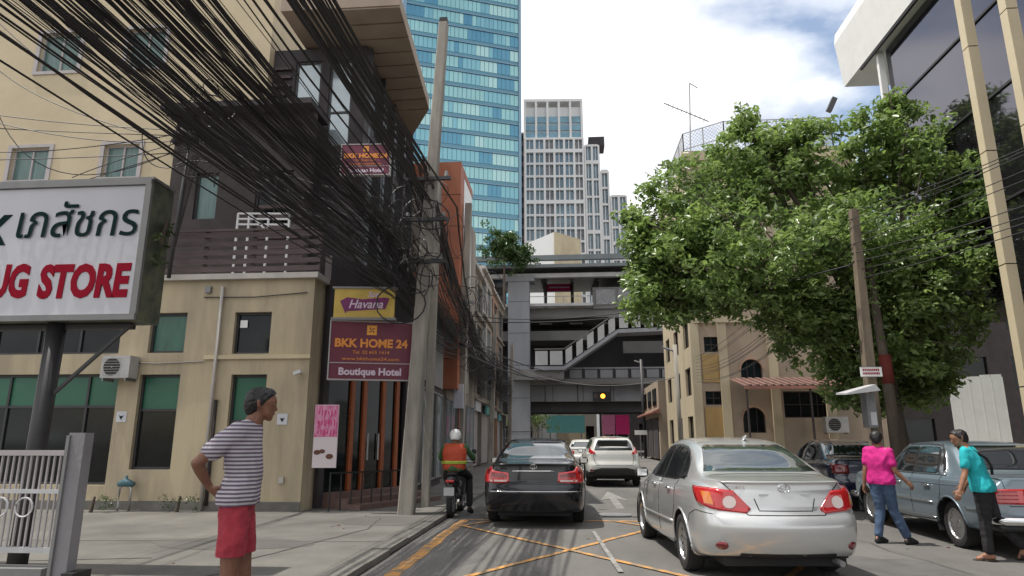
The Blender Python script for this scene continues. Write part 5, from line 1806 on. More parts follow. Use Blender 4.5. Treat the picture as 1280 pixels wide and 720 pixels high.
sedan_glass(c, dict(dlo=[(-1.50, 1.16), (.98, 1.05), (.62, 1.30), (.30, 1.46), (-.6, 1.49), (-1.45, 1.42), (-1.62, 1.3)],
                    panes=[[(-1.42, 1.18), (-.80, 1.13), (-.78, 1.455), (-1.38, 1.40)], [(-.72, 1.12), (-.12, 1.09), (-.10, 1.47), (-.70, 1.46)], [(-.04, 1.09), (.86, 1.07), (.58, 1.29), (.28, 1.44), (-.03, 1.47)]]))
c.patch('rear_window', [(-.60, 1.13), (.60, 1.13), (.56, 1.30), (.46, 1.455), (-.46, 1.455), (-.56, 1.30)], 'B', 'car_glass', off=.004, cuts=3)
c.patch('windscreen', [(-.68, 1.14), (.68, 1.14), (.55, 1.48), (-.55, 1.48)], 'F', 'car_glass', off=.004, cuts=3)
for sg in (-1, 1):
    L_ = lambda pts: [(sg * a, z) for a, z in pts]
    vw = ('D', .5 * -sg, (sg * .74, -1.95, 1.1))
    c.patch('tail_lamp', L_([(.16, 1.24), (.02, 1.16), (-.16, 1.08), (-.20, 1.02), (-.04, 1.02), (.12, 1.08)]), vw, 'red_lens', off=.016, cuts=3, rim=.03)
    c.patch('reflector', [(sg * .70 + .06 * math.cos(k * PI / 6), .52 + .03 * math.sin(k * PI / 6)) for k in range(12)], 'B', 'red_lens_dark', off=.006, cuts=1)
c.line('tailgate_seam', [(-.60, 1.10), (-.64, .98), (-.58, .68), (.58, .68), (.64, .98), (.60, 1.10)], 'B', r=.005)
c.patch('rear_lower_panel', [(-.62, .34), (.62, .34), (.66, .54), (.4, .60), (-.4, .60), (-.66, .54)], 'B', 'black_plastic', off=.006, cuts=3)
b = MB(); b.box(-.5, .5, -1.98, -1.78, 1.50, 1.535, 'white_car_paint'); sp = b.build('roof_spoiler', c.root, world=False)
b = MB(); b.box(-.12, .12, -1.985, -1.97, 1.505, 1.53, 'red_lens'); b.build('high_brake_lamp', c.root, world=False)
plate(c, -2.04, .86, .36, .18)
b = MB(); b.box(-.6, .6, -1.8, 1.9, .24, .6, 'car_under'); b.build('underbody', c.root, world=False)
mirror(c, .78, 1.08, .83, 'black_plastic')
place(c, 1.38, 23.9, math.radians(1.5))
# white car farther ahead
c = Car('white_saloon_car', 'small white car farther ahead, partly seen between the black saloon and the white crossover', 'car', KS, 'white_car_paint', ((-1.26, 1.34), .315, 'alloy'))
sedan_glass(c, dict(dlo=[(-1.30, .985), (1.02, .945), (.62, 1.20), (.28, 1.375), (-.3, 1.405), (-.78, 1.365), (-1.12, 1.20)], panes=[[(-1.1, 1.0), (.8, .985), (.3, 1.33), (-.74, 1.345)]]))
c.patch('rear_window', [(-.64, 1.10), (.64, 1.10), (.50, 1.36), (-.50, 1.36)], 'B', 'car_glass', off=.004, cuts=3)
for sg in (-1, 1):
    c.patch('tail_lamp', [(sg * .72, .94), (sg * .45, .92), (sg * .45, .76), (sg * .72, .76)], 'B', 'red_lens', off=.012, cuts=2)
b = MB(); b.box(-.62, .62, -2.1, 2.0, .19, .5, 'car_under'); b.build('underbody', c.root, world=False)
plate(c, -2.2, .8)
place(c, .75, 37, 0)

# ---------------- old blue grey saloon, parked
KM = dict(y0=-2.26, y1=2.30, track=.72,
          zb=[(-2.3, .36), (-1.9, .30), (-1.2, .26), (1.4, .26), (2.3, .32)],
          w=[(-2.26, .79), (-2.22, .825), (-2.1, .85), (-1.6, .872), (0, .88), (1.6, .872), (2.0, .85), (2.2, .80), (2.30, .74)],
          zs=[(-2.26, .89), (-1.7, .92), (-.8, .925), (.4, .92), (1.2, .905), (2.0, .86), (2.30, .78)],
          zt=[(-2.26, .985), (-2.0, 1.0), (-1.55, 1.02), (-1.42, 1.06), (-1.08, 1.34), (-.92, 1.405), (-.3, 1.445), (.25, 1.43), (.42, 1.37), (.85, 1.05), (.95, 1.02), (1.6, .98), (2.1, .92), (2.30, .86)],
          wr=[(-2.26, .72), (-1.6, .72), (-1.4, .68), (-1.0, .60), (-.3, .595), (.3, .60), (.6, .64), (.95, .72), (1.6, .74), (2.30, .68)],
          yrear=[(.2, .12), (.36, .04), (.5, .0), (.65, .01), (.95, .03), (1.0, .06), (1.2, 0)],
          yfront=[(.2, .12), (.5, .02), (.9, .03), (1, .1)], bulr=.03, bulf=.03)
c = Car('blue_grey_saloon_car', 'old boxy blue grey saloon car with chrome trim parked at the right kerb', 'car', KM, 'bluegrey_paint', ((-1.22, 1.57), .315, 'disc'))
panes = [[(-1.02, .985), (-.90, .985), (-.80, 1.335), (-.88, 1.25)], [(-.84, .985), (-.20, .98), (-.18, 1.365), (-.72, 1.345)], [(-.12, .98), (.72, .975), (.42, 1.25), (.22, 1.35), (-.11, 1.365)]]
sedan_glass(c, dict(dlo=[(-1.14, .965), (.86, .955), (.5, 1.26), (.26, 1.375), (-.3, 1.39), (-.74, 1.37), (-.93, 1.28)], panes=panes))
c.patch('rear_window', [(-.64, 1.05), (.64, 1.05), (.55, 1.34), (.50, 1.37), (-.50, 1.37), (-.55, 1.34)], 'B', 'car_glass', off=.004, cuts=3)
c.patch('windscreen', [(-.68, 1.06), (.68, 1.06), (.55, 1.37), (-.55, 1.37)], 'F', 'car_glass', off=.004, cuts=3)
for sg in (-1, 1):
    L_ = lambda pts: [(sg * a, z) for a, z in pts]
    v = 'L' if sg < 0 else 'R'
    vw = ('D', .55 * -sg, (sg * .80, -2.2, .8))
    c.patch('tail_lamp', L_([(.16, .84), (-.34, .85), (-.34, .66), (.16, .67)]), vw, 'red_lens', off=.014, cuts=3, rim=.03)
    c.patch('indicator_lens', L_([(.15, .83), (.02, .83), (.02, .76), (.15, .76)]), vw, 'amber_lens', off=.018, cuts=1, rim=0)
    for k in range(4):
        zz = .68 + k * .045
        c.line('lamp_rib', [(sg * .56, zz), (sg * .82, zz)], 'B', m='red_lens_dark', r=.006, off=.014, sub=5)
    for pts in ([(-1.0, .97), (-1.04, .72), (-.92, .5), (-.90, .34), (-.16, .30), (-.16, .96)], [(-.16, .96), (-.16, .30), (.98, .30), (1.0, .60), (.92, .95)]):
        c.line('door_seam', pts, v, r=.005)
    for yy in (-.78, .12): c.line('door_handle', [(yy, .80), (yy + .19, .80)], v, m='chrome', r=.014, off=.022, sub=3, n=6)
    c.line('side_chrome_strip', [(-2.1, .565), (-1.64, .57)], v, m='chrome', r=.012, off=.004)
    c.line('side_chrome_strip', [(-.80, .57), (1.1, .57)], v, m='chrome', r=.012, off=.004)
    c.line('window_chrome', [(-1.12, .965), (.84, .955)], v, m='chrome', r=.009, off=.008)
    c.line('window_chrome', [(-1.12, .97), (-.93, 1.28), (-.74, 1.375), (-.3, 1.395), (.26, 1.38), (.5, 1.265), (.85, .96)], v, m='chrome', r=.008, off=.006)
    c.line('sill_strip', [(-.82, .36), (1.14, .36)], v, m='chrome', r=.008, off=.003)
    c.line('side_crease', [(-2.15, .845), (2.0, .82)], v, m='bluegrey_paint', r=.007, off=.0, sub=20)
    for pts in ([(sg * .62, .78), (sg * .80, .78)],): pass
b = MB()
b.tube([(-.80, -1.9, .47), (-.86, -2.2, .47), (-.80, -2.36, .47), (0, -2.42, .47), (.80, -2.36, .47), (.86, -2.2, .47), (.80, -1.9, .47)], .055, 'chrome', 8)
b.build('rear_bumper', c.root, smooth=True, world=False)
b = MB(); b.tube([(-.82, -2.1, .39), (-.82, -2.3, .39), (0, -2.37, .39), (.82, -2.3, .39), (.82, -2.1, .39)], .05, 'black_plastic', 8); b.build('bumper_rubber', c.root, smooth=True, world=False)
b = MB(); b.tube([(-.80, 1.95, .47), (-.84, 2.25, .47), (0, 2.42, .47), (.84, 2.25, .47), (.80, 1.95, .47)], .055, 'chrome', 8); b.build('front_bumper', c.root, smooth=True, world=False)
c.line('boot_seam', [(-.70, .95), (-.66, .64), (.66, .64), (.70, .95)], 'B', r=.005)
plate(c, -2.29, .76)
mirror(c, .62, 1.0, .83, 'bluegrey_paint')
b = MB(); b.box(-.62, .62, -2.1, 2.0, .25, .5, 'car_under'); b.build('underbody', c.root, world=False)
place(c, 6.19, 11.42, math.radians(-1.0))
# navy car behind it
c = Car('navy_saloon_car', 'dark navy saloon car parked ahead of the blue grey one at the right kerb', 'car', KB, 'navy_paint', ((-1.3, 1.42), .325, 'alloy'))
sedan_glass(c, dict(dlo=[(-1.40, 1.0), (1.08, .965), (.66, 1.23), (.30, 1.39), (-.3, 1.42), (-.82, 1.375), (-1.2, 1.2)],
                    panes=[[(-.97, 1.015), (-.16, 1.0), (-.14, 1.40), (-.78, 1.36), (-.86, 1.32)], [(-.06, 1.0), (.96, .98), (.62, 1.21), (.27, 1.375), (-.05, 1.40)]]))
c.patch('rear_window', [(-.67, 1.115), (.67, 1.115), (.52, 1.37), (-.52, 1.37)], 'B', 'car_glass', off=.004, cuts=3)
for sg in (-1, 1):
    c.patch('tail_lamp', [(sg * .80, .97), (sg * .5, .93), (sg * .5, .76), (sg * .80, .76)], 'B', 'red_lens_dark', off=.012, cuts=2)
    v = 'L' if sg < 0 else 'R'
    for pts in ([(-1.05, 1.0), (-1.06, .70), (-.90, .27), (-.10, .23), (-.10, .99)], [(-.10, .99), (-.10, .23), (1.06, .22), (1.04, .95)]): c.line('door_seam', pts, v, r=.005)
mirror(c, .84, 1.02, .86, 'navy_paint')
b = MB(); b.box(-.62, .62, -2.2, 2.1, .19, .5, 'car_under'); b.build('underbody', c.root, world=False)
place(c, 6.5, 17.2, math.radians(-4))
# ================================================================== PEOPLE
_ico = {}


def ico(sub):
    if sub not in _ico:
        bm = bmesh.new(); bmesh.ops.create_icosphere(bm, subdivisions=sub, radius=1)
        _ico[sub] = [v.co.copy() for v in bm.verts]; bm.free()
    return _ico[sub]


def hulls(parts, sub=2):
    """parts: list of lists of (point, radius or (rx,ry,rz)); each list becomes one convex blob"""
    verts = []; faces = []
    for P in parts:
        bm = bmesh.new()
        for p, r in P:
            r = r if isinstance(r, tuple) else (r, r, r)
            for q in ico(sub): bm.verts.new((p[0] + q.x * r[0], p[1] + q.y * r[1], p[2] + q.z * r[2]))
        res = bmesh.ops.convex_hull(bm, input=bm.verts[:])
        bmesh.ops.delete(bm, geom=list({g for g in res['geom_interior'] + res['geom_unused'] if isinstance(g, bmesh.types.BMVert)}), context='VERTS')
        bm.verts.index_update(); k = len(verts)
        verts += [v.co.copy() for v in bm.verts]; faces += [tuple(k + v.index for v in f.verts) for f in bm.faces]
        bm.free()
    return verts, faces


def remeshed(name, parts, m, parent, voxel=.012, smooth=4, fold=0.0, fscale=9.0, fst=(1, 1, 1), cut=(), seed=0.0):
    V, F_ = hulls(parts)
    me = bpy.data.meshes.new(name); me.from_pydata(V, [], F_)
    o = bpy.data.objects.new('tmp', me); COL.objects.link(o)
    r = o.modifiers.new('r', 'REMESH'); r.mode = 'VOXEL'; r.voxel_size = voxel; r.use_smooth_shade = True
    s = o.modifiers.new('s', 'SMOOTH'); s.iterations = smooth; s.factor = .5
    bpy.context.view_layer.update()
    m2 = bpy.data.meshes.new_from_object(o.evaluated_get(bpy.context.evaluated_depsgraph_get()))
    bpy.data.objects.remove(o); m2.name = name
    if cut or fold:
        bm = bmesh.new(); bm.from_mesh(m2)
        for co, no in cut:
            bmesh.ops.bisect_plane(bm, geom=bm.verts[:] + bm.edges[:] + bm.faces[:], plane_co=co, plane_no=no, clear_outer=True)
        if fold:
            bm.normal_update()
            for v in bm.verts:
                q = Vector((v.co.x * fst[0], v.co.y * fst[1], v.co.z * fst[2])) * fscale + Vector((seed, 0, 0))
                n_ = noise.noise(q); n2 = 1 - abs(noise.noise(q * 1.7 + Vector((5, 5, 5)))) * 2
                v.co += v.normal * fold * (n_ + .6 * n2)
        bm.to_mesh(m2); bm.free()
    m2.materials.clear(); m2.materials.append(MATS[m])
    for p in m2.polygons: p.use_smooth = True; p.material_index = 0
    return child(name, m2, parent)


mat('skin_brown', (.28, .135, .08), .55, var=.14, scale=22, bump=.25, bscale=120)
mat('skin_dark', (.20, .09, .055), .55, var=.14, scale=22, bump=.25, bscale=120)
mat('hair_black', (.010, .008, .008), .5, var=.3, scale=60)
mat('eye_white', (.35, .32, .30), .3)
mat('lip', (.22, .07, .055), .5)
mat('pink_shirt', (.52, .012, .19), .85, var=.12, scale=9, bump=.3, bscale=14)
mat('teal_shirt', (.012, .38, .42), .85, var=.12, scale=9, bump=.3, bscale=14)
mat('jeans', (.035, .06, .12), .85, col2=(.08, .13, .22), scale=4, bump=.3, bscale=120)
mat('black_cloth', (.014, .013, .015), .85, var=.3, scale=8)
mat('red_shorts', (.36, .035, .055), .88, var=.22, scale=9, bump=.6, bscale=22)
mat('vest_orange', (.45, .06, .02), .7, var=.1, scale=6)  # orange lowered: the shade on the rider is put into the colour
mat('hi_vis', (.38, .48, .06), .5)
mat('sleeve_green', (.05, .12, .05), .85, var=.2, scale=8)
mat('helmet_white', (.7, .7, .68), .2, coat=.7)
mat('sandal', (.04, .025, .02), .7)
M_ = mat('striped_shirt', (.5, .5, .5), .85)
t = M_.node_tree; b_ = t.nodes['Principled BSDF']
tc = N(t, 'ShaderNodeTexCoord'); sx = N(t, 'ShaderNodeSeparateXYZ'); ma = N(t, 'ShaderNodeMath', operation='MULTIPLY'); ma.inputs[1].default_value = 1 / .026
fr = N(t, 'ShaderNodeMath', operation='FRACT'); rr = N(t, 'ShaderNodeValToRGB')
rr.color_ramp.interpolation = 'CONSTANT'
rr.color_ramp.elements[0].color = (.48, .46, .49, 1); rr.color_ramp.elements[1].position = .5; rr.color_ramp.elements[1].color = (.13, .09, .14, 1)
t.links.new(tc.outputs['Object'], sx.inputs[0]); t.links.new(sx.outputs['Z'], ma.inputs[0]); t.links.new(ma.outputs[0], fr.inputs[0]); t.links.new(fr.outputs[0], rr.inputs[0]); t.links.new(rr.outputs[0], b_.inputs['Base Color'])


def V3(*a): return Vector(a)


def hand_parts(w, d, pn, side, curl=.5, s=1.0):
    """palm and five fingers. w wrist, d direction, pn palm normal (to the palm side), side = direction of the thumb"""
    d = d.normalized(); pn = (pn - d * pn.dot(d)).normalized(); t = side - d * side.dot(d) - pn * side.dot(pn); t.normalize()
    P = [[(w, .024 * s), (w + d * .035 * s, .024 * s)],
         [(w + d * .02 * s + t * .018 * s, .016 * s), (w + d * .02 * s - t * .018 * s, .016 * s), (w + d * .082 * s + t * .030 * s, .013 * s), (w + d * .078 * s - t * .030 * s, .012 * s)]]
    for k, (off, ln) in enumerate(((.031, .070), (.011, .080), (-.010, .074), (-.030, .058))):
        a = w + d * (.084 - abs(off - .01) * .15) * s + t * off * s; dd = d.copy(); L = ln * s
        c = curl * (1 + .15 * k)
        for f, r0, r1 in ((.42, .0095, .009), (.32, .009, .0082), (.26, .0082, .0072)):
            dd = (dd * math.cos(c * .75) + pn * math.sin(c * .75)).normalized()
            e = a + dd * L * f
            P.append([(a, r0 * s), (e, r1 * s)]); a = e
            pn2 = pn
    a = w + d * .025 * s + t * .028 * s
    e = a + (d * .55 + t * .75 + pn * .25).normalized() * .040 * s
    g = e + (d * .85 + t * .35 + pn * .35).normalized() * .032 * s
    h = g + (d * .95 + pn * .35).normalized() * .024 * s
    P += [[(a, .014 * s), (e, .011 * s)], [(e, .011 * s), (g, .010 * s)], [(g, .010 * s), (h, .008 * s)]]
    return P


def head_parts(H, f, up, s=1.0):
    """H centre of the skull; f facing; up"""
    f = f.normalized(); up = (up - f * up.dot(f)).normalized(); r = f.cross(up)
    p = lambda a, b, c: H + (r * a + f * b + up * c) * s
    P = [[(p(0, -.012, .012), .082 * s), (p(0, -.03, .02), .083 * s), (p(0, .025, .025), .074 * s)],
         [(p(0, .02, .01), .07 * s), (p(.03, .045, -.055), .028 * s), (p(-.03, .045, -.055), .028 * s), (p(0, .062, -.085), .026 * s)],
         [(p(0, .072, .02), .016 * s), (p(0, .085, -.005), .013 * s), (p(0, .100, -.022), .011 * s), (p(.012, .086, -.028), .009 * s), (p(-.012, .086, -.028), .009 * s)],
         [(p(.03, .074, .035), .012 * s), (p(-.03, .074, .035), .012 * s)],
         [(p(.0, .084, -.052), .009 * s), (p(.018, .076, -.054), .007 * s), (p(-.018, .076, -.054), .007 * s)]]
    for sg in (-1, 1):
        P.append([(p(sg * .080, -.012, .015), .012 * s), (p(sg * .088, -.022, .022), .013 * s), (p(sg * .082, -.012, -.018), .009 * s)])
    return P, p


def figure(name, label, J, top, bottom, skin, group=None, cat='person', shoe=None, hair=True, loc=(0, 0, 0), rz=0, extra_head=None):
    """J: joints. top / bottom: (material, kind)"""
    o = empty(name, loc, rz, label=label, cat=cat, group=group)
    P = []
    pel, ch, nk, H = J['pelvis'], J['chest'], J['neck'], J['head']
    f = J['face']; up = J.get('hup', V3(0, 0, 1))
    bf = J['fwd'].normalized(); br = bf.cross(V3(0, 0, 1)).normalized()
    # torso
    wst = (pel + ch) / 2 + J.get('belly', V3(0, 0, 0))
    P.append([(pel + br * .07, .095), (pel - br * .07, .095), (wst + br * .055, .09), (wst - br * .055, .09)])
    P.append([(wst + br * .055, .09), (wst - br * .055, .09), (ch + br * .085, .10), (ch - br * .085, .10)])
    P.append([(ch + br * .085, .10), (ch - br * .085, .10), (J['shR'] + V3(0, 0, -.01), .055), (J['shL'] + V3(0, 0, -.01), .055), (nk - V3(0, 0, .03), .06)])
    P.append([(nk - V3(0, 0, .06), .058), (nk, .052), (H - up * .05 - f * .015, .052)])
    hp, pf = head_parts(H, f, up)
    P += hp
    for s_ in 'LR':
        sh, el, wr = J['sh' + s_], J['el' + s_], J['wr' + s_]
        P.append([(sh, .055), (sh.lerp(el, .35), .047), (el, .038)])
        P.append([(el, .038), (el.lerp(wr, .3), .040), (wr, .025)])
        P += hand_parts(wr, J.get('hd' + s_, (wr - el)), J.get('pn' + s_, bf), J.get('th' + s_, bf), J.get('curl' + s_, .45))
        hi, kn, an, to = J['hi' + s_], J['kn' + s_], J['an' + s_], J['to' + s_]
        P.append([(hi, .092), (hi.lerp(kn, .4), .076), (kn, .055)])
        P.append([(kn, .055), (kn.lerp(an, .3), .058), (kn.lerp(an, .7), .042), (an, .036)])
        hl = an - (to - an).normalized() * .05
        P.append([(an, .036), (V3(hl.x, hl.y, an.z - .045), .030), (V3(to.x, to.y, to.z), .026)])
        sd = (to - an).cross(V3(0, 0, 1)).normalized()
        P.append([(V3(an.x, an.y, an.z - .04), .03), (to + sd * .025, .022), (to - sd * .02, .022)])
    remeshed('body', P, skin, o, voxel=.0085, smooth=3)
    # face details
    for sg in (-1, 1):
        c = pf(sg * .031, .078, .016)
        V, F_ = hulls([[(c, .0095)]], 2); me = bpy.data.meshes.new('eye'); me.from_pydata(V, [], F_); me.materials.append(MATS['eye_white'])
        e = child('eye', me, o)
        V, F_ = hulls([[(pf(sg * .031, .084, .016), .006)]], 1); me = bpy.data.meshes.new('pupil'); me.from_pydata(V, [], F_); me.materials.append(MATS['hair_black']); child('pupil', me, e)
    b = MB(); b.tube([pf(-.022, .082, -.053), pf(0, .093, -.052), pf(.022, .082, -.053)], [.003, .006, .003], 'lip', 6); b.build('mouth', o, smooth=True, world=False)
    if hair:
        hp = [[(pf(0, -.022, .03), .090), (pf(0, -.036, .03), .090), (pf(0, .02, .052), .072)], [(pf(0, -.05, .0), .078), (pf(0, -.06, -.035), .058)], [(pf(.05, -.02, .02), .045), (pf(-.05, -.02, .02), .045)]]
        remeshed('hair', hp, 'hair_black', o, voxel=.008, smooth=1, fold=.006, fscale=60, cut=[(pf(0, .052, .055), (f * 1.0 - up * .75).normalized())])
    # clothes
    tm, hem = top
    T = []
    T.append([(pel + br * .085 + V3(0, 0, hem), .132), (pel - br * .085 + V3(0, 0, hem), .132), (wst + br * .065, .112), (wst - br * .065, .112)])
    T.append([(wst + br * .065, .112), (wst - br * .065, .112), (ch + br * .09, .117), (ch - br * .09, .117)])
    T.append([(ch + br * .09, .117), (ch - br * .09, .117), (J['shR'] + V3(0, 0, -.012), .070), (J['shL'] + V3(0, 0, -.012), .070), (nk - V3(0, 0, .05), .072)])
    sl = J.get('sleeve', .62)
    cuts = []
    for s_ in 'LR':
        sh, el, wr = J['sh' + s_], J['el' + s_], J['wr' + s_]
        if sl <= 1:
            T.append([(sh, .070), (sh.lerp(el, sl), .062)])
        else:
            T.append([(sh, .070), (sh.lerp(el, .5), .060), (el, .054)]); T.append([(el, .054), (el.lerp(wr, .9), .042)])
    cuts.append((pel + V3(0, 0, hem - .04), V3(0, 0, -1)))
    remeshed('shirt', T, tm, o, voxel=.012, smooth=3, fold=.015, fscale=6.5, fst=(1, 1, .7), cut=cuts, seed=loc[0])
    b = MB(); b.tube([nk - V3(0, 0, .035) + (br * math.cos(a) + bf * math.sin(a)) * .060 + V3(0, 0, -.012 * math.sin(a)) for a in [k * PI / 8 for k in range(17)]], .010, tm, 6); b.build('collar', o, smooth=True, world=False)
    bm_, kind = bottom
    B = [[(pel + br * .085 + V3(0, 0, .06), .100), (pel - br * .085 + V3(0, 0, .06), .100), (J['hiL'], .104), (J['hiR'], .104)]]
    cuts = []
    for s_ in 'LR':
        hi, kn, an = J['hi' + s_], J['kn' + s_], J['an' + s_]
        if kind == 'shorts':
            B.append([(hi, .104), (hi.lerp(kn, .5), .094), (hi.lerp(kn, .86), .090)])
        else:
            B.append([(hi, .108), (hi.lerp(kn, .45), .090), (kn, .072)]); B.append([(kn, .072), (kn.lerp(an, .45), .068), (kn.lerp(an, .90), .062)])
    if kind == 'shorts': cuts.append((V3(0, 0, J['knR'].z + .13), V3(0, 0, -1)))
    remeshed('shorts' if kind == 'shorts' else 'trousers', B, bm_, o, voxel=.012, smooth=3, fold=.010, fscale=6, cut=cuts, seed=loc[1])
    if shoe:
        for s_ in 'LR':
            an, to = J['an' + s_], J['to' + s_]
            d = (to - an); d.z = 0; d.normalize()
            q = V3(an.x, an.y, 0) - d * .05
            zz = min(an.z - .075, to.z - .028)
            base = [(q + V3(0, 0, an.z - .06), .036), (V3(to.x, to.y, to.z - .004) + d * .01, .032), (V3(to.x, to.y, to.z) + d * .01 + d.cross(V3(0, 0, 1)) * .02, .030)]
            if shoe == 'sandal':
                base = [(q + V3(0, 0, an.z - .085), (.042, .042, .014)), (V3(to.x, to.y, to.z - .022) + d * .02, (.045, .045, .014))]
                remeshed('sandal', [base], 'sandal', o, voxel=.009, smooth=1)
                sd = d.cross(V3(0, 0, 1)); c0 = V3(an.x, an.y, 0).lerp(V3(to.x, to.y, 0), .55); zt_ = (an.z + to.z) / 2
                b = MB(); b.tube([c0 + sd * .045 + V3(0, 0, zt_ - .05), c0 + V3(0, 0, zt_ + .016), c0 - sd * .045 + V3(0, 0, zt_ - .05)], .012, 'sandal', 6); b.build('sandal_strap', o, smooth=True, world=False)
            else:
                remeshed('shoe', [base + [(V3(an.x, an.y, an.z - .01), .042)]], shoe, o, voxel=.01, smooth=2)
    return o


def base_joints(h=1.72, fwd=V3(1, 0, 0)):
    k = h / 1.72; r = fwd.cross(V3(0, 0, 1)).normalized(); f = fwd
    J = dict(pelvis=V3(0, 0, .94), chest=V3(0, 0, 1.27), neck=V3(0, 0, 1.47), head=V3(0, 0, 1.60) + f * .02, face=f, fwd=f)
    for s_, g in (('R', 1), ('L', -1)):
        J['sh' + s_] = V3(0, 0, 1.40) + r * g * .175; J['el' + s_] = V3(0, 0, 1.11) + r * g * .21; J['wr' + s_] = V3(0, 0, .86) + r * g * .21 + f * .05
        J['hi' + s_] = V3(0, 0, .90) + r * g * .085; J['kn' + s_] = V3(0, 0, .49) + r * g * .09 + f * .01; J['an' + s_] = V3(0, 0, .085) + r * g * .09 - f * .02; J['to' + s_] = V3(0, 0, .028) + r * g * .11 + f * .13
        J['pn' + s_] = -r * g; J['th' + s_] = f
    for key, v in J.items():
        if key not in ('face', 'fwd') and key[:2] not in ('pn', 'th'): J[key] = v * k
    return J, f, r


# man in striped shirt, side on, hand on his lower back
J, f, r = base_joints(1.76, V3(.94, 0.34, 0).normalized())
J['head'] += f * .085 + V3(0, 0, -.012); J['neck'] += f * .045; J['chest'] += f * .0; J['belly'] = f * .03
J['face'] = (f + V3(0, 0, -.12)).normalized(); J['hup'] = V3(.1, 0, 1)
J['shR'] += -f * .03; J['elR'] = J['shR'] + V3(-.20, -.10, -.20); J['wrR'] = V3(-.135, -.155, 1.075)
J['hdR'] = V3(.55, .30, -.55); J['pnR'] = V3(.5, .7, .2); J['thR'] = V3(.6, -.3, .6); J['curlR'] = .35
J['elL'] = J['shL'] + V3(-.03, -.02, -.30); J['wrL'] = J['elL'] + V3(.02, -.12, -.20); J['hdL'] = V3(.1, -.6, -.4)
J['knR'] += f * -.02; J['knL'] += f * .05; J['anR'] += f * -.05; J['toR'] += f * -.05; J['anL'] += f * .08; J['toL'] += f * .08
J['sleeve'] = .60
pm = atY(300, 600, 4.6)
figure('person', 'person in striped t-shirt and red shorts standing side on with a hand on the hip', J, ('striped_shirt', .03), ('red_shorts', 'shorts'), 'skin_dark', shoe='sandal', loc=(pm.x, 4.6, SW))
# pink shirt walker
J, f, r = base_joints(1.68, V3(.8, .6, 0).normalized())
J['head'] += -f * .0 + V3(-.01, 0, 0); J['face'] = V3(.5, .85, -.15).normalized()
J['elR'] = J['shR'] + V3(.03, -.05, -.28); J['wrR'] = J['elR'] + V3(.15, -.02, -.17); J['hdR'] = V3(.6, 0, -.6)
J['elL'] = J['shL'] + V3(-.06, .0, -.27); J['wrL'] = J['elL'] + V3(-.02, .05, -.24)
J['knR'] = V3(.115, -.03, .50); J['anR'] = V3(.27, -.05, .10); J['toR'] = V3(.40, .03, .03)
J['knL'] = V3(-.03, .08, .49); J['anL'] = V3(-.11, .07, .10); J['toL'] = V3(.02, .16, .028)
p = atZ(1102, 680)
pk_ = figure('person', 'person in bright pink t-shirt and blue jeans walking past the blue grey saloon', J, ('pink_shirt', -.0), ('jeans', 'long'), 'skin_brown', shoe='black_cloth', loc=(p.x + .10, p.y, 0))
pk_.scale = (.94, .94, .94)
# teal shirt walker
J, f, r = base_joints(1.74, V3(-.75, .65, 0).normalized())
lean = V3(-.12, .03, 0)
for k, a in (('chest', .6), ('neck', 1), ('head', 1.35), ('shR', .9), ('shL', .9)): J[k] = J[k] + lean * a
J['face'] = V3(-1, .12, -.25).normalized(); J['head'] += V3(-.02, 0, -.02)
J['elL'] = J['shL'] + V3(-.06, -.04, -.28); J['wrL'] = J['elL'] + V3(-.11, -.02, -.22); J['hdL'] = V3(-.35, 0, -.8)
J['elR'] = J['shR'] + V3(.03, .05, -.28); J['wrR'] = J['elR'] + V3(-.10, .10, -.20)
J['knL'] = V3(-.05, -.03, .50); J['anL'] = V3(-.08, -.06, .10); J['toL'] = V3(-.20, .0, .028)
J['knR'] = V3(.14, .05, .52); J['anR'] = V3(.42, .02, .17); J['toR'] = V3(.37, .06, .035)
p = atZ(1205, 700)
tp_ = figure('person', 'person in turquoise t-shirt and black trousers with a shoulder strap walking beside the parked car', J, ('teal_shirt', -.02), ('black_cloth', 'long'), 'skin_brown', shoe='sandal', loc=(p.x + .34, p.y - .02, 0))
tp_.scale = (.92, .92, .92)
sh = J['shR']; hp_ = J['pelvis']
P_ = [J['shR'] + V3(-.03, -.04, .065)]
c0 = J['chest']; 
back = -J['fwd']
P_ = [J['neck'] + V3(-.12, .06, .0), J['neck'] + V3(-.03, -.03, -.00), c0 + back * .145 + V3(.02, 0, .05), c0 + back * .14 + V3(.07, -.01, -.06), c0 + back * .09 + V3(.14, .02, -.17)]
b = MB()
for a_, c_ in zip(P_, P_[1:]): b.bar(a_, c_, .012, .035, 'black_cloth', up=back)
b.build('shoulder_strap', tp_, world=False)

# ---------------- motor scooter and rider
mat('scooter_dark', (.03, .03, .035), .3, coat=.5)
sp = atZ(560, 650)
sx_, sy_ = sp.x - .02, 13.4
sc = empty('motor_scooter', (sx_, sy_, 0), label='dark motor scooter standing by the kerb left of the black saloon', cat='motorcycle')
for yy in (-.12, 1.12):
    w = child('wheel', None, sc, (0, yy, .28))
    for nm, me_ in wheel_meshes(.28, 'bike'):
        c_ = child(nm, me_, w); c_.scale = (.55, 1, 1)
remeshed('tail_body', [[(V3(0, -.25, .70), .09), (V3(.0, .1, .62), .13), (V3(0, .45, .60), .12)], [(V3(0, .0, .50), .11), (V3(0, .4, .42), .11)]], 'scooter_dark', sc, voxel=.014)
remeshed('seat', [[(V3(0, -.22, .80), (.10, .1, .04)), (V3(0, .5, .78), (.12, .12, .04))]], 'black_cloth', sc, voxel=.014)
remeshed('front_shield', [[(V3(.14, 1.0, .75), .03), (V3(-.14, 1.0, .75), .03), (V3(.1, .92, .35), .03), (V3(-.1, .92, .35), .03)], [(V3(0, .96, .95), .06), (V3(0, .96, .8), .05)]], 'scooter_dark', sc, voxel=.014)
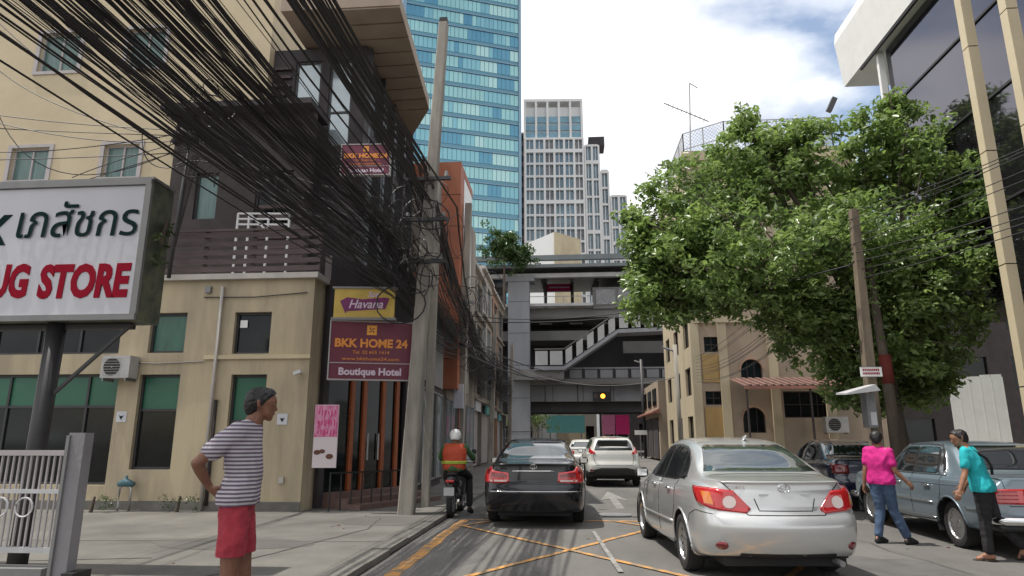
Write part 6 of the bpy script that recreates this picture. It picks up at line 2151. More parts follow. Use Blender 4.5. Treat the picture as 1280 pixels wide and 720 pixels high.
b = MB(); b.box(-.13, .13, .5, .95, .30, .36, 'scooter_dark'); b.build('footboard', sc, world=False)
b = MB(); b.tube([(-.34, .80, 1.02), (-.1, .92, 1.0), (.1, .92, 1.0), (.34, .80, 1.02)], .015, 'chrome', 8); b.build('handlebar', sc, smooth=True, world=False)
for sg in (-1, 1):
    b = MB(); b.tube([(sg * .2, .88, 1.0), (sg * .3, .84, 1.2)], .006, 'black', 5); b.tube([(sg * .3, .86, 1.21), (sg * .3, .82, 1.21)], .055, 'black_plastic', 12); b.build('rear_view_mirror', sc, world=False)
remeshed('tail_lamp', [[(V3(-.06, -.32, .68), .03), (V3(.06, -.32, .68), .03)]], 'red_lens', sc, voxel=.01)
b = MB(); b.box(-.10, .10, -.40, -.39, .42, .57, 'plate_white'); b.build('licence_plate', sc, world=False)
b = MB(); b.mesh8([(-.06, -.38, .38), (.06, -.38, .38), (.06, -.28, .6), (-.06, -.28, .6), (-.06, -.40, .38), (.06, -.40, .38), (.06, -.34, .62), (-.06, -.34, .62)], 'black_plastic'); b.build('mudguard', sc, world=False)
b = MB(); b.tube([(.14, .3, .25), (.16, -.1, .26), (.17, -.35, .32)], [.02, .045, .04], 'chrome', 10); b.build('exhaust', sc, smooth=True, world=False)
J, f, r = base_joints(1.68, V3(0, 1, 0))
J['pelvis'] = V3(0, .15, .90); J['chest'] = V3(0, .18, 1.21); J['neck'] = V3(0, .21, 1.38); J['head'] = V3(0, .24, 1.51)
for s_, g in (('R', 1), ('L', -1)):
    J['sh' + s_] = V3(g * .185, .2, 1.32); J['el' + s_] = V3(g * .33, .42, 1.12); J['wr' + s_] = V3(g * .31, .72, 1.04); J['hi' + s_] = V3(g * .10, .2, .88)
    J['hd' + s_] = V3(0, 1, 0); J['pn' + s_] = V3(0, 0, -1); J['th' + s_] = V3(-g, 0, 0); J['curl' + s_] = 1.1
J['knR'] = V3(.24, .62, .72); J['anR'] = V3(.27, .50, .13); J['toR'] = V3(.29, .64, .035)
J['knL'] = V3(-.24, .62, .74); J['anL'] = V3(-.15, .62, .46); J['toL'] = V3(-.15, .77, .40)
J['sleeve'] = 1.5
rd = figure('person', 'person on the scooter in white helmet and orange high visibility vest, seen from behind', J, ('sleeve_green', .0), ('black_cloth', 'long'), 'skin_brown', shoe='black_cloth', loc=(sx_, sy_, 0), hair=False)
ch, pel, nk = J['chest'], J['pelvis'], J['neck']
X_ = V3(1, 0, 0)
remeshed('vest', [[(pel + X_ * .095 + V3(0, 0, .02), .135), (pel - X_ * .095 + V3(0, 0, .02), .135), (ch + X_ * .105, .14), (ch - X_ * .105, .14)], [(ch + X_ * .105, .14), (ch - X_ * .105, .14), (J['shR'] - X_ * .04, .09), (J['shL'] + X_ * .04, .09)]], 'vest_orange', rd, voxel=.013, fold=.008, fscale=6, cut=[(V3(0, 0, pel.z - .02), V3(0, 0, -1)), (V3(0, 0, nk.z - .0), V3(0, 0, 1))])
b = MB()
for zz, rad in ((1.03, .245), (1.0, .247)):
    pts = [V3(rad * math.cos(a) * 1.02, .165 + rad * .62 * math.sin(a), zz) for a in [k * PI / 14 for k in range(29)]]
    b.tube(pts, .016, 'hi_vis', 5)
b.build('reflective_band', rd, smooth=True, world=False, kind='stuff')
remeshed('helmet', [[(V3(0, .225, 1.55), .125), (V3(0, .25, 1.54), .12)], [(V3(0, .18, 1.49), .10)]], 'helmet_white', rd, voxel=.012, cut=[(V3(0, 0, 1.47), V3(0, -.1, -1).normalized())])
# ================================================================== TREE
import numpy as np
def leaf_mat(name, c1, c2, trans):
    M = bpy.data.materials.new(name); M.use_nodes = True; t = M.node_tree; p = t.nodes['Principled BSDF']
    p.inputs['Roughness'].default_value = .32; p.inputs['Specular IOR Level'].default_value = .55
    tc = N(t, 'ShaderNodeTexCoord'); n = N(t, 'ShaderNodeTexNoise'); n.inputs['Scale'].default_value = 1.6; n.inputs['Detail'].default_value = 9; n.inputs['Roughness'].default_value = .75
    r = N(t, 'ShaderNodeValToRGB'); r.color_ramp.elements[0].position = .35; r.color_ramp.elements[0].color = (*c2, 1); r.color_ramp.elements[1].position = .65; r.color_ramp.elements[1].color = (*c1, 1)
    tr = N(t, 'ShaderNodeBsdfTranslucent'); mx = N(t, 'ShaderNodeMixShader'); mx.inputs[0].default_value = trans
    hs = N(t, 'ShaderNodeHueSaturation'); hs.inputs['Value'].default_value = 1.5; hs.inputs['Saturation'].default_value = 1.1
    t.links.new(tc.outputs['Object'], n.inputs[0]); t.links.new(n.outputs['Fac'], r.inputs[0]); t.links.new(r.outputs[0], p.inputs['Base Color'])
    t.links.new(r.outputs[0], hs.inputs['Color']); t.links.new(hs.outputs[0], tr.inputs[0])
    t.links.new(p.outputs[0], mx.inputs[1]); t.links.new(tr.outputs[0], mx.inputs[2]); t.links.new(mx.outputs[0], t.nodes['Material Output'].inputs[0])
    MATS[name] = M


leaf_mat('leaf', (.27, .36, .12), (.07, .12, .04), .40)
leaf_mat('leaf_far', (.07, .12, .03), (.03, .06, .02), .25)


def leaves(name, centres, per, rad, size, m, parent, rs, squash=.7):
    """clusters of folded leaves joined in one mesh"""
    n = len(centres) * per
    C_ = np.repeat(np.array(centres), per, axis=0)
    d = rs.normal(size=(n, 3)); d /= np.linalg.norm(d, axis=1)[:, None]
    rr_ = rad * rs.uniform(0, 1, (n, 1)) ** .5
    P = C_ + d * rr_ * np.array([1, 1, squash])
    nrm = d * .5 + rs.normal(size=(n, 3)) * .55 + np.array([0, 0, .75]); nrm /= np.linalg.norm(nrm, axis=1)[:, None]
    ax = np.cross(nrm, rs.normal(size=(n, 3))); ax /= np.linalg.norm(ax, axis=1)[:, None]
    bx = np.cross(nrm, ax)
    s = size * rs.uniform(.6, 1.25, (n, 1))
    tip = P + ax * s - nrm * s * .25; base = P - ax * s; l = P + bx * s * .48 + nrm * s * .16; r = P - bx * s * .48 + nrm * s * .16
    V = np.stack([base, l, tip, r], axis=1).reshape(-1, 3)
    off = np.array(world_origin(parent)) if parent else 0
    V = V - off
    me = bpy.data.meshes.new(name)
    me.vertices.add(n * 4); me.vertices.foreach_set('co', V.ravel().astype(np.float32))
    idx = np.arange(n * 4).reshape(n, 4)
    tri = np.concatenate([idx[:, [0, 1, 2]], idx[:, [0, 2, 3]]], axis=1).reshape(-1)
    me.loops.add(len(tri)); me.loops.foreach_set('vertex_index', tri)
    me.polygons.add(n * 2); me.polygons.foreach_set('loop_start', np.arange(0, n * 6, 3)); me.polygons.foreach_set('loop_total', np.full(n * 2, 3))
    me.materials.append(MATS[m]); me.update(calc_edges=True); me.validate()
    o = child(name, me, parent); o['kind'] = 'stuff'
    return o


rs = np.random.RandomState(11)
tree = empty('street_tree', (7.5, 16, .13), label='big leafy green street tree spreading over the parked cars at right', cat='tree')
lobes = [(870, 265, 16, 80, 68), (950, 215, 16.5, 72, 62), (1040, 235, 17, 90, 80), (1115, 195, 16, 70, 66), (1190, 255, 15.5, 62, 66), (930, 325, 15, 118, 72), (1060, 335, 15.5, 110, 90),
         (1170, 350, 15.5, 78, 78), (825, 368, 15, 52, 38), (840, 300, 15.6, 48, 60), (1110, 430, 16, 92, 76), (1160, 455, 16, 50, 46), (1030, 425, 16, 55, 52), (1090, 480, 16.5, 60, 34), (1225, 320, 15.4, 34, 40), (1122, 135, 16, 28, 26), (926, 150, 16.5, 14, 24), (802, 318, 15.5, 22, 42), (875, 378, 15.5, 70, 32),
         (985, 180, 16.5, 40, 26), (1225, 240, 15.2, 32, 26), (790, 275, 15.6, 12, 14), (1000, 395, 15.5, 60, 34), (1080, 165, 16, 40, 30)]
cent = []
tips = []
for (px, py, Y, rx, rz_) in lobes:
    c0 = atY(px, py, Y); k = Y / 800; a, c_ = rx * k, rz_ * k; bdep = max(a, c_) * .95
    vol = a * c_ * bdep
    n = int(76 * (a * c_) ** .95 * 1.2) + 10
    tips.append((c0, a))
    for _ in range(n):
        d = rs.normal(size=3); d /= np.linalg.norm(d); q = rs.uniform() ** .38
        p = Vector((c0.x + d[0] * a * q, c0.y + d[1] * bdep * q, c0.z + d[2] * c_ * q))
        if noise.noise(p * .95) + .7 * noise.noise(p * 2.1) < -.20 - (.2 if q < .55 else 0): continue
        cent.append(tuple(p))
leaves('crown', cent, 30, .31, .092, 'leaf', tree, rs)
# sprays at the outline
spr = []
for (px, py) in ((925, 132), (930, 141), (921, 150), (936, 156), (1124, 112), (1118, 124), (1130, 132), (795, 262), (788, 275), (800, 290), (783, 345), (778, 380), (790, 395), (1250, 232), (1243, 250), (1160, 175), (1172, 170), (905, 175), (890, 190), (1000, 165), (1150, 505), (1110, 500), (1140, 500), (815, 235), (820, 250), (840, 225), (1016, 160), (1065, 150)):
    spr.append(tuple(atY(px, py, 15.8)))
leaves('outer_spray', spr, 26, .22, .07, 'leaf', tree, rs)
fork = Vector((7.35, 16, 3.6))
b = MB(); tr0 = [(7.62, 16, .1), (7.5, 16, .8), (7.42, 16.02, 2.0), fork]
b.tube(tr0, [.26, .20, .17, .16], 'bark', 12)
b.build('trunk', tree, smooth=True)
rnd = random.Random(4)
for c0, a in tips:
    mid = fork.lerp(c0, .5) + Vector((rnd.uniform(-.3, .3), rnd.uniform(-.3, .3), rnd.uniform(-.1, .4)))
    b = MB(); b.tube([fork + Vector((0, 0, -.1)), mid, c0], [.10, .065, .03], 'bark', 7)
    for _ in range(5):
        s = mid.lerp(c0, rnd.uniform(0, .9)); e = c0 + Vector((rnd.uniform(-1, 1), rnd.uniform(-1, 1), rnd.uniform(-.6, .8))) * a * .9
        b.tube([s, s.lerp(e, .5) + Vector((0, 0, .1)), e], [.03, .018, .008], 'bark', 5)
    b.build('limb', tree, smooth=True, kind='stuff')
# second smaller dark trunk with red band behind the pole
o = empty('slim_tree', (6.75, 14.6, .13), label='slim dark trunk with a red cloth band between concrete pole and big tree', cat='tree')
mat('red_cloth', (.14, .02, .015), .8)
b = MB(); b.tube([(6.72, 14.6, .1), (6.7, 14.6, 2.5), (6.6, 14.6, 5.5)], [.13, .11, .07], 'bark', 10); b.build('trunk', o, smooth=True)
b = MB(); b.tube([(6.71, 14.6, 2.6), (6.70, 14.6, 3.2)], .125, 'red_cloth', 10); b.build('cloth_band', o, smooth=True)
leaves('crown', [(6.6 + rs.normal() * .5, 14.8 + rs.normal() * .5, 5.2 + rs.normal() * .6) for _ in range(60)], 26, .4, .07, 'leaf', o, rs)


def bush(name, label, pts, r, per, size, m, base, grp=None, trunk=None, cat='plant'):
    o = empty(name, base, label=label, cat=cat, group=grp)
    leaves('foliage' if not trunk else 'crown', pts, per, r, size, m, o, rs)
    b = MB(); 
    b.tube([base, Vector(base) + Vector((.05, 0, .3 if not trunk else trunk))], [.04 if not trunk else .15, .02 if not trunk else .08], 'bark', 6); b.build('stem' if not trunk else 'trunk', o)
    return o


# plants at the foot of the walls
for px, Y, lb in ((115, 12.9, 'small weedy plant at the foot of the cream wall beside the shopfront'), (222, 13.1, 'low dry weeds against the cream wall by the drain pipe')):
    p = atY(px, 625, Y)
    bush('wall_plant', lb, [(p.x + rs.uniform(-.4, .4), Y + rs.uniform(-.1, .1), SW + rs.uniform(.05, .3)) for _ in range(9)], .11, 16, .028, 'leaf_far', (p.x, Y, SW))
for k in range(5):
    p = atY(1140 + k * 13, 552, 15.5)
    bush('kerb_shrub', 'low green shrub under the big tree in front of the white hoarding', [(p.x + rs.uniform(-.2, .2), 15.5 + rs.uniform(-.2, .2), .2 + rs.uniform(0, 1.1)) for _ in range(16)], .2, 22, .06, 'leaf', (p.x, 15.5, .13), grp='shrubs under the big tree')
# rooftop tree
p = atY(630, 304, 60); z0 = 12.5
o = bush('rooftop_tree', 'small bushy tree showing above the station roof at left, before the teal tower', [(p.x + rs.normal() * .8, 60 + rs.normal() * .8, p.z - .4 + rs.normal() * .75) for _ in range(120)] + [(p.x + 1.7 + rs.normal() * .5, 60, p.z - 1.1 + rs.normal() * .5) for _ in range(40)], .5, 34, .17, 'leaf_far', (p.x, 60, 12.6), trunk=6.5, cat='tree')
for px, py, w in ((662, 522, 14),):
    p = atY(px, py, 86)
    bush('far_tree', 'bright green tree foliage seen through the underpass left of the teal billboard', [(p.x + rs.normal() * 1.6, 86 + rs.normal() * .8, p.z + rs.normal() * .7) for _ in range(80)], .6, 24, .16, 'leaf', (p.x, 86, 0), trunk=4.0, cat='tree')
# ================================================================== POLES, CABLES, SIGNS, GATE
def sq_pole(name, base, top, w0, w1, label, cat='utility pole', grp=None, m='concrete_pole'):
    o = empty(name, base, label=label, cat=cat, group=grp)
    a, c_ = Vector(base), Vector(top); b = MB(); n = 6
    for i in range(n):
        p, q = a.lerp(c_, i / n), a.lerp(c_, (i + 1) / n); r0 = w0 + (w1 - w0) * i / n; r1 = w0 + (w1 - w0) * (i + 1) / n
        for k in range(8):
            pass
        ch = .18
        def ring(p, r):
            h = r / 2; c2 = h * (1 - 2 * ch * .5)
            return [p + Vector((x, y, 0)) for x, y in ((-h, -c2), (-c2, -h), (c2, -h), (h, -c2), (h, c2), (c2, h), (-c2, h), (-h, c2))]
        R0, R1 = ring(p, r0), ring(q, r1)
        for k in range(8):
            j = (k + 1) % 8; b.face([R0[k], R0[j], R1[j], R1[k]], m)
    b.face(ring(c_, w1), m)
    b.build('shaft', o)
    return o


PT = Vector((-2.62, 13.1, 10.6))
po = sq_pole('utility_pole', (-3.1, 13.1, SW), PT, .30, .20, 'tall square concrete pole leaning right beside the hotel steps')
b = MB(); b.box(PT.x - .09, PT.x + .09, 13.02, 13.18, PT.z + .002, PT.z + .12, 'black'); b.build('pole_cap', po)
for z_ in (5.0, 5.9, 6.8):
    x = -3.1 + (z_ - SW) / (10.6 - SW) * .48
    b = MB(); b.box(x - .5, x + .45, 12.86, 12.93, z_ - .035, z_ + .035, 'frame_dark'); b.build('crossarm', po)
    for dx in (-.4, .35):
        b = MB(); b.tube([(x + dx, 12.9, z_ + .042), (x + dx, 12.9, z_ + .16)], [.045, .03], 'frame_grey', 8); b.build('insulator', po)
sq_pole('utility_pole', (-3.05, 14.6, SW), (-2.95, 14.6, 7.4), .17, .15, 'slimmer concrete pole just behind the tall leaning one')
p2 = atY(572, 610, 25.2); t2 = atY(586, 255, 25.2)
po2 = sq_pole('utility_pole', (p2.x, 25.2, SW), (t2.x, 25.2, t2.z), .36, .26, 'second concrete pole farther along, in front of the orange framed shophouse')
b = MB(); b.box(p2.x - .1, p2.x + .55, 24.9, 25.0, 6.6, 6.7, 'grey_metal'); b.build('crossarm', po2)
b = MB(); b.tube([(p2.x - .3, 24.75, 5.0), (p2.x - .3, 24.75, 5.9)], .3, 'grey_metal', 14); b.build('transformer', po2, smooth=False)
b = MB(); b.box(p2.x - .15, p2.x + .2, 24.85, 25.0, 2.6, 3.5, 'sign_white'); b.build('meter_box', po2)
b = MB(); b.tube([(p2.x + .05, 24.95, .2), (p2.x + .05, 24.95, 2.6)], .03, 'roof_red', 6); b.build('conduit', po2)
for i, Y in enumerate((38, 50)):
    sq_pole('utility_pole', (-4.35, Y, SW), (-4.1, Y, 8.6), .3, .22, ('third concrete pole on the left pavement, by the weathered shophouses', 'farthest concrete pole on the left pavement, near the station')[i])
# cable node pole at left
YN = 13.1
nd = atY(238, 172, YN)
pn_ = empty('cable_post', (nd.x, YN, ztop), label='thin dark post on the terrace edge carrying a knot of cables', cat='utility pole')
b = MB(); b.tube([(nd.x - .12, YN, ztop), (nd.x, YN, nd.z + .1)], [.045, .035], 'frame_dark', 8); b.build('post', pn_, smooth=True)
b = MB(); b.bar(atY(245, 195, YN + .05), atY(208, 335, YN + .05), .07, .12, 'dark_brown'); b.build('brace', pn_)
b = MB(); b.tube([(nd.x - .3, YN - .1, nd.z - .2), (nd.x - .1, YN - .1, nd.z + .05), (nd.x + .25, YN - .1, nd.z - .12)], [.11, .15, .10], 'cable', 10); b.build('splice_box', pn_, smooth=True)

rc = random.Random(21)


def catenary(P, sag, n=12):
    out_ = []
    for (a, c_), s in zip(zip(P, P[1:]), sag):
        a, c_ = Vector(a), Vector(c_)
        for i in range(n):
            t = i / n; q = a.lerp(c_, t); q.z -= s * 4 * t * (1 - t); out_.append(q)
    out_.append(Vector(P[-1])); return out_


def cable(pts, r, label, grp, n=4, jit=0.0, name='overhead_cable'):
    if jit:
        pts = [p + Vector((rc.gauss(0, jit), 0, rc.gauss(0, jit))) for p in pts]
    b = MB(); b.tube(pts, r, 'cable', n, cap=False)
    return b.build(name, None, label=label, cat='cable', group=grp)


GL = 'black cable in the heavy bundle sweeping overhead along the left pavement'
GG = 'overhead cables along the left pavement'
LAB = 'black cable in the thick overhead bundle running along the left pavement past the hotel'
# bundle centres at the tall pole (x,z), and behind the camera
bund = []
for k in range(20):
    while True:
        q_ = (rc.uniform(-4.7, -2.5), rc.uniform(4.4, 7.8), rc.uniform(-.15, .4), rc.uniform(-.15, .5))
        rt_ = abs(q_[0]) / (q_[1] - 1.45)
        if (k % 5 and .80 < rt_ < 1.14) or (k % 5 == 0 and .42 < rt_ < .64): break
    bund.append(q_)
NC = 185
for i in range(NC):
    if i < 150:
        bx, bz, ox, oz = bund[i % 20]; s = .12
    else:
        bx, bz, ox, oz = rc.uniform(-4.8, -2.4), rc.uniform(4.2, 7.2), rc.uniform(-.6, .6), rc.uniform(-.5, .8); s = .05
    x1 = bx + rc.gauss(0, s); z1 = bz + rc.gauss(0, s * 1.2)
    x0 = bx + ox + rc.gauss(0, s * 1.5); z0 = bz + oz + .2 + rc.gauss(0, s * 1.5)
    if abs(x0) / (z0 - 1.45) > 1.22: x0 = -1.22 * (z0 - 1.45) + rc.uniform(0, .6)
    if abs(x1) / (z1 - 1.45) > 1.25: x1 = -1.25 * (z1 - 1.45) + rc.uniform(0, .4)
    x2 = -3.95 + (x1 + 3.3) * .35 + rc.gauss(0, .06); z2 = 4.8 + (z1 - 4.4) * .55 + rc.gauss(0, .12)
    x3 = -4.25 + rc.gauss(0, .15); z3 = z2 - .2 + rc.gauss(0, .15)
    x4 = -4.3 + rc.gauss(0, .15)
    P = [(x0, -13, z0), (x1, 12.9, z1), (x2, 25.0, z2), (x3, 37.8, z3), (x4, 49.8, z3 - .2)]
    pts = catenary(P, [rc.uniform(.25, .75), rc.uniform(.2, .6), rc.uniform(.3, .8), rc.uniform(.3, .8)], 11)
    r = rc.choice((.005, .007, .009, .011, .013)) if i % 10 else .02
    cable(pts, r, LAB, GG, jit=.010)
# cables from the node up and back over the camera
for i in range(13):
    zz = nd.z + rc.gauss(0, .07); xx = nd.x + rc.gauss(0, .05)
    P = [(nd.x + rc.uniform(.1, 2.6), -10, nd.z + rc.uniform(-.2, 2.4)), (xx, YN - .1, zz)] + ([(rc.uniform(-3.9, -3.3), 12.9, rc.uniform(5.0, 6.4))] if i % 2 else [])
    cable(catenary(P, [rc.uniform(.1, .6), rc.uniform(.1, .5)], 12), rc.choice((.006, .008, .011)), 'black cable running from the knot on the thin post overhead towards the street', 'cables meeting at the thin post', jit=.006)
# wires across the cream wall
for (a, m_, c_) in (((-10, 143), (110, 156), (236, 163)), ((-10, 160), (90, 165), (236, 170)), ((-10, 152), (120, 175), (236, 175)), ((-10, 80), (70, 130), (200, 172)), ((-10, 20), (70, 90), (170, 160)), ((-10, 120), (75, 215), (236, 180)), ((-10, 190), (100, 185), (236, 165)), ((-10, 200), (120, 196), (236, 190)), ((90, 222), (150, 200), (236, 175)), ((178, 165), (190, 205), (236, 205)), ((60, 240), (140, 215), (236, 185))):
    A, M2, C2 = atY(*a, 12.6), atY(*m_, 12.8), atY(*c_, 12.98)
    pts = [A * (1 - t) ** 2 + (M2 * 2 - (A + C2) / 2) * 2 * t * (1 - t) + C2 * t * t for t in [k / 16 for k in range(17)]]
    cable(pts, .011, 'thin black wire slung across the cream upper wall to the thin post', 'wires across the cream wall')
# loops and coils at poles
for (cx, cy, cz, n_, sp_, lb) in ((-3.0, 12.85, 5.4, 24, .6, 'loop of spare black cable hanging at the tall leaning pole'), (-4.0, 24.8, 5.6, 40, .75, 'loop of spare black cable hanging at the second pole'), (nd.x + .3, YN - .2, nd.z - .1, 14, .45, 'loop of spare cable at the thin post on the terrace edge'), (-4.2, 37.6, 5.2, 24, .8, 'loop of spare black cable hanging at the third pole')):
    for k in range(n_):
        w = rc.uniform(.15, .5); h = rc.uniform(.25, .9); ox = rc.gauss(0, sp_ * .7); oz = rc.gauss(0, sp_)
        ph = rc.uniform(0, PI)
        pts = [Vector((cx + ox + w * math.cos(t) * math.cos(ph), cy + rc.uniform(-.02, .02) + w * math.cos(t) * math.sin(ph), cz + oz + h * .6 * math.sin(t))) for t in [2 * PI * q / 16 for q in range(17)]]
        cable(pts, rc.choice((.008, .012, .015)), lb, lb.replace('loop of spare', 'loops of'), name='cable_loop')
# ties round the big bundles
for k, (bx, bz, ox, oz) in enumerate(bund):
    pass
# wires across the street ahead and to the right
GR = 'wires strung across the street ahead'
for (a, Ya, c_, Yc, s, r) in (((585, 402), 25, (1000, 352), 30, .6, .02), ((590, 395), 25, (1068, 330), 13.2, .5, .014), ((575, 425), 25, (690, 477), 62, .4, .03), ((580, 440), 25, (690, 470), 62, .5, .03), ((570, 420), 25, (700, 466), 62, .3, .03), ((610, 445), 38, (850, 470), 34, 1.0, .02)):
    A, C2 = atY(*a, Ya), atY(*c_, Yc)
    cable(catenary([A, C2], [s], 16), r, 'thin black wire crossing the street in front of the station', GR)
for k in range(9):
    A = Vector((5.65 + rc.uniform(-.1, .1), 13.0, 4.5 + k * .17)); C2 = Vector((9.3, 4.0 + rc.uniform(-.5, .5), 5.2 + k * .2 + rc.uniform(-.1, .2)))
    cable(catenary([A, C2], [rc.uniform(.2, .5)], 14), .008, 'thin black wire running from the right hand pole out past the mirrored building', 'wires from the right hand pole')
    B3 = Vector((6.3, 33, 4.2 + k * .15)); cable(catenary([A, B3], [rc.uniform(.3, .7)], 14), .009, 'thin black wire running from the right hand pole back under the tree', 'wires behind the right hand pole')
# right hand pole
mat('pole_brown', (.23, .18, .125), .9, col2=(.10, .08, .06), scale=2, bump=.5, stretch=(3, 3, .4))
pr = sq_pole('utility_pole', (5.60, 13.0, .0), (5.72, 13.0, 5.9), .22, .15, 'weathered pole in front of the big tree carrying a small white notice', m='pole_brown')
FPn = Fr((0, 12.84, 0), (1, 0))
u, v = FPn.uv(1088, 465)
o = empty('street_notice', FPn.p(u, v, .05), label='small white notice board with red lettering fixed on the right hand pole', cat='sign')
b = MB(); b.fbox(FPn, u - .19, u + .19, v - .085, v + .085, .02, .04, 'white_paint'); b.build('board', o)
b = MB()
for q in ((u - .19, u + .19, v + .085, v + .095), (u - .19, u + .19, v - .095, v - .085)): b.fbox(FPn, *q, .018, .045, 'frame_grey')
b.build('frame', o, kind='stuff')
b = MB()
for row, nn in ((.035, 9), (-.03, 11)):
    for k in range(nn):
        u_ = u - .15 + k * .3 / nn
        b.fbox(FPn, u_, u_ + .3 / nn * .7, v + row - .02, v + row + .02, .041, .044, 'sign_red')
b.build('lettering', o, kind='stuff')
# lamp canopy left of the pole
FL_ = Fr((0, 12.9, 0), (1, 0))
u, v = FL_.uv(1066, 492)
o = empty('telephone_canopy', FL_.p(u, v, 0), label='pale flat canopy with a small metal box on the right hand pole', cat='canopy')
b = MB(); b.mesh8([FL_.p(u - .30, v - .05, .5), FL_.p(u + .28, v + .02, .5), FL_.p(u + .28, v + .05, 0), FL_.p(u - .30, v - .02, 0), FL_.p(u - .30, v - .02, .5), FL_.p(u + .20, v + .13, .5), FL_.p(u + .28, v + .16, 0), FL_.p(u - .30, v + .01, 0)], 'white_metal'); b.build('canopy_top', o)
b = MB(); b.fbox(FL_, u + .12, u + .28, v - .62, v - .0, .0, .25, 'grey_metal'); b.build('box', o)
b = MB(); b.fbox(FL_, u + .16, u + .26, v - .58, v - .35, .252, .27, 'white_metal'); b.build('label_plate', o)
# slender poles at right by the station
for px, Y, r, lb, hz in ((851, 30, .10, 'slim grey pole in front of the beige building side wall', 5.6), (806, 56, .13, 'dark slim pole at the right end of the underpass', 8), (814, 56, .10, 'pale slim pole right of the dark one at the underpass', 5.5)):
    p = atY(px, 545, Y); o = empty('slim_pole', (p.x, Y, 0), label=lb, cat='pole')
    b = MB(); b.tube([(p.x, Y, 0), (p.x - .05, Y, hz)], r, 'concrete_pole' if px != 806 else 'frame_dark', 8); b.build('shaft', o, smooth=True)
    b = MB(); b.tube([(p.x - .05, Y, hz - .3), (p.x - .6, Y, hz - .1)], r * .5, 'grey_metal', 6); b.build('arm', o)
# white-on-red small sign by underpass
p = atY(809, 541, 55.5)
o = empty('white_road_sign', p, label='low white rectangular sign at the right edge of the underpass', cat='sign')
b = MB(); b.box(p.x - 1.0, p.x + .8, 55.4, 55.5, p.z - .16, p.z + .2, 'white_paint'); b.build('board', o)
b = MB(); b.box(p.x - .6, p.x - .5, 55.5, 55.56, 0, p.z, 'grey_metal'); b.box(p.x + .4, p.x + .5, 55.5, 55.56, 0, p.z, 'grey_metal'); b.build('leg', o, kind='stuff')

# ---------------- drug store sign
FD = Fr((0, 7.0, 0), (1, 0))
uR = FD.uv(183, 300)[0]; vT = FD.uv(100, 229)[1]; vB = FD.uv(90, 400)[1]; uLf = -9.2
ds = empty('drug_store_sign', (uR - 2, 7, vB), label='big white drug store lightbox sign with green Thai and red English lettering', cat='sign')
b = MB(); b.fbox(FD, uLf, uR, vB, vT, -.42, 0, 'sign_side'); b.build('box', ds)
b = MB(); b.fbox(FD, uLf + .05, uR - .07, vB + .06, vT - .06, .002, .012, 'sign_white'); b.build('face', ds)
b = MB()
b.fbox(FD, uLf, uR, vT - .055, vT + .01, .0025, .045, 'frame_grey'); b.fbox(FD, uLf, uR, vB - .01, vB + .055, .0025, .045, 'frame_grey'); b.fbox(FD, uR - .065, uR + .01, vB + .056, vT - .056, .0025, .045, 'frame_grey')
b.build('frame', ds)
fpart('top_cap', ds, FD, uLf, uR + .02, vT + .011, vT + .04, -.44, .03, 'frame_grey')
ut, vt_ = FD.uv(100, 281)
uR1 = FD.uv(172, 281)[0]
text('lettering', '\u0e40\u0e20\u0e2a\u0e31\u0e0a\u0e01\u0e23', FD, uR1, vt_ + .02, .016, .56, 'sign_green', ds, align='RIGHT', bold=.0, depth=0, stagger=True, fit=uR1 - FD.uv(24, 281)[0], shear=.08)
text('lettering', '\u0e40\u0e20\u0e2a\u0e31\u0e0a\u0e01\u0e23', FD, uR1 + .014, vt_ + .02, .028, .56, 'sign_green', ds, align='RIGHT', depth=0, stagger=True, fit=uR1 - FD.uv(24, 281)[0], shear=.08)
uX = FD.uv(6, 300)[0]
text('lettering', 'RX', FD, uX, FD.uv(10, 290)[1], .016, .50, 'sign_green', ds, align='RIGHT', bold=.016, shear=.1)
uE = FD.uv(163, 352)[0]
text('lettering', 'DRUG', FD, FD.uv(37, 352)[0], FD.uv(20, 354)[1], .016, .52, 'sign_red', ds, align='RIGHT', bold=.024, fit=(uE - FD.uv(50, 352)[0]) * .84, shear=.06)
text('lettering', 'STORE', FD, uE, FD.uv(90, 354)[1], .016, .52, 'sign_red', ds, align='RIGHT', bold=.024, fit=(uE - FD.uv(50, 352)[0]), shear=.06)
b = MB(); b.tube([(FD.uv(50, 410)[0], 7.2, SW), (FD.uv(52, 410)[0] + .02, 7.2, vB)], .10, 'frame_dark', 10); b.build('pole', ds, smooth=True)
b = MB(); b.bar(Vector((FD.uv(50, 410)[0], 7.2, 1.85)), Vector((FD.uv(150, 408)[0], 7.2, vB - .02)), .035, .035, 'frame_dark'); b.build('strut', ds)
b = MB(); b.fbox(FD, uLf, uR - .2, vB - .07, vB - .011, -.3, -.2, 'frame_dark'); b.build('support_beam', ds)
# weed on the sign's end
pw = FD.p(uR + .05, (vT + vB) / 2 + .1, -.2)
bush('sign_weed', 'small green weed growing out of the end of the drug store sign', [(pw.x + rs.uniform(-.02, .06), pw.y + rs.uniform(-.15, .15), pw.z + rs.uniform(-.3, .35)) for _ in range(9)], .09, 16, .03, 'leaf_far', tuple(pw))
b = MB()
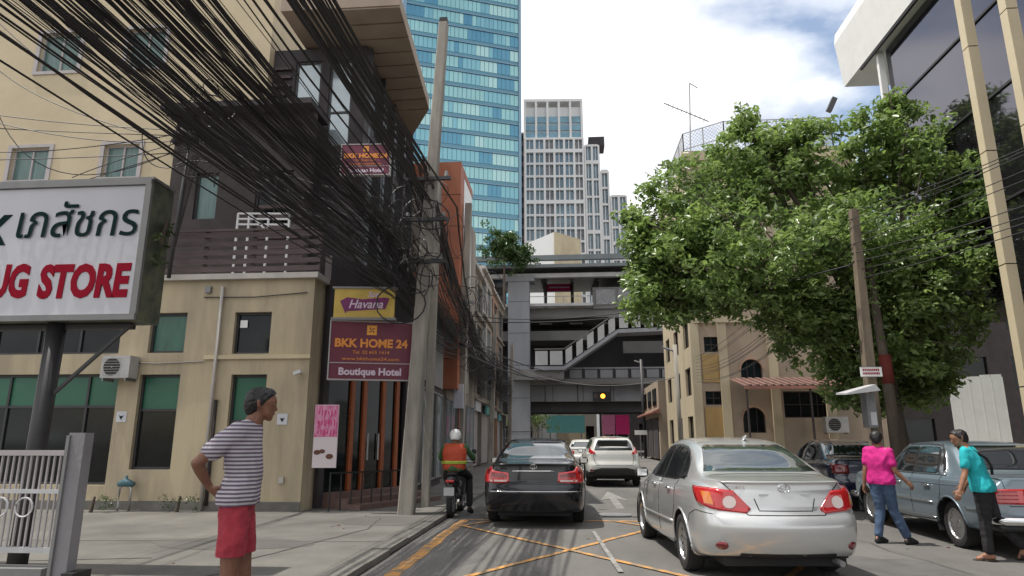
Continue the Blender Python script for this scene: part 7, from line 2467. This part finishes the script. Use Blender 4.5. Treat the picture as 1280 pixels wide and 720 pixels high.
# ---------------- gate and post, lower left
gp = atY(86, 610, 5.0)
go = empty('gate_post', (gp.x, 5.0, SW), label='grey square gate post at lower left beside the white barred gate', cat='post')
zt_ = atY(100, 541, 5.0).z
mat('post_grey', (.29, .28, .29), .8, col2=(.2, .19, .2), scale=3, bump=.3, stretch=(1, 1, .4))
gx = gp.x + .03
b = MB(); b.box(gx - .05, gx + .08, 4.95, 5.05, SW, zt_, 'post_grey'); b.build('shaft', go)
b = MB(); b.box(gx - .055, gx - .03, 4.93, 4.948, SW, zt_ - .02, 'frame_grey'); b.build('guide', go)
b = MB(); b.box(gx + .081, gx + .17, 4.9, 5.1, SW, .50, 'black_plastic'); b.build('motor_box', go)
gt = empty('barred_gate', (gx - 1, 5.0, SW), label='white metal gate with thin vertical bars and a horizontal top rail, lower left', cat='gate')
zr1 = atY(40, 567, 5.0).z; xg0, xg1 = gx - 1.9, gx - .11
fpart('top_rail', gt, Fr((0, 5.0, 0), (1, 0)), xg0, xg1, zr1 - .015, zr1 + .025, -.04, .0, 'lilac')
fpart('middle_rail', gt, Fr((0, 5.0, 0), (1, 0)), xg0, xg1, 1.05, 1.08, -.04, .0, 'white_metal')
fpart('bottom_rail', gt, Fr((0, 5.0, 0), (1, 0)), xg0, xg1, .62, .66, -.04, .0, 'white_metal')
fpart('base_beam', gt, Fr((0, 5.0, 0), (1, 0)), xg0, xg1, .30, .52, -.10, .06, 'frame_grey')
bme = None; k = 0; x = xg0 + .03
while x < xg1:
    b = MB(); b.box(-.006, .006, .008, .022, .662, zr1 - .017, 'lilac')
    if bme is None: bme = b.mesh('bar')
    child('bar', bme, gt, (x - (gx - 1), 0, -SW)); x += .048
b = MB(); b.box(xg0, xg0 + .62, 4.93, 4.96, .70, 1.38, 'lilac'); b.build('sheet_panel', gt)
sc_ = MB()
for k in range(6):
    cx_ = xg1 - .25 - k * .2; pts = [(cx_ + .07 * math.cos(a), 4.985, .95 + .07 * math.sin(a)) for a in [q * PI / 8 for q in range(17)]]
    b = MB(); b.tube(pts, .007, 'white_metal', 5); b.build('scroll', gt)
